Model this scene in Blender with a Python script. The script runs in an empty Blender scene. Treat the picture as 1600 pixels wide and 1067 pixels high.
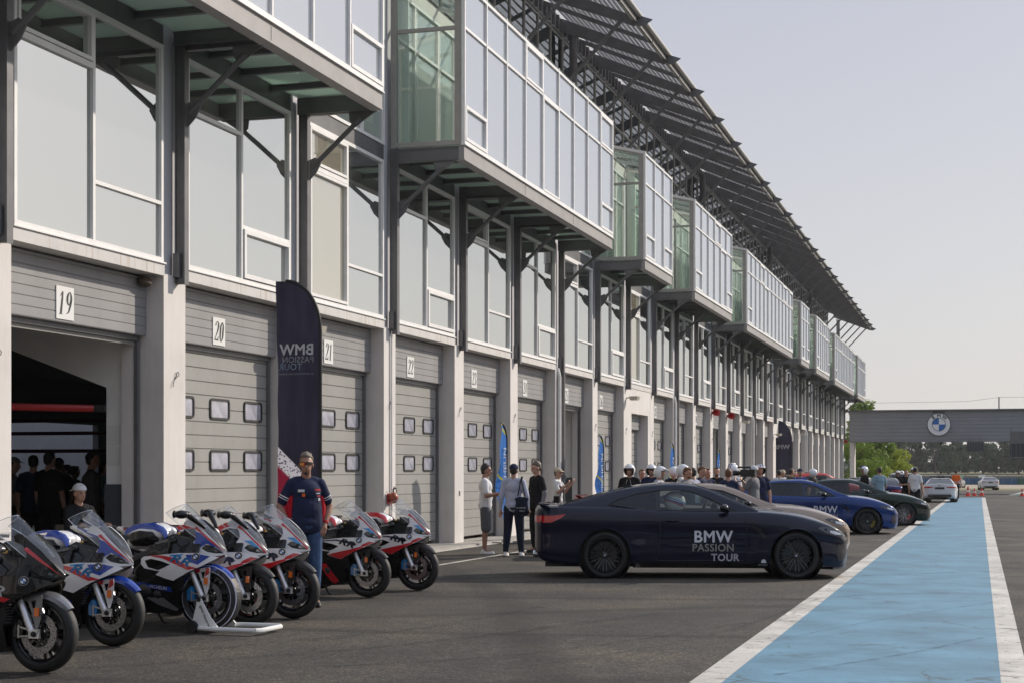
import bpy, bmesh, math, random
from mathutils import Vector, Matrix
from mathutils.geometry import delaunay_2d_cdt
random.seed(7)
R = math.radians
scn = bpy.context.scene
col = scn.collection
# ---------------------------------------------------------------- camera, sky, sun, exposure
SL = .0024                       # the pit lane falls away gently from the camera
H0 = 1.53
def gz(y): return -SL*max(-60, min(y, 330))
cd = bpy.data.cameras.new('camera'); cam = bpy.data.objects.new('camera', cd); col.objects.link(cam)
cd.sensor_width = 36; cd.lens = 56.25; cd.shift_y = .1266; cd.clip_start = .1; cd.clip_end = 4000
cam.location = (0, 0, H0); cam.rotation_euler = (R(90), 0, math.atan(730/2500))
scn.camera = cam
SUN = Vector((1, 1.2, .9)).normalized()
w = bpy.data.worlds.new('World'); scn.world = w; w.use_nodes = True
nt = w.node_tree; bg = nt.nodes['Background']
sky = nt.nodes.new('ShaderNodeTexSky'); sky.sky_type = 'NISHITA'; sky.sun_disc = False
sky.sun_elevation = math.asin(SUN.z); sky.sun_rotation = math.atan2(SUN.x, SUN.y)
sky.air_density = 1.0; sky.dust_density = 8.0; sky.ozone_density = 2.5; sky.altitude = 200
sky.dust_density = 3.0
# summer haze: the clear-sky model veiled by a pale, nearly even milk-white layer
tcw = nt.nodes.new('ShaderNodeTexCoord'); sx = nt.nodes.new('ShaderNodeSeparateXYZ'); nt.links.new(tcw.outputs['Generated'], sx.inputs[0])
hz = nt.nodes.new('ShaderNodeValToRGB'); e = hz.color_ramp.elements
e[0].position = .0; e[0].color = (.64, .615, .60, 1); e[1].position = .28; e[1].color = (.50, .508, .565, 1); q2 = e.new(.75); q2.color = (.62, .72, .95, 1)
q = e.new(.13); q.color = (.575, .57, .59, 1)
nt.links.new(sx.outputs[2], hz.inputs[0])
scl = nt.nodes.new('ShaderNodeVectorMath'); scl.operation = 'SCALE'; scl.inputs[3].default_value = .018; nt.links.new(sky.outputs[0], scl.inputs[0])
ad = nt.nodes.new('ShaderNodeVectorMath'); ad.operation = 'ADD'; nt.links.new(scl.outputs[0], ad.inputs[0]); nt.links.new(hz.outputs[0], ad.inputs[1])
# hazy skies are brighter towards the sun and duller opposite it
dt = nt.nodes.new('ShaderNodeVectorMath'); dt.operation = 'DOT_PRODUCT'; dt.inputs[1].default_value = (SUN.x*1.15, SUN.y*1.15, 0); nt.links.new(tcw.outputs['Generated'], dt.inputs[0])
mr_ = nt.nodes.new('ShaderNodeMapRange'); mr_.inputs[1].default_value = -1; mr_.inputs[2].default_value = .75; mr_.inputs[3].default_value = .80; mr_.inputs[4].default_value = 1.0; nt.links.new(dt.outputs['Value'], mr_.inputs[0])
sc2 = nt.nodes.new('ShaderNodeVectorMath'); sc2.operation = 'SCALE'; nt.links.new(ad.outputs[0], sc2.inputs[0]); nt.links.new(mr_.outputs[0], sc2.inputs[3]); ad = sc2
nt.links.new(ad.outputs[0], bg.inputs[0]); bg.inputs[1].default_value = 1.0
sd = bpy.data.lights.new('sun', 'SUN'); sd.energy = 4.3; sd.angle = R(.8); sd.color = (1, .90, .78)
so = bpy.data.objects.new('sun', sd); col.objects.link(so); so.rotation_euler = (-SUN).to_track_quat('-Z', 'Y').to_euler()
scn.view_settings.view_transform = 'Standard'; scn.view_settings.look = 'None'
scn.view_settings.exposure = 0; scn.view_settings.gamma = 1
# ---------------------------------------------------------------- materials
MT = {}
def mat(name, c=(.5, .5, .5), rough=.5, metal=0, coat=0, alpha=None, trans=0, var=0, vs=8, bump=0, bs=60, spec=.5, emit=None, flake=None):
    if name in MT: return MT[name]
    m = bpy.data.materials.new(name); m.use_nodes = True; n = m.node_tree.nodes; l = m.node_tree.links
    b = n['Principled BSDF']; b.inputs['Base Color'].default_value = (*c, 1); b.inputs['Roughness'].default_value = rough
    b.inputs['Metallic'].default_value = metal; b.inputs['Coat Weight'].default_value = coat; b.inputs['Coat Roughness'].default_value = .03
    b.inputs['Transmission Weight'].default_value = trans; b.inputs['Specular IOR Level'].default_value = spec
    if alpha is not None: b.inputs['Alpha'].default_value = alpha
    if emit: b.inputs['Emission Color'].default_value = (*emit[0], 1); b.inputs['Emission Strength'].default_value = emit[1]
    tc = n.new('ShaderNodeTexCoord')
    if var:
        t = n.new('ShaderNodeTexNoise'); t.inputs['Scale'].default_value = vs; t.inputs['Detail'].default_value = 6; t.inputs['Roughness'].default_value = .65
        l.new(tc.outputs['Object'], t.inputs['Vector'])
        r = n.new('ShaderNodeValToRGB'); e = r.color_ramp.elements; e[0].position = .3; e[1].position = .7
        e[0].color = (*[x*(1-var) for x in c], 1); e[1].color = (*[min(1, x*(1+var)) for x in c], 1)
        l.new(t.outputs['Fac'], r.inputs[0]); l.new(r.outputs[0], b.inputs['Base Color'])
        mr = n.new('ShaderNodeMapRange'); mr.inputs[3].default_value = max(.02, rough*(1-var*.6)); mr.inputs[4].default_value = min(1, rough*(1+var*.6))
        l.new(t.outputs['Fac'], mr.inputs[0]); l.new(mr.outputs[0], b.inputs['Roughness'])
    if bump:
        t = n.new('ShaderNodeTexNoise'); t.inputs['Scale'].default_value = bs; t.inputs['Detail'].default_value = 4
        l.new(tc.outputs['Object'], t.inputs['Vector'])
        bp = n.new('ShaderNodeBump'); bp.inputs['Strength'].default_value = bump; bp.inputs['Distance'].default_value = .01
        l.new(t.outputs['Fac'], bp.inputs['Height']); l.new(bp.outputs[0], b.inputs['Normal'])
    MT[name] = m; return m
def nodes(m): return m.node_tree.nodes, m.node_tree.links, m.node_tree.nodes['Principled BSDF']
def ramp(n, stops):
    r = n.new('ShaderNodeValToRGB'); e = r.color_ramp.elements
    while len(e) > 1: e.remove(e[-1])
    for i, (p, c) in enumerate(stops):
        q = e[0] if i == 0 else e.new(p)
        q.position = p; q.color = (*c, 1) if len(c) == 3 else c
    return r
def mixc(n, l, f, a, b, mode='MIX'):
    x = n.new('ShaderNodeMix'); x.data_type = 'RGBA'; x.blend_type = mode
    for s, v in ((0, f), (6, a), (7, b)):
        if hasattr(v, 'links'): l.new(v, x.inputs[s])
        elif s == 0: x.inputs[s].default_value = v
        else: x.inputs[s].default_value = (*v, 1)
    return x.outputs[2]
def noise(n, l, vec, scale, det=5, rough=.6, sc=None):
    t = n.new('ShaderNodeTexNoise'); t.inputs['Scale'].default_value = scale; t.inputs['Detail'].default_value = det; t.inputs['Roughness'].default_value = rough
    if sc:
        mp = n.new('ShaderNodeMapping'); mp.inputs['Scale'].default_value = sc[:3]
        if len(sc) > 3: mp.inputs['Rotation'].default_value = (0, 0, sc[3])
        l.new(vec, mp.inputs['Vector']); vec = mp.outputs[0]
    l.new(vec, t.inputs['Vector']); return t.outputs['Fac']
# ---------------------------------------------------------------- mesh helpers
def frame(d, up=Vector((0, 0, 1))):
    d = d.normalized()
    if abs(d.dot(up)) > .98: up = Vector((0, 1, 0)) if abs(d.y) < .9 else Vector((1, 0, 0))
    s = d.cross(up).normalized(); u = s.cross(d).normalized(); return s, u
class G:
    def __init__(s, xf=None): s.v = []; s.f = []; s.m = []; s.mi = 0; s.xf = xf
    def add(s, vs, fs, mi=None):
        o = len(s.v)
        for p in vs:
            p = Vector(p); s.v.append(tuple(s.xf @ p) if s.xf else tuple(p))
        for f in fs: s.f.append(tuple(i+o for i in f)); s.m.append(s.mi if mi is None else mi)
        return s
    def box(s, x0, x1, y0, y1, z0, z1, mi=None):
        v = [(x, y, z) for x in (x0, x1) for y in (y0, y1) for z in (z0, z1)]
        return s.add(v, [(0, 1, 3, 2), (4, 6, 7, 5), (0, 4, 5, 1), (2, 3, 7, 6), (0, 2, 6, 4), (1, 5, 7, 3)], mi)
    def beam(s, a, b, w, h, mi=None, up=(0, 0, 1)):
        a = Vector(a); b = Vector(b); sd_, u = frame(b-a, Vector(up)); v = []
        for p in (a, b):
            for i, j in ((-1, -1), (1, -1), (1, 1), (-1, 1)): v.append(p+sd_*(i*w/2)+u*(j*h/2))
        return s.add(v, [(0, 3, 2, 1), (4, 5, 6, 7), (0, 1, 5, 4), (1, 2, 6, 5), (2, 3, 7, 6), (3, 0, 4, 7)], mi)
    def ibeam(s, a, b, w, h, t=.02, mi=None):
        a = Vector(a); b = Vector(b); sd_, u = frame(b-a)
        s.beam(a+u*(h/2-t/2), b+u*(h/2-t/2), w, t, mi); s.beam(a-u*(h/2-t/2), b-u*(h/2-t/2), w, t, mi)
        return s.beam(a, b, t, h-2*t, mi)
    def tube(s, pts, r, n=8, mi=None, cap=True):
        pts = [Vector(p) for p in pts]; k = len(pts); rr = r if isinstance(r, (list, tuple)) else [r]*k
        v = []; up = Vector((0, 0, 1)); sp = None
        for i, p in enumerate(pts):
            d = (pts[min(i+1, k-1)]-pts[max(i-1, 0)])
            if sp is None: sp, u = frame(d)
            else:
                d.normalize(); sp = (sp-d*sp.dot(d)).normalized(); u = sp.cross(d)
            for j in range(n):
                a = 2*math.pi*j/n; v.append(p+(sp*math.cos(a)+u*math.sin(a))*rr[i])
        f = [(i*n+j, i*n+(j+1) % n, (i+1)*n+(j+1) % n, (i+1)*n+j) for i in range(k-1) for j in range(n)]
        if cap: f += [tuple(reversed(range(n))), tuple(range((k-1)*n, k*n))]
        return s.add(v, f, mi)
    def lathe(s, prof, c, ax=(0, 1, 0), n=32, mi=None, closed=False):
        # prof: (radius, offset along axis)
        c = Vector(c); ax = Vector(ax).normalized(); a1, a2 = frame(ax); v = []
        for r, o in prof:
            for j in range(n):
                a = 2*math.pi*j/n; v.append(c+ax*o+(a1*math.cos(a)+a2*math.sin(a))*r)
        k = len(prof); f = [(i*n+j, i*n+(j+1) % n, (i+1)*n+(j+1) % n, (i+1)*n+j) for i in range(k-1) for j in range(n)]
        if closed: f += [((k-1)*n+j, (k-1)*n+(j+1) % n, (j+1) % n, j) for j in range(n)]
        return s.add(v, f, mi)
    def ball(s, c, r, n=16, mi=None, rot=None):
        c = Vector(c); r = Vector((r, r, r)) if not hasattr(r, '__len__') else Vector(r); v = [None]; k = n//2; v = []
        for i in range(k+1):
            t = math.pi*i/k
            for j in range(n):
                a = 2*math.pi*j/n; p = Vector((math.sin(t)*math.cos(a)*r.x, math.sin(t)*math.sin(a)*r.y, math.cos(t)*r.z))
                if rot: p = rot @ p
                v.append(c+p)
        return s.add(v, [(i*n+j, (i+1)*n+j, (i+1)*n+(j+1) % n, i*n+(j+1) % n) for i in range(k) for j in range(n)], mi)
    def prism(s, poly, z0, z1, fn=None, mi=None):
        # poly (a,b) extruded between z0 and z1 ; fn maps (a,b,c) to 3d
        fn = fn or (lambda a, b, c: (a, b, c)); n = len(poly)
        v = [fn(a, b, z0) for a, b in poly]+[fn(a, b, z1) for a, b in poly]
        return s.add(v, [tuple(reversed(range(n))), tuple(range(n, 2*n))]+[(i, (i+1) % n, n+(i+1) % n, n+i) for i in range(n)], mi)
    def patch(s, outline, fn, h=.05, holes=(), thick=0, mi=None):
        V, F = cdt(outline, holes, h)
        P = [Vector(fn(a, b)) for a, b in V]
        s.add(P, F, mi)
        if thick:
            N = [Vector((0, 0, 0)) for _ in P]
            for f in F:
                nn = (P[f[1]]-P[f[0]]).cross(P[f[2]]-P[f[0]])
                for i in f: N[i] += nn
            Q = [p-n_.normalized()*thick if n_.length > 0 else p for p, n_ in zip(P, N)]
            E = {}
            for f in F:
                for i in range(3):
                    a, b = f[i], f[(i+1) % 3]
                    if (b, a) in E: del E[(b, a)]
                    else: E[(a, b)] = 1
            n0 = len(P)
            s.add(P+Q, [tuple(reversed([i+n0 for i in f])) for f in F]+[(b, a, a+n0, b+n0) for a, b in E], mi)
        return s
    def merge(s, g, M=None, mi=None):
        vs = [M @ Vector(p) for p in g.v] if M else g.v
        o = len(s.v); s.v += [tuple(p) for p in vs]
        for f, m in zip(g.f, g.m): s.f.append(tuple(i+o for i in f)); s.m.append(m if mi is None else mi)
        return s
    def mesh(s, name, mats, ang=35):
        me = bpy.data.meshes.new(name); me.from_pydata(s.v, [], s.f); 
        if not isinstance(mats, (list, tuple)): mats = [mats]
        for m in mats: me.materials.append(m)
        if len(mats) > 1: me.polygons.foreach_set('material_index', s.m)
        me.validate(); me.update()
        if ang:
            me.polygons.foreach_set('use_smooth', [True]*len(me.polygons)); me.set_sharp_from_angle(angle=R(ang))
        return me
    def build(s, name, mats, parent=None, ang=35, loc=None, fixn=False):
        hv = getattr(s, 'hv', None)
        if hv and hv[-1].v and hv[1].v and sum(len(q.v) for q in hv.values()) == len(s.v):
            o = hv[-1].build(name, mats, parent, ang, loc, fixn); hv[1].build(name, mats, parent, ang, loc, fixn); return o
        me = s.mesh(name, mats, ang)
        if fixn:
            b = bmesh.new(); b.from_mesh(me); bmesh.ops.recalc_face_normals(b, faces=b.faces); b.to_mesh(me); b.free()
        return link(name, me, parent, loc)
def link(name, me, parent=None, loc=None):
    o = bpy.data.objects.new(name, me); col.objects.link(o)
    if parent is not None: o.parent = parent
    if loc is not None: o.location = loc
    return o
def inpoly(p, P):
    x, y = p; c = False; n = len(P); j = n-1
    for i in range(n):
        xi, yi = P[i]; xj, yj = P[j]
        if (yi > y) != (yj > y) and x < (xj-xi)*(y-yi)/(yj-yi)+xi: c = not c
        j = i
    return c
def segd(p, a, b):
    dx, dy = b[0]-a[0], b[1]-a[1]; L = dx*dx+dy*dy
    t = 0 if L == 0 else max(0, min(1, ((p[0]-a[0])*dx+(p[1]-a[1])*dy)/L))
    return math.hypot(p[0]-a[0]-t*dx, p[1]-a[1]-t*dy)
def densify(P, h):
    o = []
    for i in range(len(P)):
        a = P[i]; b = P[(i+1) % len(P)]; k = max(1, int(math.dist(a, b)/h+.5))
        o += [(a[0]+(b[0]-a[0])*t/k, a[1]+(b[1]-a[1])*t/k) for t in range(k)]
    return o
def cdt(outline, holes, h):
    loops = [densify(outline, h)]+[densify(q, h) for q in holes]
    V = []; E = []
    for L in loops:
        o = len(V); V += [Vector(p) for p in L]; E += [(o+i, o+(i+1) % len(L)) for i in range(len(L))]
    segs = [(L[i], L[(i+1) % len(L)]) for L in loops for i in range(len(L))]
    xs = [p[0] for p in outline]; ys = [p[1] for p in outline]
    x = min(xs)+h/2; row = 0
    while x < max(xs):
        y = min(ys)+(h/2 if row % 2 else h*.9)
        while y < max(ys):
            if inpoly((x, y), loops[0]) and not any(inpoly((x, y), q) for q in loops[1:]) and min(segd((x, y), a, b) for a, b in segs if min(a[0], b[0])-h < x < max(a[0], b[0])+h and min(a[1], b[1])-h < y < max(a[1], b[1])+h or True) > h*.45: V.append(Vector((x, y)))
            y += h
        x += h*.87; row += 1
    vs, es, fs, *_ = delaunay_2d_cdt(V, E, [], 0, 1e-6)
    F = []
    for f in fs:
        c = sum((vs[i] for i in f), Vector((0, 0)))/len(f)
        if inpoly(c, loops[0]) and not any(inpoly(c, q) for q in loops[1:]): F.append(tuple(f))
    # consistent winding
    G_ = []
    for f in F:
        a, b, c = (vs[i] for i in f[:3])
        G_.append(f if (b-a).cross(c-a) > 0 else tuple(reversed(f)))
    return [tuple(v) for v in vs], G_
def spl(P, n=6, closed=True):
    # catmull-rom through points
    o = []; k = len(P)
    rng = range(k) if closed else range(k-1)
    for i in rng:
        g = (lambda q: P[q % k]) if closed else (lambda q: P[max(0, min(k-1, q))])
        p0, p1, p2, p3 = g(i-1), g(i), g(i+1), g(i+2)
        for t in range(n):
            t /= n
            o.append(tuple(.5*((2*b)+(-a+c)*t+(2*a-5*b+4*c-d)*t*t+(-a+3*b-3*c+d)*t**3) for a, b, c, d in zip(p0, p1, p2, p3)))
    if not closed: o.append(tuple(P[-1]))
    return o
def lerp(T, x):
    # piecewise smooth table
    if x <= T[0][0]: return T[0][1]
    for (a, u), (b, v) in zip(T, T[1:]):
        if x <= b: return u+(v-u)*(x-a)/(b-a)
    return T[-1][1]
def sm(T):
    # monotone cubic interpolation of table -> function
    n = len(T); X = [p[0] for p in T]; Y = [p[1] for p in T]
    d = [(Y[i+1]-Y[i])/(X[i+1]-X[i]) for i in range(n-1)]
    m = [d[0]]+[0 if d[i-1]*d[i] <= 0 else 2/(1/d[i-1]+1/d[i]) for i in range(1, n-1)]+[d[-1]]
    def f(x):
        if x <= X[0]: return Y[0]
        if x >= X[-1]: return Y[-1]
        i = 0
        while x > X[i+1]: i += 1
        hh = X[i+1]-X[i]; t = (x-X[i])/hh
        return (2*t**3-3*t*t+1)*Y[i]+(t**3-2*t*t+t)*hh*m[i]+(-2*t**3+3*t*t)*Y[i+1]+(t**3-t*t)*hh*m[i+1]
    return f
def tag(o, label=None, cat=None, group=None, kind=None):
    if label: o['label'] = label
    if cat: o['category'] = cat
    if group: o['group'] = group
    if kind: o['kind'] = kind
    return o
def empty(name, loc, rz=0, label=None, cat=None, group=None):
    o = bpy.data.objects.new(name, None); col.objects.link(o); o.location = loc; o.rotation_euler = (0, 0, rz); o.empty_display_size = .2
    return tag(o, label, cat, group)
def kids(o): return [c for c in bpy.data.objects if c.parent == o]
def copy_tree(o, parent=None):
    c = o.copy(); col.objects.link(c); c.parent = parent
    for k in kids(o): copy_tree(k, c)
    return c
def text(body, size, shear=0, bold=0, ext=.002, align='CENTER', space=1, res=3):
    cu = bpy.data.curves.new('t', 'FONT'); cu.body = body; cu.size = size; cu.shear = shear; cu.extrude = ext; cu.align_x = align; cu.align_y = 'CENTER'; cu.space_character = space; cu.resolution_u = res
    o = bpy.data.objects.new('t', cu); col.objects.link(o)
    dg = bpy.context.evaluated_depsgraph_get(); me = bpy.data.meshes.new_from_object(o.evaluated_get(dg))
    g = G(); g.add([v.co[:] for v in me.vertices], [tuple(p.vertices) for p in me.polygons])
    if bold:
        b0 = list(g.v); f0 = list(g.f)
        for i, (dx, dy) in enumerate(((bold, 0), (-bold, 0), (0, bold*.8), (0, -bold*.8), (bold*.6, bold*.5), (-bold*.6, -bold*.5))): g.add([(p[0]+dx, p[1]+dy, p[2]+.00025*(i+1)) for p in b0], f0)
    bpy.data.objects.remove(o); bpy.data.curves.remove(cu); bpy.data.meshes.remove(me)
    return g
def remesh(prims, name, m, voxel=.012, parent=None, smooth=4, fac=.5):
    g = G()
    for p in prims:
        if p[0] == 'c':
            a, r0, b, r1 = Vector(p[1]), p[2], Vector(p[3]), p[4]
            g.ball(a, r0, 12); g.ball(b, r1, 12); g.tube([a, b], [r0, r1], 12)
        elif p[0] == 'e': g.ball(p[1], p[2], 20, rot=p[3] if len(p) > 3 else None)
        elif p[0] == 'l': g.tube(p[1], p[2], 14)
    me = g.mesh(name, m, 0); o = link(name, me)
    r = o.modifiers.new('r', 'REMESH'); r.mode = 'VOXEL'; r.voxel_size = voxel; r.use_smooth_shade = True
    if smooth: s = o.modifiers.new('s', 'SMOOTH'); s.iterations = smooth; s.factor = fac
    dg = bpy.context.evaluated_depsgraph_get(); me2 = bpy.data.meshes.new_from_object(o.evaluated_get(dg)); me2.name = name
    o.modifiers.clear(); o.data = me2; bpy.data.meshes.remove(me)
    if not me2.materials: me2.materials.append(m)
    if parent is not None: o.parent = parent
    return o
# ================================================================= materials
def asphalt():
    m = mat('asphalt', (.06, .055, .05), .85); n, l, b = nodes(m); tc = n.new('ShaderNodeTexCoord'); v = tc.outputs['Object']
    big = noise(n, l, v, .42, 7, .62); streak = noise(n, l, v, .55, 8, .68, (1.0, .42, 1, R(35))); fine = noise(n, l, v, 48, 3, .8); mid = noise(n, l, v, 16, 3, .7)
    c1 = ramp(n, [(.3, (.029, .027, .026)), (.46, (.045, .041, .037)), (.58, (.064, .056, .046)), (.74, (.094, .079, .061))]); l.new(big, c1.inputs[0])
    c2 = ramp(n, [(.30, (.50, .50, .52)), (.42, (.86, .86, .87)), (.55, (1.03, 1.02, 1.0)), (.75, (1.22, 1.17, 1.10))]); l.new(streak, c2.inputs[0])
    c3 = ramp(n, [(.32, (.15, .15, .15)), (.46, (.72, .72, .72)), (.56, (1.25, 1.23, 1.2)), (.66, (3.2, 3.1, 3.0))]); l.new(fine, c3.inputs[0])
    c4 = ramp(n, [(.28, (.62, .62, .62)), (.5, (1, 1, 1)), (.72, (1.4, 1.38, 1.34))]); l.new(mid, c4.inputs[0])
    x = mixc(n, l, 1, c1.outputs[0], c2.outputs[0], 'MULTIPLY'); x = mixc(n, l, 1, x, c3.outputs[0], 'MULTIPLY'); x = mixc(n, l, 1, x, c4.outputs[0], 'MULTIPLY')
    # rubber left by tyres: a few long curved dark tracks
    for rot, sc_, ph in ((62, .055, 0), (-20, .04, 7), (84, .07, 3)):
        wv = n.new('ShaderNodeTexWave'); wv.inputs['Scale'].default_value = sc_; wv.inputs['Distortion'].default_value = 9; wv.inputs['Detail'].default_value = 2; wv.inputs['Detail Scale'].default_value = .35; wv.inputs['Phase Offset'].default_value = ph
        mp = n.new('ShaderNodeMapping'); mp.inputs['Rotation'].default_value = (0, 0, R(rot)); l.new(v, mp.inputs[0]); l.new(mp.outputs[0], wv.inputs[0])
        r5 = ramp(n, [(.0, (.50, .50, .51)), (.006, (.62, .62, .62)), (.02, (1, 1, 1))]); l.new(wv.outputs['Fac'], r5.inputs[0])
        x = mixc(n, l, .75, x, r5.outputs[0], 'MULTIPLY')
    l.new(x, b.inputs['Base Color'])
    bp = n.new('ShaderNodeBump'); bp.inputs['Strength'].default_value = .8; bp.inputs['Distance'].default_value = .006; l.new(fine, bp.inputs['Height']); l.new(bp.outputs[0], b.inputs['Normal'])
    b.inputs['Specular IOR Level'].default_value = .3
    return m
def paint(name, c, dark, wear=.35):
    m = mat(name, c, .7); n, l, b = nodes(m); tc = n.new('ShaderNodeTexCoord'); v = tc.outputs['Object']
    big = noise(n, l, v, 1.1, 6, .65); fine = noise(n, l, v, 60, 3, .6); st = noise(n, l, v, 1.6, 8, .72, (1.0, 6, 1, R(65)))
    a = ramp(n, [(.3, tuple(q*.70 for q in c)), (.5, c), (.7, tuple(min(1, q*1.28) for q in c))]); l.new(big, a.inputs[0])
    s = ramp(n, [(.30, (.45, .5, .55)), (.42, (1, 1, 1)), (.8, (1.06, 1.05, 1.04))]); l.new(st, s.inputs[0])
    x = mixc(n, l, .8, a.outputs[0], s.outputs[0], 'MULTIPLY')
    fr = ramp(n, [(.25, (.72, .72, .72)), (.5, (1, 1, 1)), (.75, (1.14, 1.14, 1.14))]); l.new(fine, fr.inputs[0]); x = mixc(n, l, .7, x, fr.outputs[0], 'MULTIPLY')
    # cracks
    vo = n.new('ShaderNodeTexVoronoi'); vo.feature = 'DISTANCE_TO_EDGE'; vo.inputs['Scale'].default_value = .75
    nn = n.new('ShaderNodeTexNoise'); nn.inputs['Scale'].default_value = 1.7; nn.inputs['Detail'].default_value = 6; l.new(v, nn.inputs['Vector'])
    ad = n.new('ShaderNodeVectorMath'); ad.operation = 'MULTIPLY_ADD'; ad.inputs[1].default_value = (.9, .9, .9); l.new(nn.outputs['Color'], ad.inputs[0]); l.new(v, ad.inputs[2]); l.new(ad.outputs[0], vo.inputs['Vector'])
    cr = ramp(n, [(0, (1, 1, 1)), (.008, (.75, .75, .75)), (.018, (0, 0, 0))]); l.new(vo.outputs['Distance'], cr.inputs[0])
    mk = noise(n, l, v, .8, 3, .5, (1, 1, 1, 1)); mkr = ramp(n, [(.45, (0, 0, 0)), (.6, (.8, .8, .8))]); l.new(mk, mkr.inputs[0])
    ck = mixc(n, l, 1, cr.outputs[0], mkr.outputs[0], 'MULTIPLY')
    x = mixc(n, l, ck, x, dark)
    # chipped paint
    ch = noise(n, l, v, 7, 8, .75); chr_ = ramp(n, [(.60+.16*(1-wear), (0, 0, 0)), (.66+.16*(1-wear), (1, 1, 1))]); l.new(ch, chr_.inputs[0])
    x = mixc(n, l, chr_.outputs[0], x, dark)
    l.new(x, b.inputs['Base Color']); bp = n.new('ShaderNodeBump'); bp.inputs['Strength'].default_value = .35; bp.inputs['Distance'].default_value = .004; l.new(fine, bp.inputs['Height']); l.new(bp.outputs[0], b.inputs['Normal'])
    return m
def concrete(name, c, stain=.25, streaks=False):
    m = mat(name, c, .8); n, l, b = nodes(m); tc = n.new('ShaderNodeTexCoord'); v = tc.outputs['Object']
    big = noise(n, l, v, 1.3, 6, .65); ver = noise(n, l, v, 2.2, 5, .6, (1, 1, .12)); fine = noise(n, l, v, 40, 3, .6)
    a = ramp(n, [(.3, tuple(q*(1-stain) for q in c)), (.55, c), (.75, tuple(min(1, q*1.06) for q in c))]); l.new(big, a.inputs[0])
    s = ramp(n, [(.3, (.86, .84, .82)), (.5, (1, 1, 1))]); l.new(ver, s.inputs[0]); x = mixc(n, l, .7, a.outputs[0], s.outputs[0], 'MULTIPLY')
    if streaks:
        rs = noise(n, l, v, 3.2, 2, .5, (1, 3.5, .02)); rr = ramp(n, [(.60, (1, 1, 1)), (.68, (.82, .70, .62)), (.8, (.72, .58, .5))]); l.new(rs, rr.inputs[0]); x = mixc(n, l, .8, x, rr.outputs[0], 'MULTIPLY')
    l.new(x, b.inputs['Base Color']); bp = n.new('ShaderNodeBump'); bp.inputs['Strength'].default_value = .15; l.new(fine, bp.inputs['Height']); l.new(bp.outputs[0], b.inputs['Normal'])
    return m
def coated(name, tint, refl, base, frosted=False):
    # sun-control glass: strong mirror coat over a dull grey blind
    m = bpy.data.materials.new(name); m.use_nodes = True; n = m.node_tree.nodes; l = m.node_tree.links; n.clear()
    o = n.new('ShaderNodeOutputMaterial'); gl = n.new('ShaderNodeBsdfGlossy'); gl.inputs['Color'].default_value = (*tint, 1); gl.inputs['Roughness'].default_value = .015
    di = n.new('ShaderNodeBsdfDiffuse'); di.inputs['Color'].default_value = (*base, 1)
    if frosted:
        tr_ = n.new('ShaderNodeBsdfTranslucent'); tr_.inputs[0].default_value = (*base, 1); m2 = n.new('ShaderNodeMixShader'); m2.inputs[0].default_value = .6
        l.new(di.outputs[0], m2.inputs[1]); l.new(tr_.outputs[0], m2.inputs[2]); di = m2
    tc = n.new('ShaderNodeTexCoord'); f = noise(n, l, tc.outputs['Object'], .35, 2, .5); bp = n.new('ShaderNodeBump'); bp.inputs['Strength'].default_value = .06; bp.inputs['Distance'].default_value = .1; l.new(f, bp.inputs['Height']); l.new(bp.outputs[0], gl.inputs['Normal'])
    lw_ = n.new('ShaderNodeLayerWeight'); lw_.inputs[0].default_value = .5; pw = n.new('ShaderNodeMath'); pw.operation = 'POWER'; pw.inputs[1].default_value = 5; l.new(lw_.outputs['Facing'], pw.inputs[0]); fr = pw
    mr = n.new('ShaderNodeMapRange'); mr.inputs[3].default_value = refl; mr.inputs[4].default_value = 1; l.new(fr.outputs[0], mr.inputs[0])
    mx = n.new('ShaderNodeMixShader'); l.new(mr.outputs[0], mx.inputs[0]); l.new(di.outputs[0], mx.inputs[1]); l.new(gl.outputs[0], mx.inputs[2]); l.new(mx.outputs[0], o.inputs[0])
    MT[name] = m; return m
def thinglass(name, tint, refl=.12, gtint=(1, 1, 1)):
    # thin clear pane: light passes straight through, tinted, with a Fresnel reflection
    m = bpy.data.materials.new(name); m.use_nodes = True; n = m.node_tree.nodes; l = m.node_tree.links; n.clear()
    o = n.new('ShaderNodeOutputMaterial'); gl = n.new('ShaderNodeBsdfGlossy'); gl.inputs['Roughness'].default_value = .01; gl.inputs['Color'].default_value = (*gtint, 1)
    t = n.new('ShaderNodeBsdfTransparent'); t.inputs[0].default_value = (*tint, 1)
    lw_ = n.new('ShaderNodeLayerWeight'); lw_.inputs[0].default_value = .5; pw = n.new('ShaderNodeMath'); pw.operation = 'POWER'; pw.inputs[1].default_value = 5; l.new(lw_.outputs['Facing'], pw.inputs[0]); fr = pw
    mr = n.new('ShaderNodeMapRange'); mr.inputs[3].default_value = refl+.04; mr.inputs[4].default_value = .95; l.new(fr.outputs[0], mr.inputs[0])
    mx = n.new('ShaderNodeMixShader'); l.new(mr.outputs[0], mx.inputs[0]); l.new(t.outputs[0], mx.inputs[1]); l.new(gl.outputs[0], mx.inputs[2]); l.new(mx.outputs[0], o.inputs[0])
    MT[name] = m; return m
ASPH = asphalt()
BLUEP = paint('blue_lane_paint', (.090, .205, .285), (.05, .08, .09), .45)
WHITEP = paint('white_line_paint', (.48, .455, .41), (.08, .072, .062), 1.15)
CONC = concrete('painted_concrete', (.66, .63, .60), .10)
SLABM = concrete('slab_concrete', (.60, .585, .56), .15, True)
APRON = concrete('apron_concrete', (.36, .34, .31), .3)
STEEL = mat('dark_grey_steel', (.125, .123, .127), .42, .0, var=.2, vs=3, spec=.6)
STEEL2 = mat('mid_grey_steel', (.14, .135, .135), .45, .0, var=.12, vs=3, spec=.5)
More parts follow.
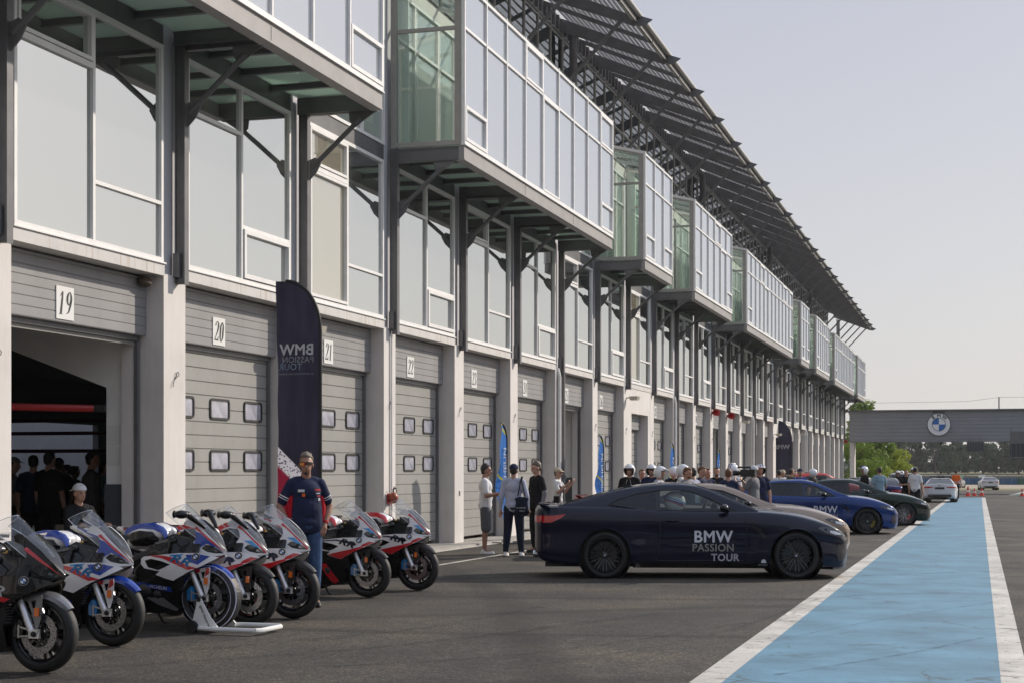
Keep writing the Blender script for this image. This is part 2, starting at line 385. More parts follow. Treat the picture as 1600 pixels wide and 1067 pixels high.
FASC = mat('fascia_steel', (.30, .285, .275), .5, 0, var=.12, vs=2, bump=.05, bs=20)
FRAMEW = mat('white_aluminium_frame', (.80, .79, .77), .4, 0, var=.06, vs=4)
FRAMEG = mat('warm_grey_frame', (.36, .345, .32), .45, 0, var=.1, vs=3)
BACKW = concrete('pale_grey_cladding', (.50, .50, .53), .08)
GLASSM = coated('mirror_blind_glass', (.78, .80, .79), .80, (.14, .145, .14))
GLASSB = coated('balcony_mirror_glass', (.88, .91, .95), .58, (.8, .82, .83), True)
GLASSW = coated('warm_blind_glass', (.80, .80, .76), .62, (.42, .38, .28))
GLASSI = coated('pale_inner_glass', (.85, .88, .87), .35, (.62, .66, .64))
GLASSD = coated('dark_mirror_glass', (.62, .66, .68), .55, (.03, .035, .035))
GLASSC = thinglass('green_clear_glass', (.84, .90, .87), .07)
GLASSF = coated('floor_glass', (.80, .92, .86), .12, (.84, .95, .89), True)
DOORM = concrete('grey_door_panel', (.31, .305, .285), .10); nodes(DOORM)[2].inputs['Roughness'].default_value = .45
HEADM = concrete('grey_header_panel', (.28, .275, .275), .10); nodes(HEADM)[2].inputs['Roughness'].default_value = .5
BLACK = mat('black_rubber', (.012, .012, .013), .55, var=.2, vs=12)
BLACKG = mat('gloss_black', (.008, .008, .009), .12, coat=.6)
PANE = mat('door_pane', (.36, .36, .42), .18, var=.35, vs=3.5, coat=.8)
PLATE = mat('plate_white', (.72, .72, .70), .5)
INK = mat('ink_black', (.02, .02, .02), .6)
REDP = mat('red_pipe', (.36, .02, .018), .4)
WHITE = mat('white_plastic', (.72, .72, .70), .4)
INTW = mat('interior_white', (.82, .82, .80), .7, var=.06, vs=2)
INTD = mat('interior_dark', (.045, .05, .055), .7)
INTG = mat('interior_grey_base', (.07, .08, .09), .6)
SLAT = mat('louvre_metal', (.34, .34, .35), .4, .5, var=.1)
CHROME = mat('bright_metal', (.62, .62, .62), .22, 1)
ALU = mat('cast_aluminium', (.42, .42, .42), .35, .9)
GRASS = mat('dry_grass', (.13, .12, .04), .95, var=.35, vs=.2, bump=.5, bs=6)
GRAVEL = mat('tan_gravel', (.30, .24, .17), .95, var=.15, vs=.4)
GREENP = mat('green_runoff_paint', (.08, .24, .13), .8, var=.12, vs=.5)
SHEETM = coated('translucent_roof_sheet', (.5, .5, .5), .02, (.62, .62, .64), True)
# ================================================================= ground
def sheet(name, poly, m, dz=0, h=None, label=None):
    g = G(); g.add([(x, y, gz(y)+dz) for x, y in poly], [tuple(range(len(poly)))])
    o = g.build(name, m, ang=0); return tag(o, kind='structure')
g = G()
ys = [-60, 0, 60, 120, 200, 330]; xs = [-700, -300, -40, 60, 300, 900]
v = [(x, y, gz(y)) for y in ys for x in xs]; k = len(xs)
g.add(v, [(j*k+i, j*k+i+1, (j+1)*k+i+1, (j+1)*k+i) for j in range(len(ys)-1) for i in range(k-1)])
tag(g.build('asphalt_ground', ASPH, ang=0), kind='structure')
# land beyond the track, rising to a low bank, out to the horizon
g = G(); ys = [(330, -.79), (350, -.3), (420, 1.0), (470, 1.3), (900, 1.35), (3200, 1.4)]; xs = [-2500, -600, 0, 600, 2500]; k = 5
g.add([(x, y, z) for y, z in ys for x in xs], [(j*k+i, j*k+i+1, (j+1)*k+i+1, (j+1)*k+i) for j in range(5) for i in range(4)])
tag(g.build('grass_bank', GRASS, ang=0), kind='structure')
sheet('gravel_trap', [(-60, 197), (160, 197), (160, 272), (-60, 272)], GRAVEL, .004)
sheet('grass_verge', [(-1, 172), (160, 168), (160, 197), (-60, 197), (-60, 190)], GRASS, .006)
sheet('grass_infield', [(-60, 272), (160, 272), (160, 330), (-60, 330)], GRASS, .005)
sheet('green_runoff', [(2.6, 131), (60, 131), (60, 166), (5.0, 166)], GREENP, .006)
sheet('runoff_line', [(2.2, 131), (2.6, 131), (5.0, 166), (4.5, 166)], WHITEP, .008)
sheet('blue_lane', [(-1.83, -20), (.15, -20), (.17, 116), (-1.80, 116)], BLUEP, .004)
sheet('lane_line_left', [(-2.06, -20), (-1.83, -20), (-1.80, 108), (-2.03, 108)], WHITEP, .0045)
sheet('lane_line_right', [(.15, -20), (.35, -20), (.40, 116), (.17, 116)], WHITEP, .0045)

def apron():
    g = G(); poly = [(-27, -20), (-10.46, -20), (-10.46, 146), (-27, 146)]
    v = [(x, y, gz(y)+.045) for x, y in poly]+[(x, y, gz(y)-.2) for x, y in poly]
    g.add(v, [(0, 1, 2, 3), (1, 5, 6, 2), (3, 2, 6, 7), (0, 4, 5, 1)]); return tag(g.build('apron_ledge', APRON, ang=0), kind='structure')
apron()
sheet('apron_edge_line', [(-10.46, -20), (-10.30, -20), (-10.30, 146), (-10.46, 146)], WHITEP, .005)
sheet('bay_line', [(-8.86, -20), (-8.76, -20), (-8.76, 146), (-8.86, 146)], WHITEP, .0055)

# rubber marks dragged over the lane paint
mk = mat('rubber_mark', (.03, .03, .032), .7); n, l, b = nodes(mk); tc = n.new('ShaderNodeTexCoord'); f = noise(n, l, tc.outputs['Object'], 5, 7, .7); r_ = ramp(n, [(.40, (0, 0, 0)), (.70, (.42, .42, .42))]); l.new(f, r_.inputs[0]); l.new(r_.outputs[0], b.inputs['Alpha'])
def mark(pts, w_):
    g = G(); v = []
    for i, (x, y) in enumerate(pts):
        a = pts[max(0, i-1)]; c = pts[min(len(pts)-1, i+1)]; d = Vector((c[0]-a[0], c[1]-a[1])).normalized(); nx, ny = -d.y*w_/2, d.x*w_/2
        v += [(x+nx, y+ny, gz(y+ny)+.0085), (x-nx, y-ny, gz(y-ny)+.0085)]
    g.add(v, [(2*i, 2*i+2, 2*i+3, 2*i+1) for i in range(len(pts)-1)]); tag(g.build('tyre_mark', mk, None, 0), kind='structure')
mark(spl([(-3.5, 22.9), (-1.9, 24.6), (.2, 26.6), (3.5, 28.5)], 6, False), .16); mark(spl([(-2.3, 19.6), (-1.4, 20.8), (-.4, 21.5)], 6, False), .12); mark(spl([(-1.5, 12.3), (-.5, 14.3), (.5, 17.0)], 6, False), .06); mark(spl([(-1.9, 14.6), (-.9, 17.6), (.3, 20.4)], 6, False), .035)
mark(spl([(-7.5, 10.5), (-5.2, 13.2), (-3.4, 17.5)], 6, False), .14); mark(spl([(-6.6, 12.6), (-5.4, 15.0), (-4.9, 18.0)], 6, False), .18); mark(spl([(-5.0, 11.8), (-3.6, 13.4), (-2.3, 16.6)], 6, False), .10); mark(spl([(-3.6, 12.0), (-2.5, 15), (-1.9, 20)], 6, False), .07)
# ================================================================= pit building
W = 4.33; XF = -11.0; XB = -9.48
def CY(n): return 20.53+W*(n-19)      # centre line between bay n and n+1
N0, N1 = 15, 46
SET = 0.0
BLD = empty('pit_building', (0, 0, 0), 0, 'long pit building with grey shutters, mirrored windows, hanging glass boxes and a louvred roof', 'building')
Y0 = CY(N0-1)-.32; Y1 = CY(N1)+.4
def reuse(name, me, y, z=0, x=0, parent=None):
    o = link(name, me, parent or BLD); o.location = (x, y, z); return o
# piers
g = G(); g.box(-11.62, XF, -.32, .32, -.6, 4.3); pier = g.mesh('pier', CONC)
for n in range(N0-1, N1+1): reuse('pier', pier, CY(n))
# hook on each pier
g = G(); g.tube([(XF, 0, 2.86), (XF+.02, 0, 2.88), (XF+.02, .02, 2.93), (XF+.02, .06, 2.95), (XF+.02, .09, 2.93), (XF+.02, .08, 2.89), (XF+.02, .04, 2.88), (XF+.02, -.03, 2.84), (XF+.02, -.08, 2.78), (XF+.02, -.08, 2.73)], .006, 6)
hook = g.mesh('hook', STEEL)
for n in range(N0-1, N1+1): reuse('hook', hook, CY(n)+.0)
# slabs (one per bay), sill flashing
g = G(); g.box(-11.75, XF+.012, .315, W-.315, 4.27, 4.43); slab = g.mesh('slab', SLABM)
g = G(); g.box(XF-.2, XF+.035, .33, W-.30, 4.433, 4.455); sill = g.mesh('sill', FRAMEW)
# header box: ribs
def ribbed(name, y0, y1, z0, z1, x, pitch, m, dep=.05, groove=.008):
    P = []; z = z0
    while z < z1-1e-4:
        zt = min(z+pitch, z1); P += [(x-groove, z), (x, z+.014), (x, zt-.006), (x-groove, zt)]; z = zt
    P += [(x-dep, z1), (x-dep, z0)]
    g = G(); k = len(P)
    g.add([(a, y0, b) for a, b in P]+[(a, y1, b) for a, b in P], [tuple(range(k)), tuple(reversed(range(k, 2*k)))]+[(i, k+i, k+(i+1) % k, (i+1) % k) for i in range(k)])
    return g
HX = XF-.27; DX = XF-.40
hb = ribbed('h', .325, W-.325, 3.43, 4.25, HX, .128, HEADM, .12); header = hb.mesh('header', HEADM, 0)
db = ribbed('d', .50, W-.42, 0.03, 3.55, DX, .205, DOORM, .05, .016)
# small dot marks on the joints
door = db.mesh('garage_door', DOORM, 0)
g = G()
for a in (.42, W-.40): g.box(DX-.03, DX+.05, a-.03, a+.03, -.3, 3.5)
g.box(DX+.0, DX+.05, .42, W-.4, 3.36, 3.45)
guide = g.mesh('door_guide', STEEL)
g = G(); g.box(-11.6, -11.41, .32, .47, -.3, 3.6); g.box(-11.6, -11.41, W-.43, W-.32, -.3, 3.6); jamb = g.mesh('jamb', CONC)
def window_pane(): 
    g = G(); wd, ht, r = .67, .33, .05
    def rr(w, h, r): 
        return [(sx*(w/2-r)+r*math.cos(a), sy*(h/2-r)+r*math.sin(a)) for sx, sy, a0 in ((1, 1, 0), (-1, 1, 90), (-1, -1, 180), (1, -1, 270)) for a in (R(a0), R(a0+45), R(a0+90))]
    o = rr(wd, ht, .06); i = rr(wd-.07, ht-.07, .03); k = len(o)
    v = [(0, a, b) for a, b in o]+[(.022, a, b) for a, b in o]+[(.022, a, b) for a, b in i]+[(.004, a, b) for a, b in i]
    g.add(v, [(q*k+j, q*k+(j+1) % k, (q+1)*k+(j+1) % k, (q+1)*k+j) for q in range(3) for j in range(k)])
    p = G(); p.add([(.006, a, b) for a, b in i], [tuple(range(k))])
    return g.mesh('window_frame', BLACK), p.mesh('window_pane', PANE)
wf, wp = window_pane()
# serif italic digits drawn as thick / thin strokes
DG = {'1': [[(.25, .78, .03), (.5, .98, .05), (.5, .5, .10), (.5, .04, .10)], [(.25, .02, .03), (.75, .02, .03)]],
 '2': [[(.22, .78, .09), (.3, .95, .04), (.5, 1, .05), (.74, .9, .1), (.76, .7, .11), (.6, .45, .08), (.36, .22, .05), (.18, .05, .04)], [(.18, .06, .09), (.5, .07, .09), (.8, .05, .08), (.84, .24, .03)]],
 '3': [[(.22, .82, .08), (.4, 1, .04), (.68, .9, .1), (.7, .72, .1), (.5, .56, .04), (.74, .42, .1), (.76, .2, .11), (.5, 0, .04), (.24, .12, .09)]],
 '4': [[(.66, 0, .1), (.66, .98, .1)], [(.62, .96, .04), (.15, .3, .03)], [(.12, .28, .06), (.86, .28, .06)]],
 '5': [[(.78, .97, .08), (.34, .95, .07)], [(.36, .97, .03), (.28, .55, .04), (.5, .62, .05), (.76, .45, .1), (.76, .2, .11), (.5, 0, .04), (.22, .1, .09)]],
 '6': [[(.74, .94, .04), (.45, .85, .07), (.25, .5, .11), (.25, .2, .1), (.5, 0, .04), (.76, .15, .1), (.76, .4, .1), (.52, .58, .04), (.28, .4, .06)]],
 '7': [[(.2, .8, .03), (.22, .95, .08), (.82, .95, .08)], [(.82, .95, .03), (.55, .5, .08), (.42, 0, .11)]],
 '8': [[(.5, .55, .08), (.27, .7, .1), (.3, .93, .05), (.52, 1, .04), (.74, .92, .06), (.74, .72, .06), (.5, .55, .09), (.78, .32, .1), (.74, .08, .06), (.5, 0, .04), (.24, .1, .07), (.24, .32, .07), (.5, .55, .05)]],
 '9': [[(.28, .06, .04), (.55, .15, .07), (.75, .5, .11), (.75, .8, .1), (.5, 1, .04), (.26, .85, .1), (.26, .6, .1), (.48, .44, .04), (.72, .6, .06)]],
 '0': [[(.5, 1, .04), (.26, .8, .1), (.24, .5, .12), (.26, .2, .1), (.5, 0, .04), (.74, .2, .1), (.76, .5, .12), (.74, .8, .1), (.5, 1, .04)]]}
def digits(s, w, h, x):
    g = G(); k = len(s); cw = w/k
    for i, c in enumerate(s):
        for st in DG[c]:
            P = spl(st, 4, False) if len(st) > 2 else st
            L = []; Rr = []
            for j, p in enumerate(P):
                a = P[max(0, j-1)]; b = P[min(len(P)-1, j+1)]; dx, dy = (b[0]-a[0])*cw*1.0, (b[1]-a[1])*h; q = math.hypot(dx, dy) or 1
                hw = p[2]*cw*1.35; X = (i+p[0])*cw-w/2; Z = (p[1]-.5)*h
                for S_, sg in ((L, 1), (Rr, -1)):
                    a_, b_ = X-dy/q*hw*sg*.9, Z+dx/q*hw*sg*.45; S_.append((x, a_+b_*.16, b_))
            v = L+Rr; m_ = len(P)
            g.add(v, [(j, j+1, m_+j+1, m_+j) for j in range(m_-1)])
    return g
plate_me = None
g = G(); g.box(HX+.001, HX+.014, -.205, .205, -.21, .21); plate = g.mesh('number_plate', PLATE)
OPEN = {19, 25, 31, 34, 37}
for n in range(N0, N1+1):
    y = CY(n-1)
    reuse('slab', slab, y); reuse('sill', sill, y); reuse('jamb', jamb, y)
    white = n in (27, 36)
    if white:
        g = G(); g.box(-11.5, XF-.004, .32, W-.32, 3.45, 4.27); g.build('lintel_panel', CONC, BLD).location = (0, y, 0)
        g = ribbed('h', .9, W-.7, 2.95, 3.45, HX, .128, HEADM, .1); g.build('header', HEADM, BLD, 0).location = (0, y, 0)
        
        for a_, b_ in ((.32, .9), (W-.7, W-.32)): G().box(-11.5, XF-.004, a_, b_, -.3, 3.45).build('side_panel', CONC, BLD).location = (0, y, 0)
    else:
        reuse('header', header, y)
    pl = reuse('number_plate', plate, y+1.55+.35, 3.68, XF-.003+.27 if white else 0)
    if n < 36 and not (n == 27):
        digits(str(n), .33, .30, HX+.018).build('number', INK, pl, 0)
    elif n == 27: digits('27', .33, .30, HX+.018).build('number', INK, pl, 0)
    gd = reuse('door_guide', guide, y)
    if n in OPEN:
        d = reuse('garage_door', door, y, 3.35)     # rolled up: only the bottom edge hangs below the header
        d.scale = (1, 1, .05); d.location.z = 3.30
    else:
        d = reuse('garage_door', door, y, 1.2 if n in (29, 33) else -.0)
        if n in (29, 33): d.scale = (1, 1, .66)
        if not white and n < 34 and n not in (29, 33):
            for iy in range(3):
                for zz in (1.70, 2.50):
                    f = link('window_frame', wf, d); f.location = (DX+.0, 1.0+iy*1.19, zz)
                    p = link('window_pane', wp, f)
# nest in the corner above bay 19, wall lamp boxes
g = G(); g.ball((HX+.09, CY(19)-.52, 4.17), (.09, .13, .08), 10)
g.build('swallow_nest', mat('mud', (.09, .07, .05), .95, bump=1, bs=40), BLD)
# steel columns, base brackets, upper cladding strips
g = G(); g.box(-11.0, -10.862, .012, .022, 4.2, 7.78); g.box(-10.865, -10.84, -.005, .12, 4.18, 7.8); g.box(-11.0, -10.975, -.005, .12, 4.2, 7.78); g.box(-10.975, -10.865, .022, .10, 4.19, 7.78)
g.box(-11.0, -10.90, -.055, -.005, 4.28, 4.62)
colm = g.mesh('steel_column', [STEEL])
g = G(); g.box(-11.3, XF-.06, -.36, .36, 4.3, 11.2); clad = g.mesh('cladding_strip', BACKW)
for n in range(N0-1, N1+1): reuse('steel_column', colm, CY(n)); reuse('cladding_strip', clad, CY(n))
# first floor windows: odd bays (high vent, plain transom), even bays (low vent)
def fr(g, y0, y1, z0, z1, t=.055, x=XF-.05, d=.07):
    g.box(x, x+d, y0, y1, z0, z0+t); g.box(x, x+d, y0, y1, z1-t, z1); g.box(x, x+d-.002, y0, y0+t, z0+t, z1-t); g.box(x, x+d-.002, y1-t, y1, z0+t, z1-t)
def win(kind):
    a, b = .36, W-.355; mid = W/2-.02
    f = G(); fr(f, a, b, 4.456, 7.5, .06); f.box(XF-.05, XF+.018, mid-.03, mid+.03, 4.516, 7.44)
    if kind == 0:
        f.box(XF-.05, XF+.017, a+.06, mid-.03, 6.72, 6.80); fr(f, a+.07, mid-.04, 6.81, 7.43, .05, XF-.04, .075)
        f.box(XF-.05, XF+.017, mid+.03, b-.06, 5.25, 5.30)
    elif kind == 1:
        f.box(XF-.05, XF+.017, a+.06, mid-.03, 6.72, 6.78)
        f.box(XF-.05, XF+.017, mid+.03, b-.06, 5.30, 5.35); fr(f, mid+.04, b-.07, 4.53, 5.29, .07, XF-.04, .085)
    elif kind == 2:
        fr(f, a+.07, mid-.04, 4.53, 6.70, .05, XF-.04, .08); f.box(XF-.05, XF+.017, a+.06, mid-.03, 6.72, 6.80); fr(f, a+.07, mid-.04, 6.81, 7.43, .05, XF-.04, .075)
        f.box(XF-.05, XF+.017, mid+.03, b-.06, 5.25, 5.30)
    k = G()
    for (p, q) in ((a+.03, mid), (mid, b-.03)): k.box(XF-.06, XF-.028, p, q, 4.48, 7.47)
    s = G()
    for (p, q) in ((a+.06, mid-.03), (mid+.03, b-.06)): s.box(XF-.03, XF-.024, p, p+.0, 4.5, 7.4)
    return f.mesh('window_frame', FRAMEW), k.mesh('window', GLASSM, 0)
wk = [win(0), win(1), win(2)]
wk[2][1].materials.append(GLASSW)
for q_ in wk[2][1].polygons:
    if q_.center.y < W/2-.05: q_.material_index = 1
g = G(); g.box(XF-.1, XF+.0, .33, W-.33, 7.503, 7.78); beamme = g.mesh('edge_beam', STEEL)
for n in range(N0, N1+1):
    y = CY(n-1); kd = 2 if n % 6 == 3 else (0 if n % 2 else 1)
    o = reuse('window', wk[kd][1], y); link('window_frame', wk[kd][0], o); reuse('edge_beam', beamme, y)
# second floor glazing on the wall plane (seen between the hanging boxes and through their glass ends)
def win2(w):
    f = G(); fr(f, .30, w-.30, 7.79, 11.0, .06); k = 3
    for i in range(1, k): f.box(XF-.05, XF+.018, w*i/k-.03, w*i/k+.03, 7.85, 10.94)
    for i in range(k): f.box(XF-.05, XF+.016, (.36 if i == 0 else w*i/k+.03), (w-.36 if i == k-1 else w*(i+1)/k-.03), 10.03, 10.09)
    g = G(); g.box(XF-.06, XF-.03, .33, w-.33, 7.8, 10.98)
    return f.mesh('window_frame', FRAMEW), g.mesh('window', GLASSM, 0)
w2 = win2(W)
INBOX = {n for a, b in [(17, 20), (21, 24), (25, 26), (27, 29), (30, 34), (35, 36), (37, 39), (40, 44), (45, 47)] for n in range(a+1, b+1)}
w2i = w2[1].copy(); w2i.materials.clear(); w2i.materials.append(GLASSI)  # panes inside the boxes get a paler colour to lighten the dark interiors
for n in range(N0, N1+1):
    o = reuse('window', w2i if n in INBOX else w2[1], CY(n-1)); link('window_frame', w2[0], o)
# hanging glass boxes
BOX = [(17, 20), (21, 24), (25, 26), (27, 29), (30, 34), (35, 36), (37, 39), (40, 44), (45, 47)]
ZB, ZT, ZR = 7.80, 10.93, 11.30
FB = {b: G().ibeam((XF, 0, 7.67 if b else 7.71), (XB-.12, 0, 7.67 if b else 7.71), .08, .19 if b else .10, .015).mesh('floor_beam', STEEL) for b in (False, True)}
g = G()
g.tube([(-10.80, 0, 6.62), (-9.92, 0, 7.40)], .042, 10)
g.prism([(-10.83, 6.42), (-10.83, 6.76), (-10.72, 6.80), (-10.62, 6.70), (-10.70, 6.55)], -.012, .012, lambda p, q, c: (p, c, q))
g.prism([(-10.12, 7.52), (-9.62, 7.52), (-9.84, 7.38), (-10.0, 7.27), (-10.10, 7.36)], -.011, .011, lambda p, q, c: (p, c, q))
g.ibeam((XF, 0, 7.63), (XB-.12, 0, 7.63), .10, .25, .015)
BR = g.mesh('brace', STEEL)
def hang(a, b):
    ya, yb = CY(a)+(0.03 if a > 17 else 0), CY(b)-.03; L = yb-ya
    root = G()                      # floor: edge channel
    root.box(XB-.12, XB-.01, ya, yb, 7.53, ZB-.02); root.box(XB-.2, XB-.0, ya, yb, 7.50, 7.53)
    k = round((yb-ya)/W)
    for i in range(1, k): root.box(XB-.015, XB-.004, ya+i*L/k-.012, ya+i*L/k+.012, 7.53, ZB-.02)
    hb_ = root.build('hanging_glass_box', FASC, BLD)
    for y in (ya, yb): G().box(XF+.0, XB-.12, y-.04 if y == yb else y, y if y == yb else y+.04, 7.51, ZB-.02).build('end_beam', STEEL, hb_)
    for i in range(k*4+1):
        y = ya+i*L/(k*4)
        if 0 < i < k*4: reuse('floor_beam', FB[i % 4 == 0], y, parent=hb_)
    g = G(); g.box(XF+.01, XB-.03, ya+.01, yb-.01, ZB-.018, ZB+.01); g.build('glass_floor', GLASSF, hb_, 0)
    # braces with gusset plates
    g = G()
    for n in range(a, b+1):
        y = CY(n)+.06
        if n == 47: continue
        reuse('brace', BR, y, parent=hb_)
    # front glazing
    m = 3*(b-a); f = G(); pw = L/m
    f.box(XB-.06, XB+.012, ya-.02, yb+.02, ZB, ZB+.075); f.box(XB-.06, XB+.03, ya-.03, yb+.03, ZB-.02, ZB)
    f.box(XB-.06, XB+.012, ya-.02, yb+.02, ZT-.06, ZT); f.box(XB-.055, XB+.006, ya, yb, 10.02, 10.075)
    rnd = random.Random(a)
    for i in range(m+1):
        y = ya+i*pw; f.box(XB-.055, XB+.014, y-.025, y+.025, ZB+.075, ZT-.06); f.box(XB-.04, XB+.016, y-.018, y+.018, ZT, ZT+.05)
    for i in range(m):
        if i in (0,) and a != 45 or i == m-1 and m > 6 or (m == 3 and i == 2) or (m == 6 and i == 5): fr(f, ya+i*pw+.03, ya+(i+1)*pw-.03, ZB+.08, 8.56, .065, XB-.045, .07)
        if i % 6 == 3 or (i == m-1 and m > 6): fr(f, ya+i*pw+.03, ya+(i+1)*pw-.03, 10.08, ZT-.07, .055, XB-.045, .066)
        if i % 9 == 4: fr(f, ya+i*pw+.03, ya+(i+1)*pw-.03, ZB+.08, 10.01, .05, XB-.045, .066)
    g = G()
    for i in range(m): g.box(XB-.05, XB-.028, ya+i*pw+.02, ya+(i+1)*pw-.02, ZB+.05, ZT-.04)
    gl = g.build('glazing', GLASSB, hb_, 0); f.build('glazing_frame', FRAMEW, gl)
    # ends: warm grey frames, clear glass
    f = G(); g = G()
    for y, s in ((ya, 1), (yb, -1)):
        f = G(); g = G()
        q0, q1 = sorted((y-s*.015, y+s*.06))
        f.box(XF+.02, XB-.061, q0, q1, ZB, ZB+.09); f.box(XB-.20, XB-.062, q0, q1, ZB+.09, ZT-.02); f.box(XF+.02, XF+.13, q0, q1, ZB+.09, ZR-.05)
        f.beam((XF+.05, (q0+q1)/2, ZR-.03), (XB-.07, (q0+q1)/2, ZT-.04), .07, .09); f.box(XF+.13, XB-.20, q0+.01, q1-.004, 10.02, 10.09)
        G().box(XF+.05, XF+.34, y+s*.10, y+s*.14, ZB+.02, ZR-.12).build('end_panel', INTW, hb_)
        q = (q0+q1)/2; g.prism([(XF+.12, ZB+.08), (XB-.19, ZB+.08), (XB-.19, ZT-.05), (XF+.12, ZR-.1)], q-.006, q+.006, lambda u, v, c: (u, c, v))
        eg = g.build('end_glass', GLASSC, hb_, 0); f.build('end_frame', FRAMEG, eg)
    # glazed lean-to top with rafters
    f = G()
    for i in range(m+1): y = ya+i*pw*(yb-ya)/(m*pw); f.beam((XF, y, ZR), (XB-.02, y, ZT+.01), .05, .08)
    g = G(); g.add([(XF, ya, ZR+.05), (XB, ya, ZT+.055), (XB, yb, ZT+.055), (XF, yb, ZR+.05)], [(0, 1, 2, 3)])
    tp = g.build('glass_top', GLASSC, hb_, 0); f.build('rafter', FRAMEW, tp)
    # things one sees through the ends: inner rail and blinds
    g = G(); g.tube([(XB-.25, ya+.1, 8.85), (XB-.25, yb-.1, 8.85)], .02, 6)
    for i in range(m+1): g.tube([(XB-.25, ya+.1+(L-.2)*i/m, ZB+.01), (XB-.25, ya+.1+(L-.2)*i/m, 8.85)], .014, 6)
    g.box(XB-.14, XB-.13, ya+.1, yb-.1, ZB+.1, ZT-.1)
    g.build('inner_rail', INTW, hb_)
for a, b in BOX: hang(a, b)
# third storey: recessed glazing under the canopy
XT = -12.3; YT1 = CY(N1)+.3
g = G(); g.box(XT-.1, XT, Y0, YT1, 11.2, 15.3); up = g.build('upper_glazing', GLASSD, BLD, 0)
f = G(); i = 0; y = Y0
while y < YT1:
    f.box(XT-.0, XT+.04, y-.022, y+.022, 11.2, 15.2); y += W/3
for z in (11.3, 12.4, 13.6, 14.75): f.box(XT, XT+.035, Y0, YT1, z, z+.045)
f.build('glazing_frame', FRAMEG, up)
g = G(); g.box(XT, XT+.03, Y0, YT1, 14.85, 15.35); y = Y0+.2
while y < YT1: g.box(XT+.03, XT+.12, y, y+.09, 14.9, 15.3, 1); y += .48
g.build('header_band', [SLAT, STEEL], BLD)
g = G(); g.box(-27, XF-.1, Y0, Y1-.05, 11.05, 11.25); g.box(XF-.1, XF, Y0, Y1-.05, 11.02, 11.28); g.build('terrace_deck', CONC, BLD)
g = G()
for k in range(-1, 5):
    y = 47.7+24.1*k; g.tube([(XT+.35, y, 11.2), (XT+.35, y, 14.9)], .11, 10); g.tube([(XT+.18, y+.3, 11.2), (XT+.18, y+.3, 15.0)], .05, 8)
g.build('roof_post', STEEL, BLD)
# canopy
EX, EZ = -9.04, 14.03; RX, RZ = XT, 15.43
def cz(x): return RZ+(EZ-RZ)*(x-RX)/(EX-RX)
g = G(); g.box(-27, XT-.1, Y0, YT1, 15.3, 15.6); rf = g.build('roof', SLAT, BLD)
YE = CY(47)+1.14
ra = G(); ra.prism([(RX, RZ-.02), (EX+.12, EZ-.06), (EX+.12, EZ-.16), (EX-.1, EZ-.24), (RX, RZ-.42)], -.035, .035, lambda u, v, c: (u, c, v))
ra.prism([(EX+.1, EZ+.02), (EX+.42, EZ-.10), (EX+.2, EZ-.24), (EX+.0, EZ-.26)], -.03, .03, lambda u, v, c: (u, c, v)); ra = ra.mesh('rafter', STEEL)
pu = G().beam((RX, 0, RZ-.13), (EX, 0, EZ-.13), .05, .12).mesh('purlin', STEEL)
st = G().tube([(-12.1, 0, 11.25), (-9.45, 0, 14.02)], .055, 10).mesh('strut', STEEL)
for n in range(N0-1, 48):
    y = CY(n)+1.12
    reuse('rafter', ra, y, parent=rf); reuse('strut', st, y, parent=rf)
    if n < 47: reuse('purlin', pu, y+W/2, parent=rf)
k = 18
for i in range(k):
    sl = G(); x = RX+.15+(EX-RX-.3)*i/(k-1); sl.beam((x, Y0, cz(x)+.04), (x, YE+.1, cz(x)+.04), .045, .05, up=(.39, 0, 1)); sl.build('louvre', SLAT, rf)
G().add([(RX, Y0, cz(RX)+.10), (EX-.05, Y0, cz(EX-.05)+.10), (EX-.05, YE+.1, cz(EX-.05)+.10), (RX, YE+.1, cz(RX)+.10)], [(0, 1, 2, 3)]).build('roof_sheet', SHEETM, rf, 0)
g = G(); g.tube([(EX+.06, Y0, EZ+.05), (EX+.06, YE+.2, EZ+.05)], .07, 10); g.tube([(EX-.12, Y0, EZ-.06), (EX-.12, YE+.1, EZ-.06)], .045, 8); g.box(EX-.04, EX-.01, Y0, YE+.1, EZ-.14, EZ+.06)
g.build('edge_rail', FRAMEG, rf)
# upper storeys' solid core, end wall, hall behind the open garages
g = G(); g.box(-27, XF-.35, Y0, Y1-.1, 4.44, 11.05); g.box(-27, XT-.15, Y0, YT1-.02, 11.25, 15.3); g.build('core', BACKW, BLD)
g = G(); g.box(-27, -11.63, Y1-.1, Y1+.1, -.8, 4.4); g.box(-27, XF-.02, Y1-.1, Y1+.05, 4.44, 11.0); g.build('end_wall', CONC, BLD)
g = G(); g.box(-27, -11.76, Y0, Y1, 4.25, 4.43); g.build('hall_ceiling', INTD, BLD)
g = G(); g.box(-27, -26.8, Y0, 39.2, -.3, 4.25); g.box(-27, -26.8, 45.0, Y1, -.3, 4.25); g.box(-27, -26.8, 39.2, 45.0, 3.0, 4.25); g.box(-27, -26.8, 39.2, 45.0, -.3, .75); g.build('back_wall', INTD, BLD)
# partitions between bays
ins = lambda P, y, t=.16: G().prism(P, y-t/2, y+t/2, lambda u, v, c: (u, c, v))
def part(y, full=False):
    if full: P = [(-26.8, -.3), (-11.6, -.3), (-11.6, 4.24), (-26.8, 4.24)]
    else: P = [(-11.63, -.2), (-11.9, -.2), (-11.9, 2.72), (-13.5, 3.30), (-13.5, 4.24), (-11.63, 4.24)]
    ins(P, y).build('partition', INTW, BLD)
    if not full: G().box(-11.92, -11.62, y-.10, y+.10, -.2, 1.35).build('skirting_panel', INTG, BLD)
for n in (19, 25, 31, 34, 37): part(CY(n)-.25)
part(CY(15), True); part(CY(27), True)
g = G(); g.box(-13.0, -12.9, CY(19)-.345, CY(19)-.33, .0, .01)
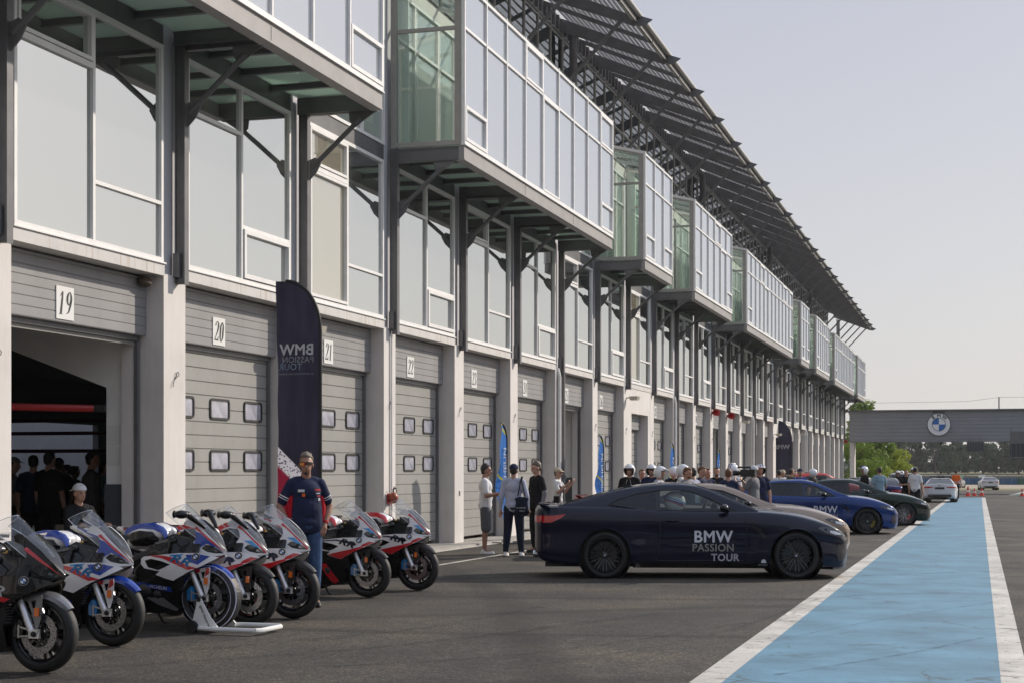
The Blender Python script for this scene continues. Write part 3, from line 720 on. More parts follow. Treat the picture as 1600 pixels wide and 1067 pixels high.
# notices on the partition of bay 19
g = G(); 
for z in (1.62, 1.92): g.box(-11.87, -11.68, CY(19)-.345, CY(19)-.334, z, z+.26)
g.build('notice_sheet', PLATE, BLD)
# overhead booms and pipes in the garage
g = G()
g.tube([(-12.0, CY(19)-.5, 2.42), (-14.6, CY(18)+.3, 2.40), (-18, CY(18)-.5, 2.4)], .05, 8); g.tube([(-11.85, CY(19)-.45, 2.42), (-12.1, CY(19)-.53, 2.42)], .055, 8, 1)
g.tube([(-13.5, CY(19)-.5, 2.75), (-17, CY(18)-.5, 2.7)], .03, 8)
g.tube([(-15.5, CY(18)+2.9, 3.2), (-15.5, CY(18)+2.9, 4.2)], .04, 8)
g.tube([(-12.3, CY(25)-.6, 2.5), (-16, CY(25)-1.6, 2.5)], .05, 8)
g.build('boom', [REDP, BLACK], BLD)
g = G()
for z in (1.9, 2.25, 2.5): g.box(-24, -12.6, CY(20)+3.0, CY(20)+3.06, z, z+.07)
g.tube([(-13.2, CY(18)+1.3, 2.9), (-13.2, CY(18)+1.3, 4.2)], .035, 8, 1)
g.build('ceiling_rail', [mat('dark_red_rail', (.10, .015, .015), .5), WHITE], BLD)
# lattice truss tower inside
tr = empty('truss_tower', (-16.6, 24.0, 0), R(20), 'aluminium lattice tower standing inside open garage 19', 'truss')
g = G()
for a, b in ((-.15, -.15), (.15, -.15), (.15, .15), (-.15, .15)): g.tube([(a, b, -.05), (a, b, 2.75)], .025, 8)
g.build('post', CHROME, tr); g = G()
q = [(-.15, -.15), (.15, -.15), (.15, .15), (-.15, .15)]
for i in range(9):
    for s in range(4):
        a, b = q[s], q[(s+1) % 4]
        if (i+s) % 2: a, b = b, a
        g.tube([(a[0], a[1], i*.3), (b[0], b[1], (i+1)*.3)], .012, 6)
g.box(-.22, .22, -.22, .22, 2.75, 2.79); g.build('lattice', CHROME, tr)
# drainpipes
g = G()
for n in (24, 28, 33, 39, 43):
    g = G(); y = CY(n)-.12; g.tube([(XF-.1, y, 4.4), (XF+.02, y, 4.3), (XF+.06, y, 4.1), (XF+.06, y, -.15)], .05, 10)
    g.box(XF+.0, XF+.16, y+.16, y+.24, 0, 4.25, 1); g.build('drainpipe', [FRAMEW, STEEL], BLD)
g = G()
for n in (21,): g.tube([(XF+.03, CY(n)+.02, 4.25), (XF+.03, CY(n)+.02, -.12)], .022, 8)
g.build('conduit', FRAMEW, BLD)
# small plates near the piers' feet
g = G()
for n in (22, 20, 23): g.box(XF, XF+.01, CY(n)-.02, CY(n)+.05, 1.0, 1.1)
g.build('socket', STEEL2, BLD)
# red horn speakers and pale floodlights fixed to the piers
g = G()
def horn(y, z=4.05):
    g.lathe([(.02, 0), (.05, .02), (.06, .12), (.13, .24), (.15, .26), (.12, .25), (.04, .12)], (XF+.05, y, z), (.6, -.8, 0), 14)
    g.box(XF, XF+.08, y-.05, y+.05, z-.06, z+.06)
    g.lathe([(.02, 0), (.05, .02), (.06, .12), (.13, .24), (.15, .26), (.12, .25), (.04, .12)], (XF+.05, y, z), (.7, .7, 0), 14)
for n in (30, 31, 46): g = G(); horn(CY(n)+.05); g.build('horn_speaker', mat('red_plastic', (.42, .02, .02), .4), BLD)
g = G()
def flood(y, z=3.92):
    g.box(XF, XF+.16, y-.03, y+.03, z-.02, z+.02); g.prism([(-.16, -.10), (.16, -.10), (.2, .06), (-.2, .06)], -.09, .12, lambda u, v, c: (XF+.26+u*.7+c*.2, y+c, z+v*.8))
for n in (26, 20, 32, 35, 38, 40): g = G(); flood(CY(n)+.1, 3.6 if n == 35 else 3.92); g.build('floodlight', mat('cream_lamp_housing', (.5, .46, .38), .5), BLD)
# ================================================================= motorcycles
TYRE = mat('tyre_rubber', (.011, .011, .011), .65, var=.3, vs=20, bump=.15, bs=120)
MBLK = mat('bike_black', (.006, .006, .007), .25, coat=.6, spec=.15)
MMAT = mat('bike_matt_black', (.016, .016, .017), .45, var=.2, vs=20)
MWHT = mat('bike_white', (.70, .70, .71), .25, coat=.8)
MBLU = mat('bike_blue', (.010, .045, .30), .25, coat=.8)
MLBL = mat('bike_light_blue', (.03, .28, .62), .25, coat=.8)
MRED = mat('bike_red', (.50, .012, .02), .25, coat=.8)
MGRY = mat('bike_grey', (.20, .20, .21), .35, .4, coat=.3)
FORKS = mat('fork_silver', (.62, .62, .64), .3, .7)
GOLD = mat('fork_gold', (.45, .27, .08), .3, .9)
DISC = mat('brake_disc', (.28, .28, .29), .3, .9)
CALB = mat('caliper_blue', (.01, .16, .38), .35, coat=.4)
ORNG = mat('orange_reflector', (.75, .16, .01), .3, coat=.5)
LENS = mat('dark_lens', (.02, .022, .025), .06, coat=1)
WSCR = thinglass('windscreen_clear', (.90, .91, .92), .05)
EMB = [mat('emblem_blue', (.02, .13, .42), .35), mat('emblem_white', (.78, .78, .78), .35), mat('emblem_black', (.01, .01, .012), .35), mat('emblem_silver', (.5, .5, .5), .3, .8)]
def roundel(r, fn, ring=2, letters=False, t=.004):
    # four quarters inside a ring ; fn maps (a,b,height) to 3d
    g = G(); n = 32
    def disc(r0, r1, a0, a1, hh, mi):
        k = max(2, int(n*(a1-a0)/360)); v = []
        for i in range(k+1):
            a = R(a0+(a1-a0)*i/k); v += [fn(r0*math.cos(a), r0*math.sin(a), hh), fn(r1*math.cos(a), r1*math.sin(a), hh)]
        g.add(v, [(2*i, 2*i+1, 2*i+3, 2*i+2) for i in range(k)], mi)
    disc(.93*r, r, 0, 360, t*.2, 3 if ring == 2 else 2); disc(.56*r, .94*r, 0, 360, t*.4, ring); disc(.54*r, .58*r, 0, 360, t, 3 if ring == 2 else 2)
    for q in range(4): disc(0, .55*r, q*90, q*90+90, t*.8, 0 if q in (1, 3) else 1)
    if letters:
        for ch, a in (('B', 128), ('M', 90), ('W', 52)):
            tg = text(ch, r*.40, bold=.012*r); c_, s_ = math.cos(R(a-90)), math.sin(R(a-90))
            g.add([fn(-s_*(p[1]+.75*r)+c_*p[0], c_*(p[1]+.75*r)+s_*p[0], t*1.6+p[2]*.2) for p in tg.v], tg.f, 1 if ring == 2 else 2)
    return g
def wheel_parts(rr, wd, rim_r, nsp, rear=False, rimm=MBLK):
    t = G(); hw = wd/2
    prof = [(rim_r, -hw*.72), (rim_r+.012, -hw*.86), (rr-.06, -hw*1.0), (rr-.032, -hw*.95), (rr-.014, -hw*.72), (rr-.003, -hw*.4), (rr, 0), (rr-.003, hw*.4), (rr-.014, hw*.72), (rr-.032, hw*.95), (rr-.06, hw), (rim_r+.012, hw*.86), (rim_r, hw*.72)]
    t.lathe(prof, (0, 0, 0), n=56)
    k = G(); k.lathe([(rim_r+.004, -hw*.72), (rim_r-.012, -hw*.74), (rim_r-.022, -hw*.6), (rim_r-.026, 0), (rim_r-.022, hw*.6), (rim_r-.012, hw*.74), (rim_r+.004, hw*.72)], (0, 0, 0), n=48)
    k.lathe([(.0, -.05), (.045, -.05), (.05, -.03), (.05, .03), (.045, .05), (0, .05)], (0, 0, 0), n=20)
    for i in range(nsp):
        for da in (-.13, .13):
            a = 2*math.pi*i/nsp; b = a+da*1.2; 
            p0 = Vector((math.cos(a+da*.5)*.04, 0, math.sin(a+da*.5)*.04)); p1 = Vector((math.cos(b)*(rim_r-.02), 0, math.sin(b)*(rim_r-.02)))
            k.beam(p0, p1, .03, .022, up=(0, 1, 0))
    return t.mesh('tyre', TYRE), k.mesh('rim', rimm)
def disc_mesh(r):
    g = G()
    for s in (-1, 1):
        y = s*.062; n = 40
        g.lathe([(r*.66, y-.0025), (r, y-.0025), (r, y+.0025), (r*.66, y+.0025)], (0, 0, 0), n=n, closed=True)
    h = G()
    for s in (-1, 1):
        y = s*.066
        for i in range(36):
            a = 2*math.pi*i/36; q = r*(.74+.09*(i % 3)); h.lathe([(0, 0), (.005, 0)], (math.cos(a)*q, y, math.sin(a)*q), n=6)
        for i in range(8):
            a = 2*math.pi*i/8; h.beam((math.cos(a)*r*.68, s*.06, math.sin(a)*r*.68), (math.cos(a)*r*.42, s*.056, math.sin(a)*r*.42), .02, .006, up=(0, 1, 0))
        h.lathe([(r*.38, s*.054-.003), (r*.46, s*.054-.003), (r*.46, s*.054+.003), (r*.38, s*.054+.003)], (0, 0, 0), n=24, closed=True)
    return g.mesh('brake_disc', DISC), h.mesh('disc_carrier', MBLK)
fw_t, fw_r = wheel_parts(.302, .12, .222, 5); rw_t, rw_r = wheel_parts(.316, .19, .222, 5)
dk, dh = disc_mesh(.16)
# half width of the fairing at (x, z)
_wx = sm([(-1.1, .17), (-.7, .215), (-.35, .255), (-.1, .24), (.02, .20), (.10, .13), (.155, .05), (.175, .012)])
_wz = sm([(.12, .45), (.3, .72), (.5, .93), (.62, 1.0), (.74, .97), (.86, .78), (1.0, .62), (1.2, .5)])
def fw(x, z): return _wx(x)*_wz(z)
def side(g, poly, off=0, h=.05, thick=.006, holes=(), mi=None, sides=(-1, 1), yf=None):
    yf = yf or fw
    for s in sides:
        P = poly if s < 0 else [(a, b) for a, b in poly]
        g2 = G(); g2.patch(P, lambda a, b: (a, -(yf(a, b)+off), b), h, holes, thick)
        if s > 0: g2.v = [(x, -y, z) for x, y, z in g2.v]; g2.f = [tuple(reversed(f)) for f in g2.f]
        g.merge(g2, mi=mi if mi is not None else g.mi)
        if not hasattr(g, 'hv'): g.hv = {-1: G(), 1: G()}
        g.hv[s].merge(g2, mi=mi if mi is not None else g.mi)
    return g
def band(path, w):
    # ribbon polygon around a centre path with widths
    L = []; Rr = []
    for i, (x, y) in enumerate(path):
        a = path[max(0, i-1)]; b = path[min(len(path)-1, i+1)]; dx, dy = b[0]-a[0], b[1]-a[1]; q = math.hypot(dx, dy)
        ww = w[i] if hasattr(w, '__len__') else w
        L.append((x-dy/q*ww/2, y+dx/q*ww/2)); Rr.append((x+dy/q*ww/2, y-dx/q*ww/2))
    return L+Rr[::-1]
def make_bike(var, label, mirrors=True, warmer=False):
    # var: 'blue' (white/blue/red), 'red' (white/red/black), 'black'
    B = empty('motorcycle', (0, 0, 0), 0, label, 'motorcycle', 'sport motorcycles parked nose out in a row')
    AX = (0, 0, .302)
    main = {'blue': MWHT, 'red': MWHT, 'black': MBLK}[var]
    def at(o, p): o.location = p; return o
    # wheels
    fwl = at(link('front_wheel', fw_r, B), AX); link('tyre', fw_t, fwl); link('brake_disc', dk, fwl); link('disc_carrier', dh, fwl)
    rwl = at(link('rear_wheel', rw_r, B), (-1.44, 0, .316)); link('tyre', rw_t, rwl)
    if warmer:
        g = G(); hw = .075; g.lathe([(.232, -hw*.8), (.27, -hw*1.08), (.312, -hw*.7), (.316, 0), (.312, hw*.7), (.27, hw*1.08), (.232, hw*.8)], (0, 0, 0), n=60)
        for i, p in enumerate(g.v):
            a = math.atan2(p[2], p[0]); k_ = 1+.012*math.sin(a*34)+.006*math.sin(a*57); g.v[i] = (p[0]*k_, p[1]*(1+.08*math.sin(a*29)), p[2]*k_)
        o = g.build('tyre_warmer', mat('warmer_cloth', (.012, .012, .013), .5, bump=.6, bs=50), fwl)
        G().lathe([(.3175, -.058), (.309, -.064)], (0, 0, 0), n=60).lathe([(.262, -.083), (.268, -.083)], (0, 0, 0), n=60).build('warmer_piping', mat('pale_piping', (.6, .6, .75), .4), o)
    # steering axis direction
    up = Vector((-.42, 0, .907)).normalized()
    fk = GOLD if var == 'black' else MMAT
    for s in (-1, 1):
        a = Vector((.0, s*.105, .302)); b0 = Vector((-.035, s*.105, .32))
        g = G(); g.tube([b0+up*.0, b0+up*.10, b0+up*.30], [.030, .030, .027], 14); g.box(-.05, .03, s*.105-.022, s*.105+.022, .27, .34)
        lg = g.build('fork_leg', FORKS, B)
        G().tube([b0+up*.29, b0+up*.62], .026, 14).build('fork_tube', fk, lg); G().tube([b0+up*.26, b0+up*.32], .031, 14).build('fork_seal', MMAT, lg)
        g = G(); g.lathe([(0, 0), (.022, 0), (.022, .012), (.012, .012), (.012, .03), (0, .03)], (0, s*.125, .302), (0, s, 0), 16); g.build('axle_nut', MMAT, lg)
        # caliper with cast bracket
        g = G(); g.beam((-.03, s*.118, .33), (-.15, s*.112, .36), .012, .02, up=(0, 1, 0)); g.beam((-.03, s*.118, .29), (-.15, s*.112, .28), .012, .02, up=(0, 1, 0)); g.beam((-.14, s*.112, .27), (-.14, s*.112, .37), .014, .03, up=(0, 1, 0))
        g.build('caliper_bracket', ALU, lg)
        g = G(); g.prism([(-.19, .28), (-.12, .27), (-.105, .33), (-.115, .40), (-.155, .42), (-.195, .37)], s*.06, s*.118, lambda u, v, c: (u, c, v)); g.ball((-.15, s*.118, .31), (.02, .008, .02), 8); g.ball((-.15, s*.118, .37), (.02, .008, .02), 8)
        g.build('caliper', MBLK if var == 'black' else CALB, lg)
        G().tube([(-.13, s*.10, .42), (-.17, s*.13, .50), (-.16, s*.15, .58), (-.2, s*.12, .68)], .005, 6).build('brake_hose', MMAT, lg)
    # front mudguard
    g = G(); a0, a1, k = 38, 148, 14; v = []
    cs = [(-.075, -.045), (-.066, -.012), (-.035, .006), (0, .011), (.035, .006), (.066, -.012), (.075, -.045)]
    for i in range(k+1):
        a = R(a0+(a1-a0)*i/k); nar = 1-.45*max(0, 1-i/4.5)
        for y, dr in cs: v.append((math.cos(a)*(.322+dr), y*nar, .302+math.sin(a)*(.322+dr)))
    g.add(v, [(i*7+j, i*7+j+1, (i+1)*7+j+1, (i+1)*7+j) for i in range(k) for j in range(6)])
    fm = {'blue': MBLU, 'red': MGRY if False else MMAT, 'black': MGRY}[var]
    fen = g.build('front_mudguard', fm, B); fen.data.materials[0] = fm
    leg = [(-.12, .575), (-.01, .60), (.05, .605), (.055, .55), (.045, .42), (.02, .345), (.0, .345), (-.03, .45), (-.07, .54)]
    lm = {'blue': MWHT, 'red': MMAT, 'black': MGRY}[var]
    hole = [(-.045, .555), (.0, .565), (-.01, .50), (-.03, .50)]
    g = G(); side(g, leg, 0, .04, .006, [hole], yf=lambda a, b: .108+.0*(a)); g.build('mudguard_bracket', lm, fen)
    if var == 'blue':
        g = G(); side(g, [(-.115, .574), (-.05, .59), (-.06, .55), (-.085, .548)], .004, .04, .002, yf=lambda a, b: .108)
        side(g, [(.012, .598), (.05, .602), (.052, .55), (.0, .515)], .004, .04, .002, yf=lambda a, b: .108); g.build('mudguard_stripe', MRED, fen)
    for s in (-1, 1): G().box(.0, .035, s*.122-.006 if s > 0 else s*.122-.008, s*.122+.008 if s > 0 else s*.122+.006, .44, .505).build('reflector', ORNG, fen)
    # side fairing
    op = [(-.60, .665), (-.52, .685), (-.40, .665), (-.30, .635), (-.37, .60), (-.44, .575), (-.56, .60)]
    outl = [(-.64, .70), (-.42, .725), (-.22, .745), (-.02, .748), (.08, .725), (.135, .700), (.10, .675), (.03, .63), (-.12, .56), (-.28, .475), (-.36, .495), (-.47, .53), (-.42, .565), (-.60, .59), (-.64, .63)]
    g = G(); side(g, outl, 0, .05, .008, [op]); sf = g.build('side_fairing', main if var != 'black' else MBLK, B, 50)
    dec = lambda name, poly, m, off=.003, h=.05: side(G(), poly, off, h, .002).build(name, m, sf, 60)
    if var == 'blue':
        dec('red_stripe', [(-.55, .715), (-.40, .722), (-.26, .70), (-.14, .635), (-.02, .60), (-.12, .585), (-.24, .635), (-.38, .69)], MRED)
        dec('blue_stripe', [(-.14, .73), (.0, .735), (.08, .715), (.04, .68), (-.02, .635), (-.10, .665)], MBLU, .0025); dec('light_stripe', [(-.30, .728), (-.16, .738), (-.19, .716), (-.31, .712)], MLBL, .003)
    elif var == 'red':
        dec('red_panel', [(-.46, .531), (-.36, .497), (-.28, .477), (-.10, .570), (.02, .627), (-.02, .635), (-.14, .60), (-.26, .575)], MRED)
        dec('dark_band', [(-.63, .64), (-.50, .695), (-.34, .70), (-.20, .675), (-.10, .64), (-.06, .66), (-.16, .70), (-.34, .722), (-.60, .702)], mat('bike_navy', (.012, .02, .07), .25, coat=.8)); dec('red_patch', [(.0, .66), (.07, .70), (.12, .69), (.04, .64), (-.02, .63)], MRED)
    else:
        dec('red_stripe', [(-.55, .63), (-.40, .63), (-.26, .60), (-.14, .57), (-.2, .545), (-.3, .57), (-.42, .60)], MRED)
    # letters along the flank
    tg = text('RR', .14, shear=.35, bold=.004, ext=.001); tm = {'blue': MBLK, 'red': mat('bike_navy', (.012, .02, .07), .25, coat=.8), 'black': MWHT}[var]
    g = G()
    for s in (-1, 1):
        cx, cz_ = (-.20, .675) if var != 'black' else (-.30, .65); a = R(-16)*1
        v = []
        for p in tg.v:
            u = p[0] if s < 0 else -p[0]; 
            X = cx+(u*1.25)*math.cos(a)-p[1]*.8*math.sin(a) if s < 0 else cx-(-u*1.25)*math.cos(a); Z = cz_+(u*1.25)*math.sin(a)+p[1]*.8*math.cos(a)
            v.append((X, s*(fw(X, Z)+.006), Z))
        g.add(v, tg.f if s < 0 else [tuple(reversed(f)) for f in tg.f])
    g.build('model_lettering', MLBL if var == 'blue' else tm, sf, 0)
    for s in (-1, 1):
        def fn(a, b, c, s=s): X = -.02-(.0)+a*-s if False else -.035+a*(1 if s < 0 else -1); Z = .712+b; return (X, s*(fw(X, Z)+.008+c), Z)
        g = roundel(.036, fn)
        if s > 0: g.f = [tuple(reversed(f)) for f in g.f]
        g.build('emblem', EMB, sf, 0)
    # upper black panel
    up_ = [(-.64, .70), (-.56, .80), (-.46, .86), (-.33, .93), (-.20, .90), (-.06, .875), (-.02, .83), (-.015, .75), (-.22, .747), (-.42, .727)]
    yfu = lambda a, b: fw(a, b)*(1-.25*max(0, b-.74)/.2)-.006
    side(G(), up_, 0, .05, .008, yf=yfu).build('upper_panel', MBLK, B, 50)
    # nose
    ynose = sm([(-.34, .175), (-.2, .18), (-.06, .165), (.05, .12), (.12, .065), (.165, .02), (.182, .0)])
    zf = sm([(.62, .75), (.74, 1.0), (.86, .95), (1.0, .78), (1.16, .55)])
    yn = lambda a, b: max(.0, ynose(a))*zf(b)
    nose = spl([(-.22, 1.02), (-.16, 1.075), (-.08, 1.03), (.02, .945), (.11, .845), (.178, .75), (.176, .725), (.11, .72), (.02, .735), (-.03, .785), (-.10, .83), (-.065, .90), (-.10, .98)], 3)
    hl = [(-.015, .79), (.02, .825), (.075, .815), (.13, .77), (.162, .738), (.10, .738), (.03, .755)]
    g = G(); side(g, nose, 0, .035, .008, [hl], yf=yn)
    nz = g.build('nose_fairing', main, B, 50)
    # top bridge of the nose, closing the gap between both flanks
    top = [(-.12, 1.055), (-.05, 1.0), (.02, .945), (.07, .89), (.11, .845), (.15, .79), (.178, .75), (.182, .735)]
    g = G(); v = []
    for x, z in top:
        w_ = yn(x, z-.012)*.86
        for q in (-1, -.6, 0, .6, 1): v.append((x+.004, q*w_, z+.010*(1-q*q)))
    g.add(v, [(i*5+j, i*5+j+1, (i+1)*5+j+1, (i+1)*5+j) for i in range(len(top)-1) for j in range(4)])
    v = [(x-.0, s*yn(x, z)*.9, z) for x, z in ((.18, .735), (.12, .70), (.02, .66), (-.10, .63)) for s in (-1, 1)]
    g.add(v, [(0, 1, 3, 2), (2, 3, 5, 4), (4, 5, 7, 6)]); g.build('nose_bridge', MBLK, nz, 60)
    side(G(), [(a, b) for a, b in densify(hl, .05)], -.012, .03, .004, yf=yn).build('headlight', LENS, nz, 60)
    side(G(), [(.085, .775), (.105, .772), (.12, .758), (.095, .755)], -.004, .03, .004, yf=yn).build('headlight_lamp', mat('lamp_glass', (.25, .27, .3), .05, .6, coat=1), nz, 60)
    cn = [(-.03, .785), (.0, .775), (.05, .748), (.10, .732), (.17, .732), (.10, .712), (.0, .72), (-.05, .745)]
    side(G(), cn, .006, .03, .006, yf=yn).build('winglet', MWHT if var != 'black' else MBLK, nz, 60)
    if var == 'blue':
        side(G(), [(-.09, .955), (-.03, .935), (.06, .855), (.12, .795), (.16, .75), (.10, .80), (.03, .835), (-.02, .80), (-.09, .835), (-.065, .90)], .003, .03, .002, yf=yn).build('nose_stripe', MBLU, nz, 60)
        side(G(), [(-.10, .985), (-.075, 1.0), (.0, .935), (.08, .86), (.14, .79), (.17, .745), (.13, .79), (.05, .862), (-.03, .94)], .005, .03, .002, yf=yn).build('nose_stripe', MRED, nz, 60)
    elif var == 'red':
        side(G(), [(-.10, .995), (-.08, 1.02), (.01, .94), (.10, .845), (.172, .75), (.16, .735), (.12, .80), (.03, .90), (-.04, .965)], .004, .03, .002, yf=yn).build('nose_stripe', MRED, nz, 60)
        side(G(), [(-.02, .865), (.05, .865), (.12, .79), (.07, .805), (.03, .835)], .004, .03, .002, yf=yn).build('nose_stripe', MLBL, nz, 60)
    else:
        side(G(), [(-.10, .955), (-.07, .97), (.01, .91), (.10, .825), (.17, .745), (.10, .81), (.0, .885)], .004, .03, .002, yf=yn).build('nose_stripe', MRED, nz, 60)
    # windscreen : double bubble
    g = G(); v = []; n1, n2 = 10, 12
    for i in range(n1+1):
        t = i/n1; x = .085-.345*t-.02*math.sin(math.pi*t); z = .895+.32*t+.028*math.sin(math.pi*t); wd = .085+.075*math.sin(math.pi*min(1, t*.62+.12))-.05*max(0, t-.75)*2
        for j in range(n2+1):
            q = -1+2*j/n2; v.append((x-.14*q*q*(.5+.7*t), q*wd, z-.055*q*q-.03*q**4))
    g.add(v, [(i*(n2+1)+j, i*(n2+1)+j+1, (i+1)*(n2+1)+j+1, (i+1)*(n2+1)+j) for i in range(n1) for j in range(n2)])
    g.build('windscreen', WSCR, B, 0)
    e = [v[n1*(n2+1)+j] for j in range(n2+1)]; G().tube(e, .0025, 5).tube([v[i*(n2+1)] for i in range(n1+1)], .003, 5).tube([v[i*(n2+1)+n2] for i in range(n1+1)], .003, 5).build('screen_edge', mat('screen_edge', (.6, .65, .7), .1, .3), B)
    # lower fairing and belly
    low = [(-.60, .60), (-.47, .53), (-.36, .495), (-.28, .475), (-.21, .52), (-.185, .44), (-.235, .36), (-.235, .20), (-.27, .155), (-.55, .14), (-.88, .20), (-.98, .30), (-.86, .33), (-.80, .42), (-.70, .46), (-.66, .58)]
    side(G(), low, -.008, .05, .008).build('lower_fairing', MBLK if var != 'black' else MMAT, B, 50)
    lf = kids(B)[-1]
    g = G(); v = [(x, s*fw(x, z)*.97, z) for x, z in ((-.235, .20), (-.27, .155), (-.55, .14), (-.88, .20)) for s in (-1, 1)]; g.add(v, [(0, 1, 3, 2), (2, 3, 5, 4), (4, 5, 7, 6)]); g.build('belly_pan', MMAT, B, 0)
    if var == 'blue':
        side(G(), [(-.70, .45), (-.32, .41), (-.31, .365), (-.72, .415)], .0, .05, .003).build('sticker', MBLU, B, 60)
        tg = text('MICHELIN', .045, shear=.2, bold=.001, ext=.001)
        g = G()
        g.add([(-.46+p[0], -(fw(-.46+p[0], .40)+.006), .405+p[1]-p[0]*.1) for p in tg.v], tg.f); g.build('sticker_lettering', MWHT, B, 0)
        side(G(), [(-.62, .30), (-.50, .235), (-.30, .17), (-.27, .19), (-.42, .30)], -.003, .05, .003).build('belly_panel', MGRY, B, 60)
    else:
        side(G(), [(-.86, .345), (-.78, .42), (-.66, .40), (-.74, .345)], -.002, .05, .003).build('belly_panel', MLBL, B, 60)
        side(G(), [(-.60, .40), (-.50, .42), (-.34, .20), (-.40, .165), (-.46, .20)], -.002, .05, .003).build('belly_stripe', MRED, B, 60)
    # engine, frame, radiator, exhaust
    prims = [('c', (-.62, 0, .42), .15, (-.45, 0, .5), .13), ('c', (-.62, -.14, .38), .085, (-.62, .14, .38), .085), ('c', (-.48, -.15, .34), .06, (-.48, .15, .34), .06), ('c', (-.72, 0, .55), .12, (-.5, 0, .72), .1)]
    remesh(prims, 'engine', MMAT, .02, B)
    g = G()
    for s in (-1, 1):
        g.tube([(-.28, s*.06, .86), (-.42, s*.17, .80), (-.70, s*.19, .68), (-.92, s*.14, .46), (-.93, s*.12, .36)], [.045, .04, .045, .04, .03], 8); g.tube([(-.92, s*.11, .40), (-1.2, s*.125, .36), (-1.44, s*.13, .316)], [.045, .035, .028], 8)
        g.tube([(-.8, s*.10, .72), (-1.2, s*.08, .80), (-1.48, s*.05, .90)], .018, 6)
    g.build('frame', MMAT, B)
    g = G(); g.box(-.30, -.25, -.17, .17, .36, .66); g.build('radiator', MMAT, B)
    g = G()
    for i in range(12): z = .38+i*.023; g.box(-.248, -.243, -.165, .165, z, z+.008)
    g.build('radiator_fins', MGRY, B)
    g = G(); g.tube([(-.5, -.05, .18), (-.85, -.08, .17), (-1.0, -.14, .25), (-1.1, -.16, .33)], .04, 10); g.tube([(-1.08, -.165, .32), (-1.34, -.19, .47)], [.058, .062], 14); g.build('exhaust', MMAT, B)
    # tank
    tm_ = {'blue': MWHT, 'red': MWHT, 'black': MBLK}[var]
    tk = remesh([('e', (-.66, 0, .89), (.24, .16, .135)), ('e', (-.56, 0, .93), (.14, .145, .10)), ('c', (-.8, 0, .86), .10, (-.9, 0, .82), .06), ('e', (-.52, .09, .93), (.1, .06, .07)), ('e', (-.52, -.09, .93), (.1, .06, .07))], 'tank', tm_, .012, B, 8)
    def ty(x, z, o=.004):   # outer shell width of the tank
        q = 1-((x+.66)/.26)**2-((z-.89)/.155)**2; return .168*math.sqrt(max(.02, q))+o
    side(G(), [(-.86, .88), (-.80, .93), (-.70, .955), (-.56, .945), (-.49, .90), (-.50, .84), (-.62, .80), (-.80, .80)], 0, .04, .004, yf=ty).build('tank_side', MBLK, tk, 60)
    c_ = {'blue': MBLU, 'red': MRED, 'black': MRED}[var]
    g = G()
    for s in (-1, 1):
        v = []
        P = [(-.90, .955, .085, .012), (-.80, 1.0, .095, .018), (-.68, 1.022, .105, .022), (-.56, 1.02, .115, .028), (-.46, .985, .125, .035), (-.405, .93, .13, .04), (-.41, .865, .135, .03)]
        for x, z, y, w_ in P: v += [(x, s*(y-w_*.6), z+.008), (x, s*(y+w_*.3), z-.004), (x, s*(y+w_*.9), z-.05)]
        g.add(v, [(i*3+j, i*3+j+1, (i+1)*3+j+1, (i+1)*3+j) for i in range(6) for j in range(2)])
    g.build('tank_cover', MBLU if var == 'blue' else (MRED if var == 'red' else MBLK), tk, 60)
    # seat and tail
    remesh([('c', (-.93, 0, .83), .08, (-1.12, 0, .84), .09), ('e', (-1.08, 0, .845), (.14, .13, .035))], 'seat', MMAT, .012, B)
    g = G(); v = []
    for x, z0, z1, w_ in ((-1.08, .78, .87, .12), (-1.2, .83, .93, .12), (-1.35, .88, .975, .10), (-1.50, .93, .99, .06), (-1.58, .96, .985, .02)):
        v += [(x, -w_, z0+.03), (x, -w_*.6, z0), (x, w_*.6, z0), (x, w_, z0+.03), (x, w_*.75, z1), (x, -w_*.75, z1)]
    g.add(v, [(i*6+j, i*6+(j+1) % 6, (i+1)*6+(j+1) % 6, (i+1)*6+j) for i in range(4) for j in range(6)]); g.build('tail', main if var != 'black' else MBLK, B, 40, fixn=True)
    G().box(-1.46, -1.18, -.075, .075, .955, .985).build('tail_pad', MMAT, B)
    g = G()
    for s in (-1, 1): g.add([(-1.10, s*.125, .85), (-1.34, s*.105, .955), (-1.5, s*.065, .985), (-1.34, s*.107, .925), (-1.12, s*.127, .82)], [(0, 1, 2, 3, 4)])
    g.build('tail_stripe', MBLU if var == 'blue' else MRED, B, 0)
    # handlebars, controls, dash
    tp = Vector((-.035, 0, .32))+up*.62
    g = G(); g.box(tp.x-.05, tp.x+.03, -.12, .12, tp.z-.02, tp.z+.005)
    for s in (-1, 1):
        g.tube([(tp.x, s*.105, tp.z), (tp.x-.02, s*.12, tp.z+.005), (tp.x-.11, s*.33, tp.z-.05)], .012, 8)
        g.tube([(tp.x-.01, s*.2, tp.z+.0), (tp.x+.05, s*.24, tp.z-.01), (tp.x-.01, s*.37, tp.z-.04)], .006, 6); g.ball((tp.x-.02, s*.17, tp.z-.01), (.035, .03, .03), 8); g.tube([(tp.x+.02, s*.08, tp.z), (tp.x+.03, s*.08, tp.z+.06)], .018, 8)
        g.tube([(tp.x, s*.1, tp.z), (tp.x+.1, s*.13, tp.z-.06), (-.15, s*.12, .82)], .006, 6)
    for i in range(5): g.tube([(tp.x+.02*i-.05, -.06+.03*i, tp.z+.02), (tp.x+.07, -.08+.04*i, tp.z+.05-.02*i), (tp.x+.12, -.05+.02*i, tp.z-.10)], .006, 6)
    g.box(tp.x+.05, tp.x+.07, -.085, .085, tp.z-.01, tp.z+.09); hbr = g.build('handlebar', MMAT, B)
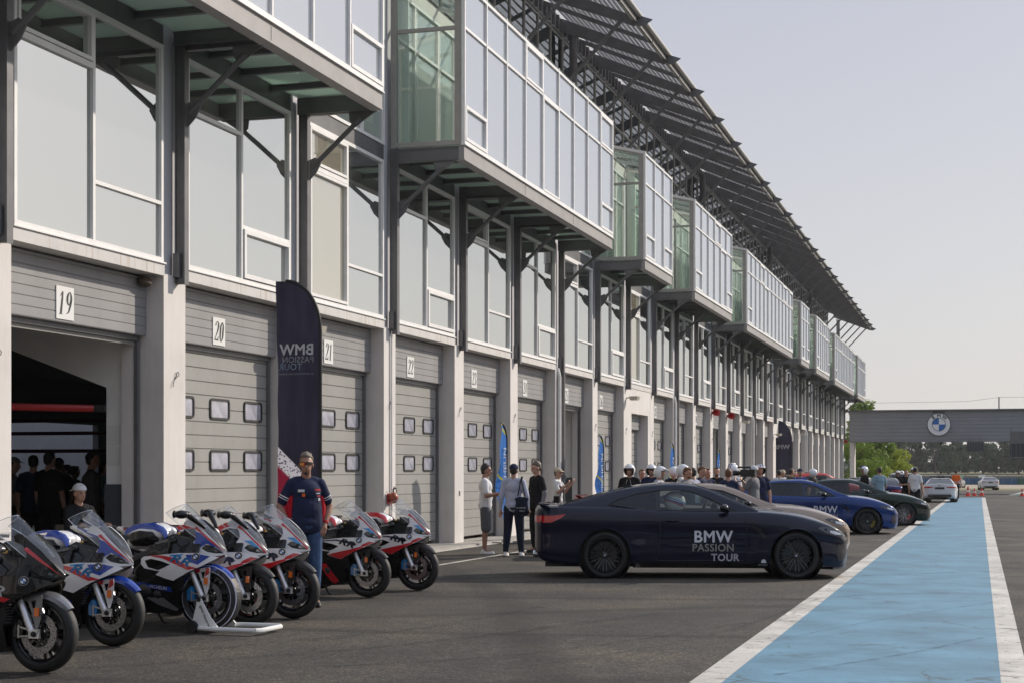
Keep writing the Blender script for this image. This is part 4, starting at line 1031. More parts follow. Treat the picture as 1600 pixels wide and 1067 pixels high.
    for s in (-1, 1): G().tube([(tp.x-.055, s*.22, tp.z-.022), (tp.x-.115, s*.345, tp.z-.052)], .019, 10).build('grip', BLACK, hbr)
    G().tube([(tp.x, .105, tp.z), (tp.x-.013, .105, tp.z+.04)], .018, 10).tube([(tp.x, -.105, tp.z), (tp.x-.013, -.105, tp.z+.04)], .018, 10).tube([(tp.x-.01, 0, tp.z+.02), (tp.x-.06, 0, tp.z+.04)], .02, 8).build('fork_cap', GOLD, hbr)
    g = G(); g.box(-.16, -.02, -.09, .09, .80, .96); g.box(-.25, -.05, -.13, .13, .74, .86); g.build('cockpit_core', MMAT, B)
    if mirrors:
        for s in (-1, 1):
            m_ = remesh([('e', (-.17, s*.26, 1.12), (.078, .075, .042)), ('c', (-.13, s*.22, 1.12), .034, (-.0, s*.12, .99), .018)], 'mirror', MBLK, .008, B, 4)
            G().lathe([(0, -.0), (.04, -.0)], (-.243, s*.27, 1.12), (1, 0, 0), 16).build('mirror_glass', LENS, m_)
    else:
        for s in (-1, 1):
            g = G(); g.add([(-.08, s*.11, 1.06), (-.16, s*.25, 1.085), (-.26, s*.26, 1.07), (-.2, s*.12, 1.045)], [(0, 1, 2, 3)]); g.build('winglet_glass', WSCR, B, 0)
    G().tube([(-.75, .10, .30), (-.68, .26, .02), (-.64, .27, .01)], .012, 8).build('side_stand', MMAT, B)
    return B
HD = R(-2)
def put(b, x, y, yaw=0, lean=2.5, dz=0):
    b.location = (x, y, gz(y)+dz); b.rotation_euler = (R(-lean), 0, HD+yaw); b.scale = (1, 1, 1)
b3 = make_bike('blue', 'white and blue motorcycle with black tyre warmer, raised on the white paddock stand', True, True)
put(b3, -7.22, 14.20, 0, 0, .03)
b2 = make_bike('blue', 'white and blue motorcycle with blue mudguard, directly behind the black one', False)
put(b2, -7.42, 12.72)
b1 = make_bike('black', 'black and grey motorcycle with gold fork tubes, nearest the camera at the row front', False)
put(b1, -6.96, 10.87)
b4 = make_bike('red', 'white and red motorcycle with an upright black mirror, right behind the paddock stand', True)
put(b4, -7.10, 14.85)
b5 = make_bike('red', 'white and red motorcycle directly in front of the man in mirrored sunglasses', False)
put(b5, -7.02, 15.72)
b6 = copy_tree(b5); b6['label'] = 'white and red motorcycle with orange fork reflector, second from the far end of the row'; put(b6, -7.34, 18.72, R(-2))
b7 = copy_tree(b5); b7['label'] = 'last motorcycle of the row, white and red, beside the orange fire extinguisher on the pier'; put(b7, -7.16, 20.05, R(-3))
# paddock stand under bike 3
ST = empty('paddock_stand', (-7.22, 14.20, gz(14.2)), HD, 'white tubular paddock stand lifting the front of a motorcycle', 'stand')
g = G()
for s in (-1, 1):
    g.tube([(-.02, s*.20, .05), (.22, s*.26, .05), (.62, s*.26, .05)], .024, 10)
g.tube([(.62, -.26, .05), (.66, -.2, .05), (.66, .2, .05), (.62, .26, .05)], .024, 10); g.build('base_tube', WHITE, ST)
for s in (-1, 1):
    g = G(); g.prism([(-.10, .07), (-.06, .02), (.17, .04), (.18, .07), (.10, .16), (.02, .30), (.0, .335), (-.04, .335), (-.045, .28)], s*.175, s*.195, lambda u, v, c: (u, c, v)); up_ = g.build('upright', WHITE, ST)
    G().lathe([(0, 0), (.06, 0), (.064, .01), (.064, .03), (.06, .04), (0, .04)], (-.08, s*.20, .062), (0, s, 0), 20).build('roller', BLACK, ST)
    G().tube([(-.02, s*.13, .325), (-.02, s*.20, .325)], .022, 10).build('pin', MMAT, ST)
    tg = text('BMW Motorrad', .035, bold=.0006, ext=.0005); a = R(-62)
    G().add([(.045+p[0]*math.cos(a)-p[1]*math.sin(a), -.197, .165+p[0]*math.sin(a)+p[1]*math.cos(a)) for p in tg.v], tg.f).build('lettering', INK, up_, 0) if s < 0 else None
# ================================================================= cars
def carpaint(name, c, metal=.35, rough=.28):
    m = mat(name, c, rough, metal, coat=.75, spec=.06); n, l, b = nodes(m); tc = n.new('ShaderNodeTexCoord'); f = noise(n, l, tc.outputs['Object'], 900, 1, .5)
    r = ramp(n, [(.35, tuple(q*.8 for q in c)), (.65, tuple(min(1, q*1.25) for q in c))]); l.new(f, r.inputs[0]); l.new(r.outputs[0], b.inputs['Base Color']); return m
CGLASS = thinglass('car_glass', (.66, .72, .70), .0); CGDARK = thinglass('privacy_glass', (.05, .055, .06), .0)
TAILR = mat('tail_light_red', (.45, .008, .012), .12, coat=1); CHRG = mat('headlight_glass', (.55, .57, .6), .08, .5, coat=1); TRIM = mat('black_trim', (.01, .01, .011), .35); CARB = mat('underbody_black', (.006, .006, .007), .6)
WHD = mat('wheel_black', (.02, .02, .021), .25, .6, coat=.5); WHS = mat('wheel_silver', (.30, .29, .28), .3, .9); BRKM = mat('car_brake_disc', (.10, .10, .11), .35, .9); YEL = mat('caliper_yellow', (.45, .36, .03), .4)
LIT = mat('lit_red_lamp', (.6, .02, .01), .3, emit=((1, .06, .02), 2.5))
def car_wheel(spokes=10, m=WHD, cal=None, r=.34):
    t = G(); w_ = .135
    t.lathe([(.245, -w_*.8), (.262, -w_*.98), (.30, -w_*1.04), (.325, -w_*.93), (.337, -w_*.75), (r, -w_*.3), (r, w_*.3), (.337, w_*.75), (.325, w_*.93), (.30, w_*1.04), (.262, w_*.98), (.245, w_*.8)], (0, 0, 0), n=48)
    k = G(); k.lathe([(.250, -w_*.84), (.262, -w_*.9), (.250, -w_*.97), (.238, -w_*.86), (.222, -w_*.5), (.225, w_*.7), (.25, w_*.8)], (0, 0, 0), n=48)
    k.lathe([(0, -w_*.72), (.036, -w_*.72), (.05, -w_*.66), (.06, -w_*.4), (.06, -w_*.2)], (0, 0, 0), n=20)
    for i in range(spokes):
        a = 2*math.pi*i/spokes
        for da in (-.16, .16):
            p0 = Vector((math.cos(a)*.05, -w_*.58, math.sin(a)*.05)); p1 = Vector((math.cos(a+da)*.15, -w_*.70, math.sin(a+da)*.15)); p2 = Vector((math.cos(a+da*1.25)*.242, -w_*.86, math.sin(a+da*1.25)*.242))
            k.beam(p0, p1, .016, .02, up=(0, 1, 0)); k.beam(p1, p2, .014, .018, up=(0, 1, 0))
    for i in range(5): a = 2*math.pi*i/5; k.lathe([(0, -w_*.76), (.012, -w_*.76), (.012, -w_*.6)], (math.cos(a)*.045*1.0, 0, math.sin(a)*.045), n=8)
    b = G(); b.lathe([(.06, 0), (.185, 0), (.185, .03), (.06, .03)], (0, -.035, 0), n=36, closed=True)
    b.lathe([(0, .08), (.24, .08)], (0, 0, 0), n=24, mi=0)
    c = G()
    for i in range(6): a0, a1 = R(155+i*10), R(165+i*10); c.prism([(math.cos(a0)*.12, math.sin(a0)*.12), (math.cos(a1)*.12, math.sin(a1)*.12), (math.cos(a1)*.205, math.sin(a1)*.205), (math.cos(a0)*.205, math.sin(a0)*.205)], -.075, .0, lambda u, v, q: (u, q, v))
    hub = roundel(.026, lambda p, q, h: (p, -w_*.73-h, q))
    return dict(tyre=t.mesh('tyre', TYRE), rim=k.mesh('rim', m), disc=b.mesh('brake_disc', BRKM), cal=c.mesh('caliper', cal or TRIM), hub=hub.mesh('hub_emblem', EMB, 0))
WH_B = car_wheel(10, WHD); WH_Y = car_wheel(10, WHD, YEL); WH_S = car_wheel(7, WHS, MRED)
def profile(kind):
    WB = 2.857; xr, xf = -1.06, 3.68
    Wt = sm([(-1.06, .64), (-1.04, .74), (-.97, .83), (-.78, .895), (-.45, .93), (0, .945), (.35, .935), (.8, .915), (1.5, .91), (2.2, .92), (2.6, .94), (2.86, .945), (3.15, .93), (3.38, .885), (3.52, .81), (3.62, .68), (3.68, .46)])
    if kind == 'coupe':
        zd = sm([(-1.06, 1.0), (-1.0, 1.075), (-.85, 1.06), (-.6, 1.06), (-.2, 1.04), (.4, 1.0), (1.6, .99), (2.2, 1.0), (2.5, .985), (2.86, .945), (3.15, .875), (3.4, .78), (3.55, .70), (3.64, .62), (3.68, .56)])
        zs = sm([(-1.06, .90), (-.9, .975), (-.5, 1.01), (0, 1.01), (.5, .985), (1.0, .955), (1.6, .935), (2.1, .93), (2.6, .90), (2.9, .855), (3.2, .785), (3.45, .715), (3.6, .62), (3.68, .54)])
        zr = sm([(-.70, 1.055), (-.35, 1.135), (.0, 1.235), (.35, 1.32), (.7, 1.37), (1.05, 1.385), (1.30, 1.37), (1.5, 1.325), (1.75, 1.22), (2.0, 1.105), (2.30, .985)])
        win = [(.05, 1.065), (.15, 1.12), (.45, 1.215), (.8, 1.27), (1.1, 1.28), (1.35, 1.245), (1.6, 1.15), (1.80, 1.055), (1.98, .965), (1.2, .975), (.5, 1.0)]
        split = [.80]; ws = (1.42, 2.24); rs = (-.62, .42); g0, g1 = -.70, 2.30; doors = [.78, 2.12]; H = 1.385
    elif kind == 'sedan':
        zd = sm([(-1.06, .98), (-1.0, 1.09), (-.85, 1.09), (-.5, 1.07), (0, 1.03), (.6, 1.0), (1.6, .99), (2.2, 1.01), (2.5, 1.0), (2.86, .96), (3.15, .89), (3.4, .79), (3.55, .71), (3.64, .63), (3.68, .56)])
        zs = sm([(-1.06, .93), (-.9, 1.0), (-.5, 1.02), (0, 1.01), (.6, .985), (1.2, .965), (1.8, .95), (2.3, .945), (2.6, .915), (2.9, .87), (3.2, .80), (3.45, .725), (3.6, .63), (3.68, .54)])
        zr = sm([(-.62, 1.085), (-.35, 1.19), (.0, 1.315), (.35, 1.395), (.75, 1.43), (1.15, 1.435), (1.40, 1.40), (1.6, 1.34), (1.85, 1.23), (2.1, 1.11), (2.38, 1.0)])
        win = [(-.22, 1.06), (-.02, 1.20), (.25, 1.30), (.6, 1.335), (1.0, 1.34), (1.35, 1.31), (1.62, 1.22), (1.85, 1.10), (2.04, .985), (1.2, .99), (.3, 1.01)]
        split = [.30, 1.18]; ws = (1.50, 2.32); rs = (-.54, .38); g0, g1 = -.62, 2.38; doors = [.12, 1.16, 2.16]; H = 1.435
    else: # suv
        zd = sm([(-1.06, 1.0), (-1.0, 1.12), (-.7, 1.14), (0, 1.1), (1.6, 1.08), (2.3, 1.12), (2.86, 1.08), (3.2, 1.02), (3.45, .93), (3.6, .82), (3.68, .7)])
        zs = sm([(-1.06, 1.0), (-.9, 1.08), (0, 1.07), (1.2, 1.05), (2.3, 1.05), (2.9, .98), (3.3, .90), (3.55, .8), (3.68, .68)])
        zr = sm([(-1.0, 1.15), (-.85, 1.45), (-.6, 1.60), (.0, 1.66), (.75, 1.68), (1.2, 1.66), (1.5, 1.58), (1.8, 1.42), (2.1, 1.24), (2.36, 1.1)])
        win = [(-.75, 1.16), (-.55, 1.40), (.25, 1.53), (1.0, 1.54), (1.4, 1.48), (1.75, 1.28), (2.0, 1.12), (1.2, 1.10), (.3, 1.11)]
        split = [.25, 1.15]; ws = (1.42, 2.3); rs = (-.96, -.66); g0, g1 = -1.0, 2.36; doors = [.1, 1.14, 2.16]; H = 1.68
    zb = sm([(-1.06, .44), (-1.0, .30), (-.8, .22), (-.45, .19), (2.4, .175), (3.2, .16), (3.5, .15), (3.64, .19), (3.68, .26)])
    return dict(WB=WB, xr=xr, xf=xf, W=Wt, zd=zd, zs=zs, zr=zr, zb=zb, win=win, split=split, ws=ws, rs=rs, g0=g0, g1=g1, doors=doors, H=H)
def cat(P, s):
    k = len(P)-1; i = max(0, min(k-1, int(s))); t = s-i; g = lambda q: P[max(0, min(k, q))]
    p0, p1, p2, p3 = g(i-1), g(i), g(i+1), g(i+2)
    return tuple(.5*((2*b)+(-a+c)*t+(2*a-5*b+4*c-d)*t*t+(-a+3*b-3*c+d)*t**3) for a, b, c, d in zip(p0, p1, p2, p3))
def make_car(kind, paintm, label, fine=.06, wh=WH_B, group=None, cat_='car', logo=None, vis='side', lit=False, name='parked_car'):
    p = profile(kind); B = empty(name, (0, 0, 0), 0, label, cat_, group)
    W_, zs, zd, zb, zr = p['W'], p['zs'], p['zd'], p['zb'], p['zr']; ARCH = .392
    def bump(x): return max(0, 1-((x)/.62)**2)+max(0, 1-((x-p['WB'])/.62)**2)
    def sec(x):
        w_ = W_(x); b = zb(x); s_ = zs(x); d = zd(x); k = .022*bump(x); m_ = min(.42, b+(s_-b)*.38)
        return [(w_*.55, b), (w_*.93, b), (w_*(.975+k), b+.10*(s_-b)/.7), (w_*(.985+k), m_), (w_*(.968+k), m_+(s_-m_)*.42), (w_*(.985+k*.6), m_+(s_-m_)*.72), (w_*.945, s_), (w_*.86, s_+(d-s_)*.55+.004), (w_*.52, d+.0), (0, d+.012)]
    VS = .15
    def body(x, v): y, z = cat(sec(x), v/VS); return (x, y, z)
    def s_of(x, z):
        S_ = sec(x); a, b = 1.0, 7.0
        for _ in range(22):
            m_ = (a+b)/2
            if cat(S_, m_)[1] < z: a = m_
            else: b = m_
        return (a+b)/2
    def yside(x, z): return cat(sec(x), s_of(x, z))[0]
    out = [(p['xr'], 0)]
    for xa in (0, p['WB']):
        pts = []; N = 22
        for i in range(N+1):
            a = math.pi-(math.pi*i/N); x = xa+ARCH*math.cos(a); z = .335+ARCH*math.sin(a)*1.0
            pts.append((x, s_of(x, max(z, zb(x)+.001))*VS if z > zb(x)+.01 else 0))
        out += [(xa-ARCH, 0)]+pts+[(xa+ARCH, 0)]
    out += [(p['xf'], 0), (p['xf'], 9*VS), (p['g1']-.02, 9*VS), (p['g1']-.02, 7.3*VS), (p['g0']+.02, 7.3*VS), (p['g0']+.02, 9*VS), (p['xr'], 9*VS)]
    # drop duplicates
    o2 = []
    for q in out:
        if not o2 or math.dist(q, o2[-1]) > 1e-4: o2.append(q)
    V, F = cdt(o2, [], fine)
    g = G(); P = [body(a, b) for a, b in V]
    g.add([(x, -y, z) for x, y, z in P], F); g.add(P, [tuple(reversed(f)) for f in F])
    for x, sg in ((p['xr'], 1), (p['xf'], -1)):
        S_ = [cat(sec(x), i*.5) for i in range(19)]; k = len(S_)
        v = [(x, -y, z) for y, z in S_]+[(x, y, z) for y, z in S_]; g.add(v, [(i, i+1, k+i+1, k+i) for i in range(k-1)])
    bd = g.build('body', paintm, B, 40)
    # greenhouse
    g0, g1 = p['g0'], p['g1']
    def yb_(x): return W_(x)*.90
    yr_ = sm([(g0, .60), (g0+.5, .585), (.9, .56), (1.5, .565), (g1, .66)])
    def gsec(x):
        zt = zr(x); zl = min(zs(x)+.012, zt-.012) if zs(x)+.012 < zt-.02 else zt-.03; a = yb_(x); b = yr_(x); f = min(1, max(.02, (zt-zl)/.42)); b = a+(b-a)*f**.8 if f < 1 else b
        return [(a, zl-.01), (a-(a-b)*.42, zl+(zt-zl)*.42), (b+.035*f, zt-.075*f), (b-.05, zt-.022*f), (b*.5, zt-.004), (0, zt)]
    GV = .2
    def gh(x, v): y, z = cat(gsec(x), abs(v)/GV); return (x, -y if v < 0 else y, z)
    def t_of(x, z):
        S_ = gsec(x); a, b = 0, 2.6
        for _ in range(22):
            m_ = (a+b)/2
            if cat(S_, m_)[1] < z: a = m_
            else: b = m_
        return (a+b)/2
    win = [(x, z) for x, z in densify(p['win'], .09)]
    wv = [(x, (t_of(x, z))*GV) for x, z in win]; wn = [(x, 5*GV*2-v) for x, v in wv]
    # domain: v from 0 (near belt) over roof centre (5*GV) to far belt (10*GV)
    def gh2(x, v): return gh(x, -v) if v <= 5*GV else gh(x, 10*GV-v)
    ws, rs = p['ws'], p['rs']; c0 = 5*GV
    hws = [(ws[0], c0-1.9*GV), (ws[0], c0), (ws[0], c0+1.9*GV), (ws[1], c0+2.1*GV), (ws[1], c0-2.1*GV)]
    hrs = [(rs[0], c0-2.0*GV), (rs[1], c0-1.75*GV), (rs[1], c0+1.75*GV), (rs[0], c0+2.0*GV)]
    g = G(); g.patch([(g0, 0), (g1, 0), (g1, 10*GV), (g0, 10*GV)], gh2, fine, [wv, wn, hws, hrs]); rfm = g.build('roof', paintm, B, 40)
    def glass(nm, poly, m, off=.006):
        q = G(); q.patch(poly, gh2, fine*1.5); q.build(nm, m, rfm, 0)
    # side glass split at the pillars
    for near in (True, False):
        xs = [-9]+p['split']+[9]
        for a, b in zip(xs, xs[1:]):
            pl = clipx(win, a+.03, b-.03)
            pv = [(x, t_of(x, z)*GV) for x, z in pl]
            if not near: pv = [(x, 10*GV-v) for x, v in pv]
            glass('side_window', pv, CGLASS if b > 8 else CGDARK)
        tp = [gh2(x, t_of(x, z)*GV if near else 10*GV-t_of(x, z)*GV) for x, z in win]
        tp = [(x, y*1.004, z) for x, y, z in tp]; q = G(); q.tube(tp+[tp[0]], .011, 5)
        for sx_ in p['split']:
            zz = [z for z in [1.0+.02*i for i in range(30)] if inpoly((sx_, z), win)]
            if zz: q.patch([(sx_-.035, t_of(sx_, zz[0])*GV), (sx_+.035, t_of(sx_, zz[0])*GV), (sx_+.035, t_of(sx_, zz[-1]+.01)*GV), (sx_-.035, t_of(sx_, zz[-1]+.01)*GV)], (lambda a, b: gh2(a, b)) if near else (lambda a, b: gh2(a, 10*GV-b)), .06)
        q.build('window_trim', TRIM, rfm)
    glass('windscreen', hws, CGLASS); glass('rear_window', hrs, CGDARK)
    for hh, nm in ((hws, 'windscreen_seal'), (hrs, 'rear_window_seal')):
        tp = [gh2(a, b) for a, b in densify(hh, .1)]; G().tube(tp+[tp[0]], .012, 5).build(nm, TRIM, rfm)
    # interior
    g = G(); g.box(g0+.25, g1-.25, -.80, .80, .25, .80); g.box(g1-.55, g1-.2, -.72, .72, .7, .93); inn = g.build('cabin', CARB, B)
    for x in ((1.0,) if kind == 'coupe' else (1.05, .15)):
        for y in (-.36, .36):
            g = G(); remesh([('c', (x-.05, y-.15, .62), .07, (x-.22, y-.12, 1.02), .06), ('c', (x-.05, y+.15, .62), .07, (x-.22, y+.12, 1.02), .06), ('e', (x-.24, y, 1.13), (.05, .12, .08)), ('c', (x, y-.15, .55), .09, (x+.4, y-.15, .58), .08), ('c', (x, y+.15, .55), .09, (x+.4, y+.15, .58), .08)], 'front_seat', TRIM, .03, B)
    g = G(); g.lathe([(.17, 0), (.185, .012), (.17, .024), (.155, .012)], (1.55, .36, .93), (-.85, 0, .4), 24, closed=True); g.build('steering_wheel', TRIM, B)
    # wheels, wells
    g = G()
    for xa in (0, p['WB']):
        for s in (-1, 1): g.lathe([(0, 0), (ARCH+.015, 0), (ARCH+.015, .34)], (xa, s*.56, .335), (0, s, 0), 30)
    g.box(-.9, 3.5, -.80, .80, .17, .30); g.build('underbody', CARB, B)
    for xa in (0, p['WB']):
        for s in (-1, 1):
            w_ = link('wheel', wh['rim'], B); w_.location = (xa, s*.80, .34); w_.rotation_euler = (0, (xa*1.3), 0 if s < 0 else math.pi)
            for k in ('tyre', 'disc', 'cal', 'hub'): link(wh[k].name.split('.')[0], wh[k], w_)
            tp = []
            for i in range(21):
                a = math.pi*i/20; x = xa+ARCH*math.cos(a); z = .335+ARCH*math.sin(a)
                if z > zb(x)+.02: tp.append((x, s*(yside(x, z)+.002), z))
            G().tube(tp, .011, 6).build('arch_lip', paintm, bd)
    # skirts, splitter
    def strip(nm, poly, m, off=.004, sides=(-1, 1), par=bd, h=.06):
        q = G(); side(q, poly, off, h, 0, yf=yside, sides=sides); return q.build(nm, m, par, 60)
    strip('side_skirt', [(.42, .16), (2.44, .155), (2.44, .235), (.42, .25)], TRIM, .012)
    g = G(); v = []
    for i in range(13): t = -1+i/6; x = 3.70-.30*abs(t)**3; v += [(x-.22, t*.86, .15), (x+.0, t*.88, .14), (x+.0, t*.88, .165), (x-.22, t*.86, .175)]
    g.add(v, [(i*4+j, i*4+(j+1) % 4, (i+1)*4+(j+1) % 4, (i+1)*4+j) for i in range(12) for j in range(4)]); g.build('front_splitter', TRIM, B, 40, fixn=True)
    # door seams, handles
    g = G()
    for dx in p['doors']:
        for s in (-1, 1):
            zz = [.27+i*.06 for i in range(20) if .27+i*.06 < zs(dx)-.005]
            g.tube([(dx+(.05*math.sin((z-.27)*4) if dx == p['doors'][0] else 0), s*(yside(dx, z)+.0005), z) for z in zz], .004, 4, cap=False)
    for s in (-1, 1): g.tube([(x, s*(yside(x, .265)+.0005), .265) for x in [p['doors'][0]+.1*i for i in range(int((p['doors'][-1]-p['doors'][0])*10)+1)]], .004, 4)
    g.build('panel_seam', TRIM, bd)
    for dx in p['doors'][:-1]:
        for s in (-1, 1): z = zs(dx)-.13; q = G(); q.tube([(dx+.13+i*.05, s*(yside(dx+.13+i*.05, z)+.012+.012*math.sin(i/4*math.pi)), z) for i in range(5)], [.012, .016, .017, .016, .012], 8); q.build('door_handle', paintm, bd)
    for s in (-1, 1):
        mx = p['doors'][-1]-.42 if kind != 'coupe' else 1.78
        mr = remesh([('e', (mx, s*.99, zs(mx)+.085), (.07, .115, .062)), ('c', (mx+.05, s*.95, zs(mx)+.05), .035, (mx+.03, s*.86, zs(mx)-.0), .02)], 'door_mirror', paintm if kind == 'suv' else MBLK, .015, B, 3)
    strip('headlight', [(3.17, .735), (3.25, .755), (3.36, .745), (3.50, .70), (3.585, .645), (3.58, .615), (3.45, .625), (3.30, .665)], LENS, .003)
    strip('headlight_lamp', [(3.36, .70), (3.44, .69), (3.53, .655), (3.55, .635), (3.45, .64), (3.37, .665)], CHRG, .006)
    if kind == 'coupe' or kind == 'sedan':
        strip('air_intake', [(3.50, .50), (3.58, .50), (3.62, .40), (3.60, .28), (3.50, .26), (3.47, .36)], TRIM, .003)
        strip('side_vent', [(2.20, .78), (2.33, .72), (2.40, .62), (2.37, .58), (2.31, .66), (2.20, .74)], TRIM, .003)
    strip('tail_light', [(-1.02, .86), (-.98, .905), (-.78, .905), (-.58, .93), (-.66, .87), (-.80, .81), (-1.0, .80)] if kind != 'suv' else [(-1.03, .95), (-.8, 1.0), (-.8, .90), (-1.0, .86)], TAILR, .004)
    g = G()
    for i in range(7): y = -.75+i*.25; g.beam((-1.0+.06*abs(y-.06)**2*3, y-.125, zd(-1.0)-.010), (-1.0+.06*abs(y+.06)**2*3, y+.125, zd(-1.0)-.010), .10, .02)
    if kind == 'coupe': g.build('boot_lip', paintm, bd)
    # rear face
    def xrear(y, z):
        a, b = p['xr'], -.3
        if yside(a, z) > abs(y): return a
        for _ in range(20):
            m_ = (a+b)/2
            if yside(m_, z) < abs(y): a = m_
            else: b = m_
        return (a+b)/2
    def face(nm, poly, m, off=.006, par=bd, h=.06):
        q = G(); q.patch(poly, lambda a, b: (xrear(a, b)-off, -a, b), h); return q.build(nm, m, par, 60)
    face('number_plate', [(-.26, .76), (.26, .76), (.26, .87), (-.26, .87)], TRIM if kind != 'sedan' else PLATE, .02)
    face('rear_diffuser', [(-.62, .30), (.62, .30), (.66, .44), (-.66, .44)], TRIM, .012)
    for s in (-1, 1):
        face('rear_lamp', [(s*.36, .885), (s*.36, .86), (s*.60, .82), (s*.86, .81), (s*.86, .90), (s*.6, .91)][::s], LIT if lit else TAILR, .008)
        for k in (.42, .54): G().lathe([(.045, 0), (.05, 0), (.05, .12), (.045, .12)], (-1.09, s*k, .34), (1, 0, 0), 14, closed=True).build('tailpipe', CHROME, B)
    q = roundel(.04, lambda a, b, h: (xrear(0, .95)-.012-h, -a, .955+b)); q.build('emblem', EMB, bd, 0)
    # kidney grille
    def xfront(y, z):
        a, b = 2.9, p['xf']
        if yside(b, z) > abs(y): return b
        for _ in range(20):
            m_ = (a+b)/2
            if yside(m_, z) > abs(y): a = m_
            else: b = m_
        return (a+b)/2
    for s in (-1, 1):
        q = G(); q.patch([(s*.04, .30), (s*.30, .34), (s*.33, .56), (s*.05, .60)][::-s], lambda a, b: (xfront(a, b)+.008, a, b), .08); q.build('grille', TRIM, bd, 60)
    # aerial fin
    G().prism([(.0, 0), (.17, 0), (.12, .03), (.02, .055)], -.015, .015, lambda a, b, c: (.28+.0+a, c, zr(.36)-.01+b)).build('aerial', TRIM, B)
    if logo:
        for s in (-1, 1):
            gg = []
            for (t_, sz, dx, dz, m_, bo) in logo:
                tg = text(t_, sz, bold=bo, ext=.0008, space=1.08); q = G(); v = []
                for c in tg.v: X = dx+(c[0] if s < 0 else -c[0]); Z = dz+c[1]; v.append((X, s*(yside(X, Z)+.004+c[2]), Z))
                q.add(v, tg.f if s < 0 else [tuple(reversed(f)) for f in tg.f]); q.build('door_lettering', m_, bd, 0)
    B['_y'] = 0; del B['_y']
    return B, yside, bd
def clipx(poly, a, b):
    for lim, keep in ((a, lambda x: x >= a), (b, lambda x: x <= b)):
        o = []
        for i in range(len(poly)):
            p, q = poly[i], poly[(i+1) % len(poly)]
            if keep(p[0]): o.append(p)
            if keep(p[0]) != keep(q[0]): t = (lim-p[0])/(q[0]-p[0]); o.append((lim, p[1]+t*(q[1]-p[1])))
        poly = o
    return poly
def place(c, x, y, yaw): c.location = (x, y, gz(y)); c.rotation_euler = (0, 0, yaw)
LW = mat('lettering_pale', (.62, .64, .70), .4, .2); LG = mat('lettering_grey', (.24, .22, .21), .5); LV = mat('lettering_mid', (.42, .42, .46), .45)
logoA = [('BMW', .245, 1.63, .565, LW, .012), ('PASSION', .155, 1.63, .385, LG, .004), ('TOUR', .15, 1.84, .265, LV, .004)]
DARK = carpaint('paint_midnight', (.004, .006, .020), .0, .35)
c1, ys1, bd1 = make_car('coupe', DARK, 'very dark blue coupe with pale lettering on its door, nearest of the parked cars', .05, WH_B, 'cars parked nose out across the pit lane', logo=[('BMW', .235, 1.62, .60, LW, .006), ('PASSION', .15, 1.62, .445, LG, .003), ('TOUR', .145, 1.80, .305, LV, .004)])
place(c1, -5.53, 24.0, R(13.5)); c1.scale = (.985, .985, 1.03)
for s in (-1,):   # small tyre-maker mark low on the front wing
    tg = text('MICHELIN', .03, bold=.0008, ext=.0005); g = G(); g.add([(2.36+c[0], -(ys1(2.36+c[0], .205+c[1])+.014), .205+c[1]) for c in tg.v], tg.f)
    g.patch([(2.33, .235), (2.41, .235), (2.40, .27), (2.38, .29), (2.345, .28)], lambda a, b: (a, -(ys1(a, b)+.014), b), .05); g.build('sponsor_mark', LW, bd1, 0)
BRZ = carpaint('paint_bronze', (.30, .225, .17), .6, .3)
c2, *_ = make_car('coupe', BRZ, 'bronze grey coupe parked right behind the very dark blue coupe', .07, WH_B, 'cars parked nose out across the pit lane'); place(c2, -5.98, 29.7, R(12))
REDC = carpaint('paint_red', (.22, .012, .012), .3, .25)
c3, *_ = make_car('coupe', REDC, 'dark red car, only its roof edge and bonnet seen before the blue saloon', .09, WH_B, 'cars parked nose out across the pit lane'); place(c3, -8.0, 36.4, R(10))
BLUC = carpaint('paint_blue', (.006, .032, .15), .3, .24)
c4, *_ = make_car('sedan', BLUC, 'bright blue saloon with white lettering on its front door', .07, WH_Y, 'cars parked nose out across the pit lane', logo=[('BMW', .25, 1.78, .64, LW, .006), ('PASSION', .155, 1.78, .47, LG, .003), ('TOUR', .15, 1.98, .33, LV, .004)]); place(c4, -5.75, 42.95, R(9))
GRNC = carpaint('paint_green', (.008, .020, .012), .3, .22)
c5, *_ = make_car('sedan', GRNC, 'dark green saloon with silver wheels behind the blue saloon', .08, WH_S, 'cars parked nose out across the pit lane'); place(c5, -5.15, 50.95, R(7))
WHC = carpaint('paint_white', (.62, .62, .63), .0, .3)
c6, _, b6_ = make_car('coupe', WHC, 'white coupe seen from behind with a light bar on its roof', .08, WH_B, 'cars standing in the lane'); place(c6, -2.15, 94.9, R(90))
g = G(); g.box(.85, 1.05, -.62, .62, 1.44, 1.50); g.box(.9, 1.0, -.55, -.5, 1.37, 1.44); g.box(.9, 1.0, .5, .55, 1.37, 1.44); g.build('light_bar', TRIM, c6)
g = G(); g.box(.86, 1.04, -.60, .60, 1.502, 1.53); g.build('light_bar_lens', WHITE, c6)
PURC = carpaint('paint_violet', (.02, .02, .09), .4, .25)
c7, *_ = make_car('sedan', PURC, 'dark violet saloon seen from behind beside the people in the lane', .09, WH_B, 'cars standing in the lane'); place(c7, -4.05, 72.0, R(92))
g = G(); g.box(-.25, -.23, -.16, .16, 1.17, 1.20); g.build('high_brake_lamp', LIT, c7)
BLKC = carpaint('paint_black', (.006, .006, .007), .2, .22)
c8, *_ = make_car('suv', BLKC, 'tall black car with glowing rear lamps left of the white coupe', .1, WH_B, 'cars standing in the lane', lit=True); place(c8, -3.85, 85.5, R(91))
SILV = carpaint('paint_silver', (.30, .30, .33), .6, .3)
c9, *_ = make_car('suv', SILV, 'small grey estate car driving away beside the marshal in orange', .12, WH_B, 'cars driving on the track'); place(c9, -2.9, 205, R(80)); c9.scale = (.85, .85, .85)
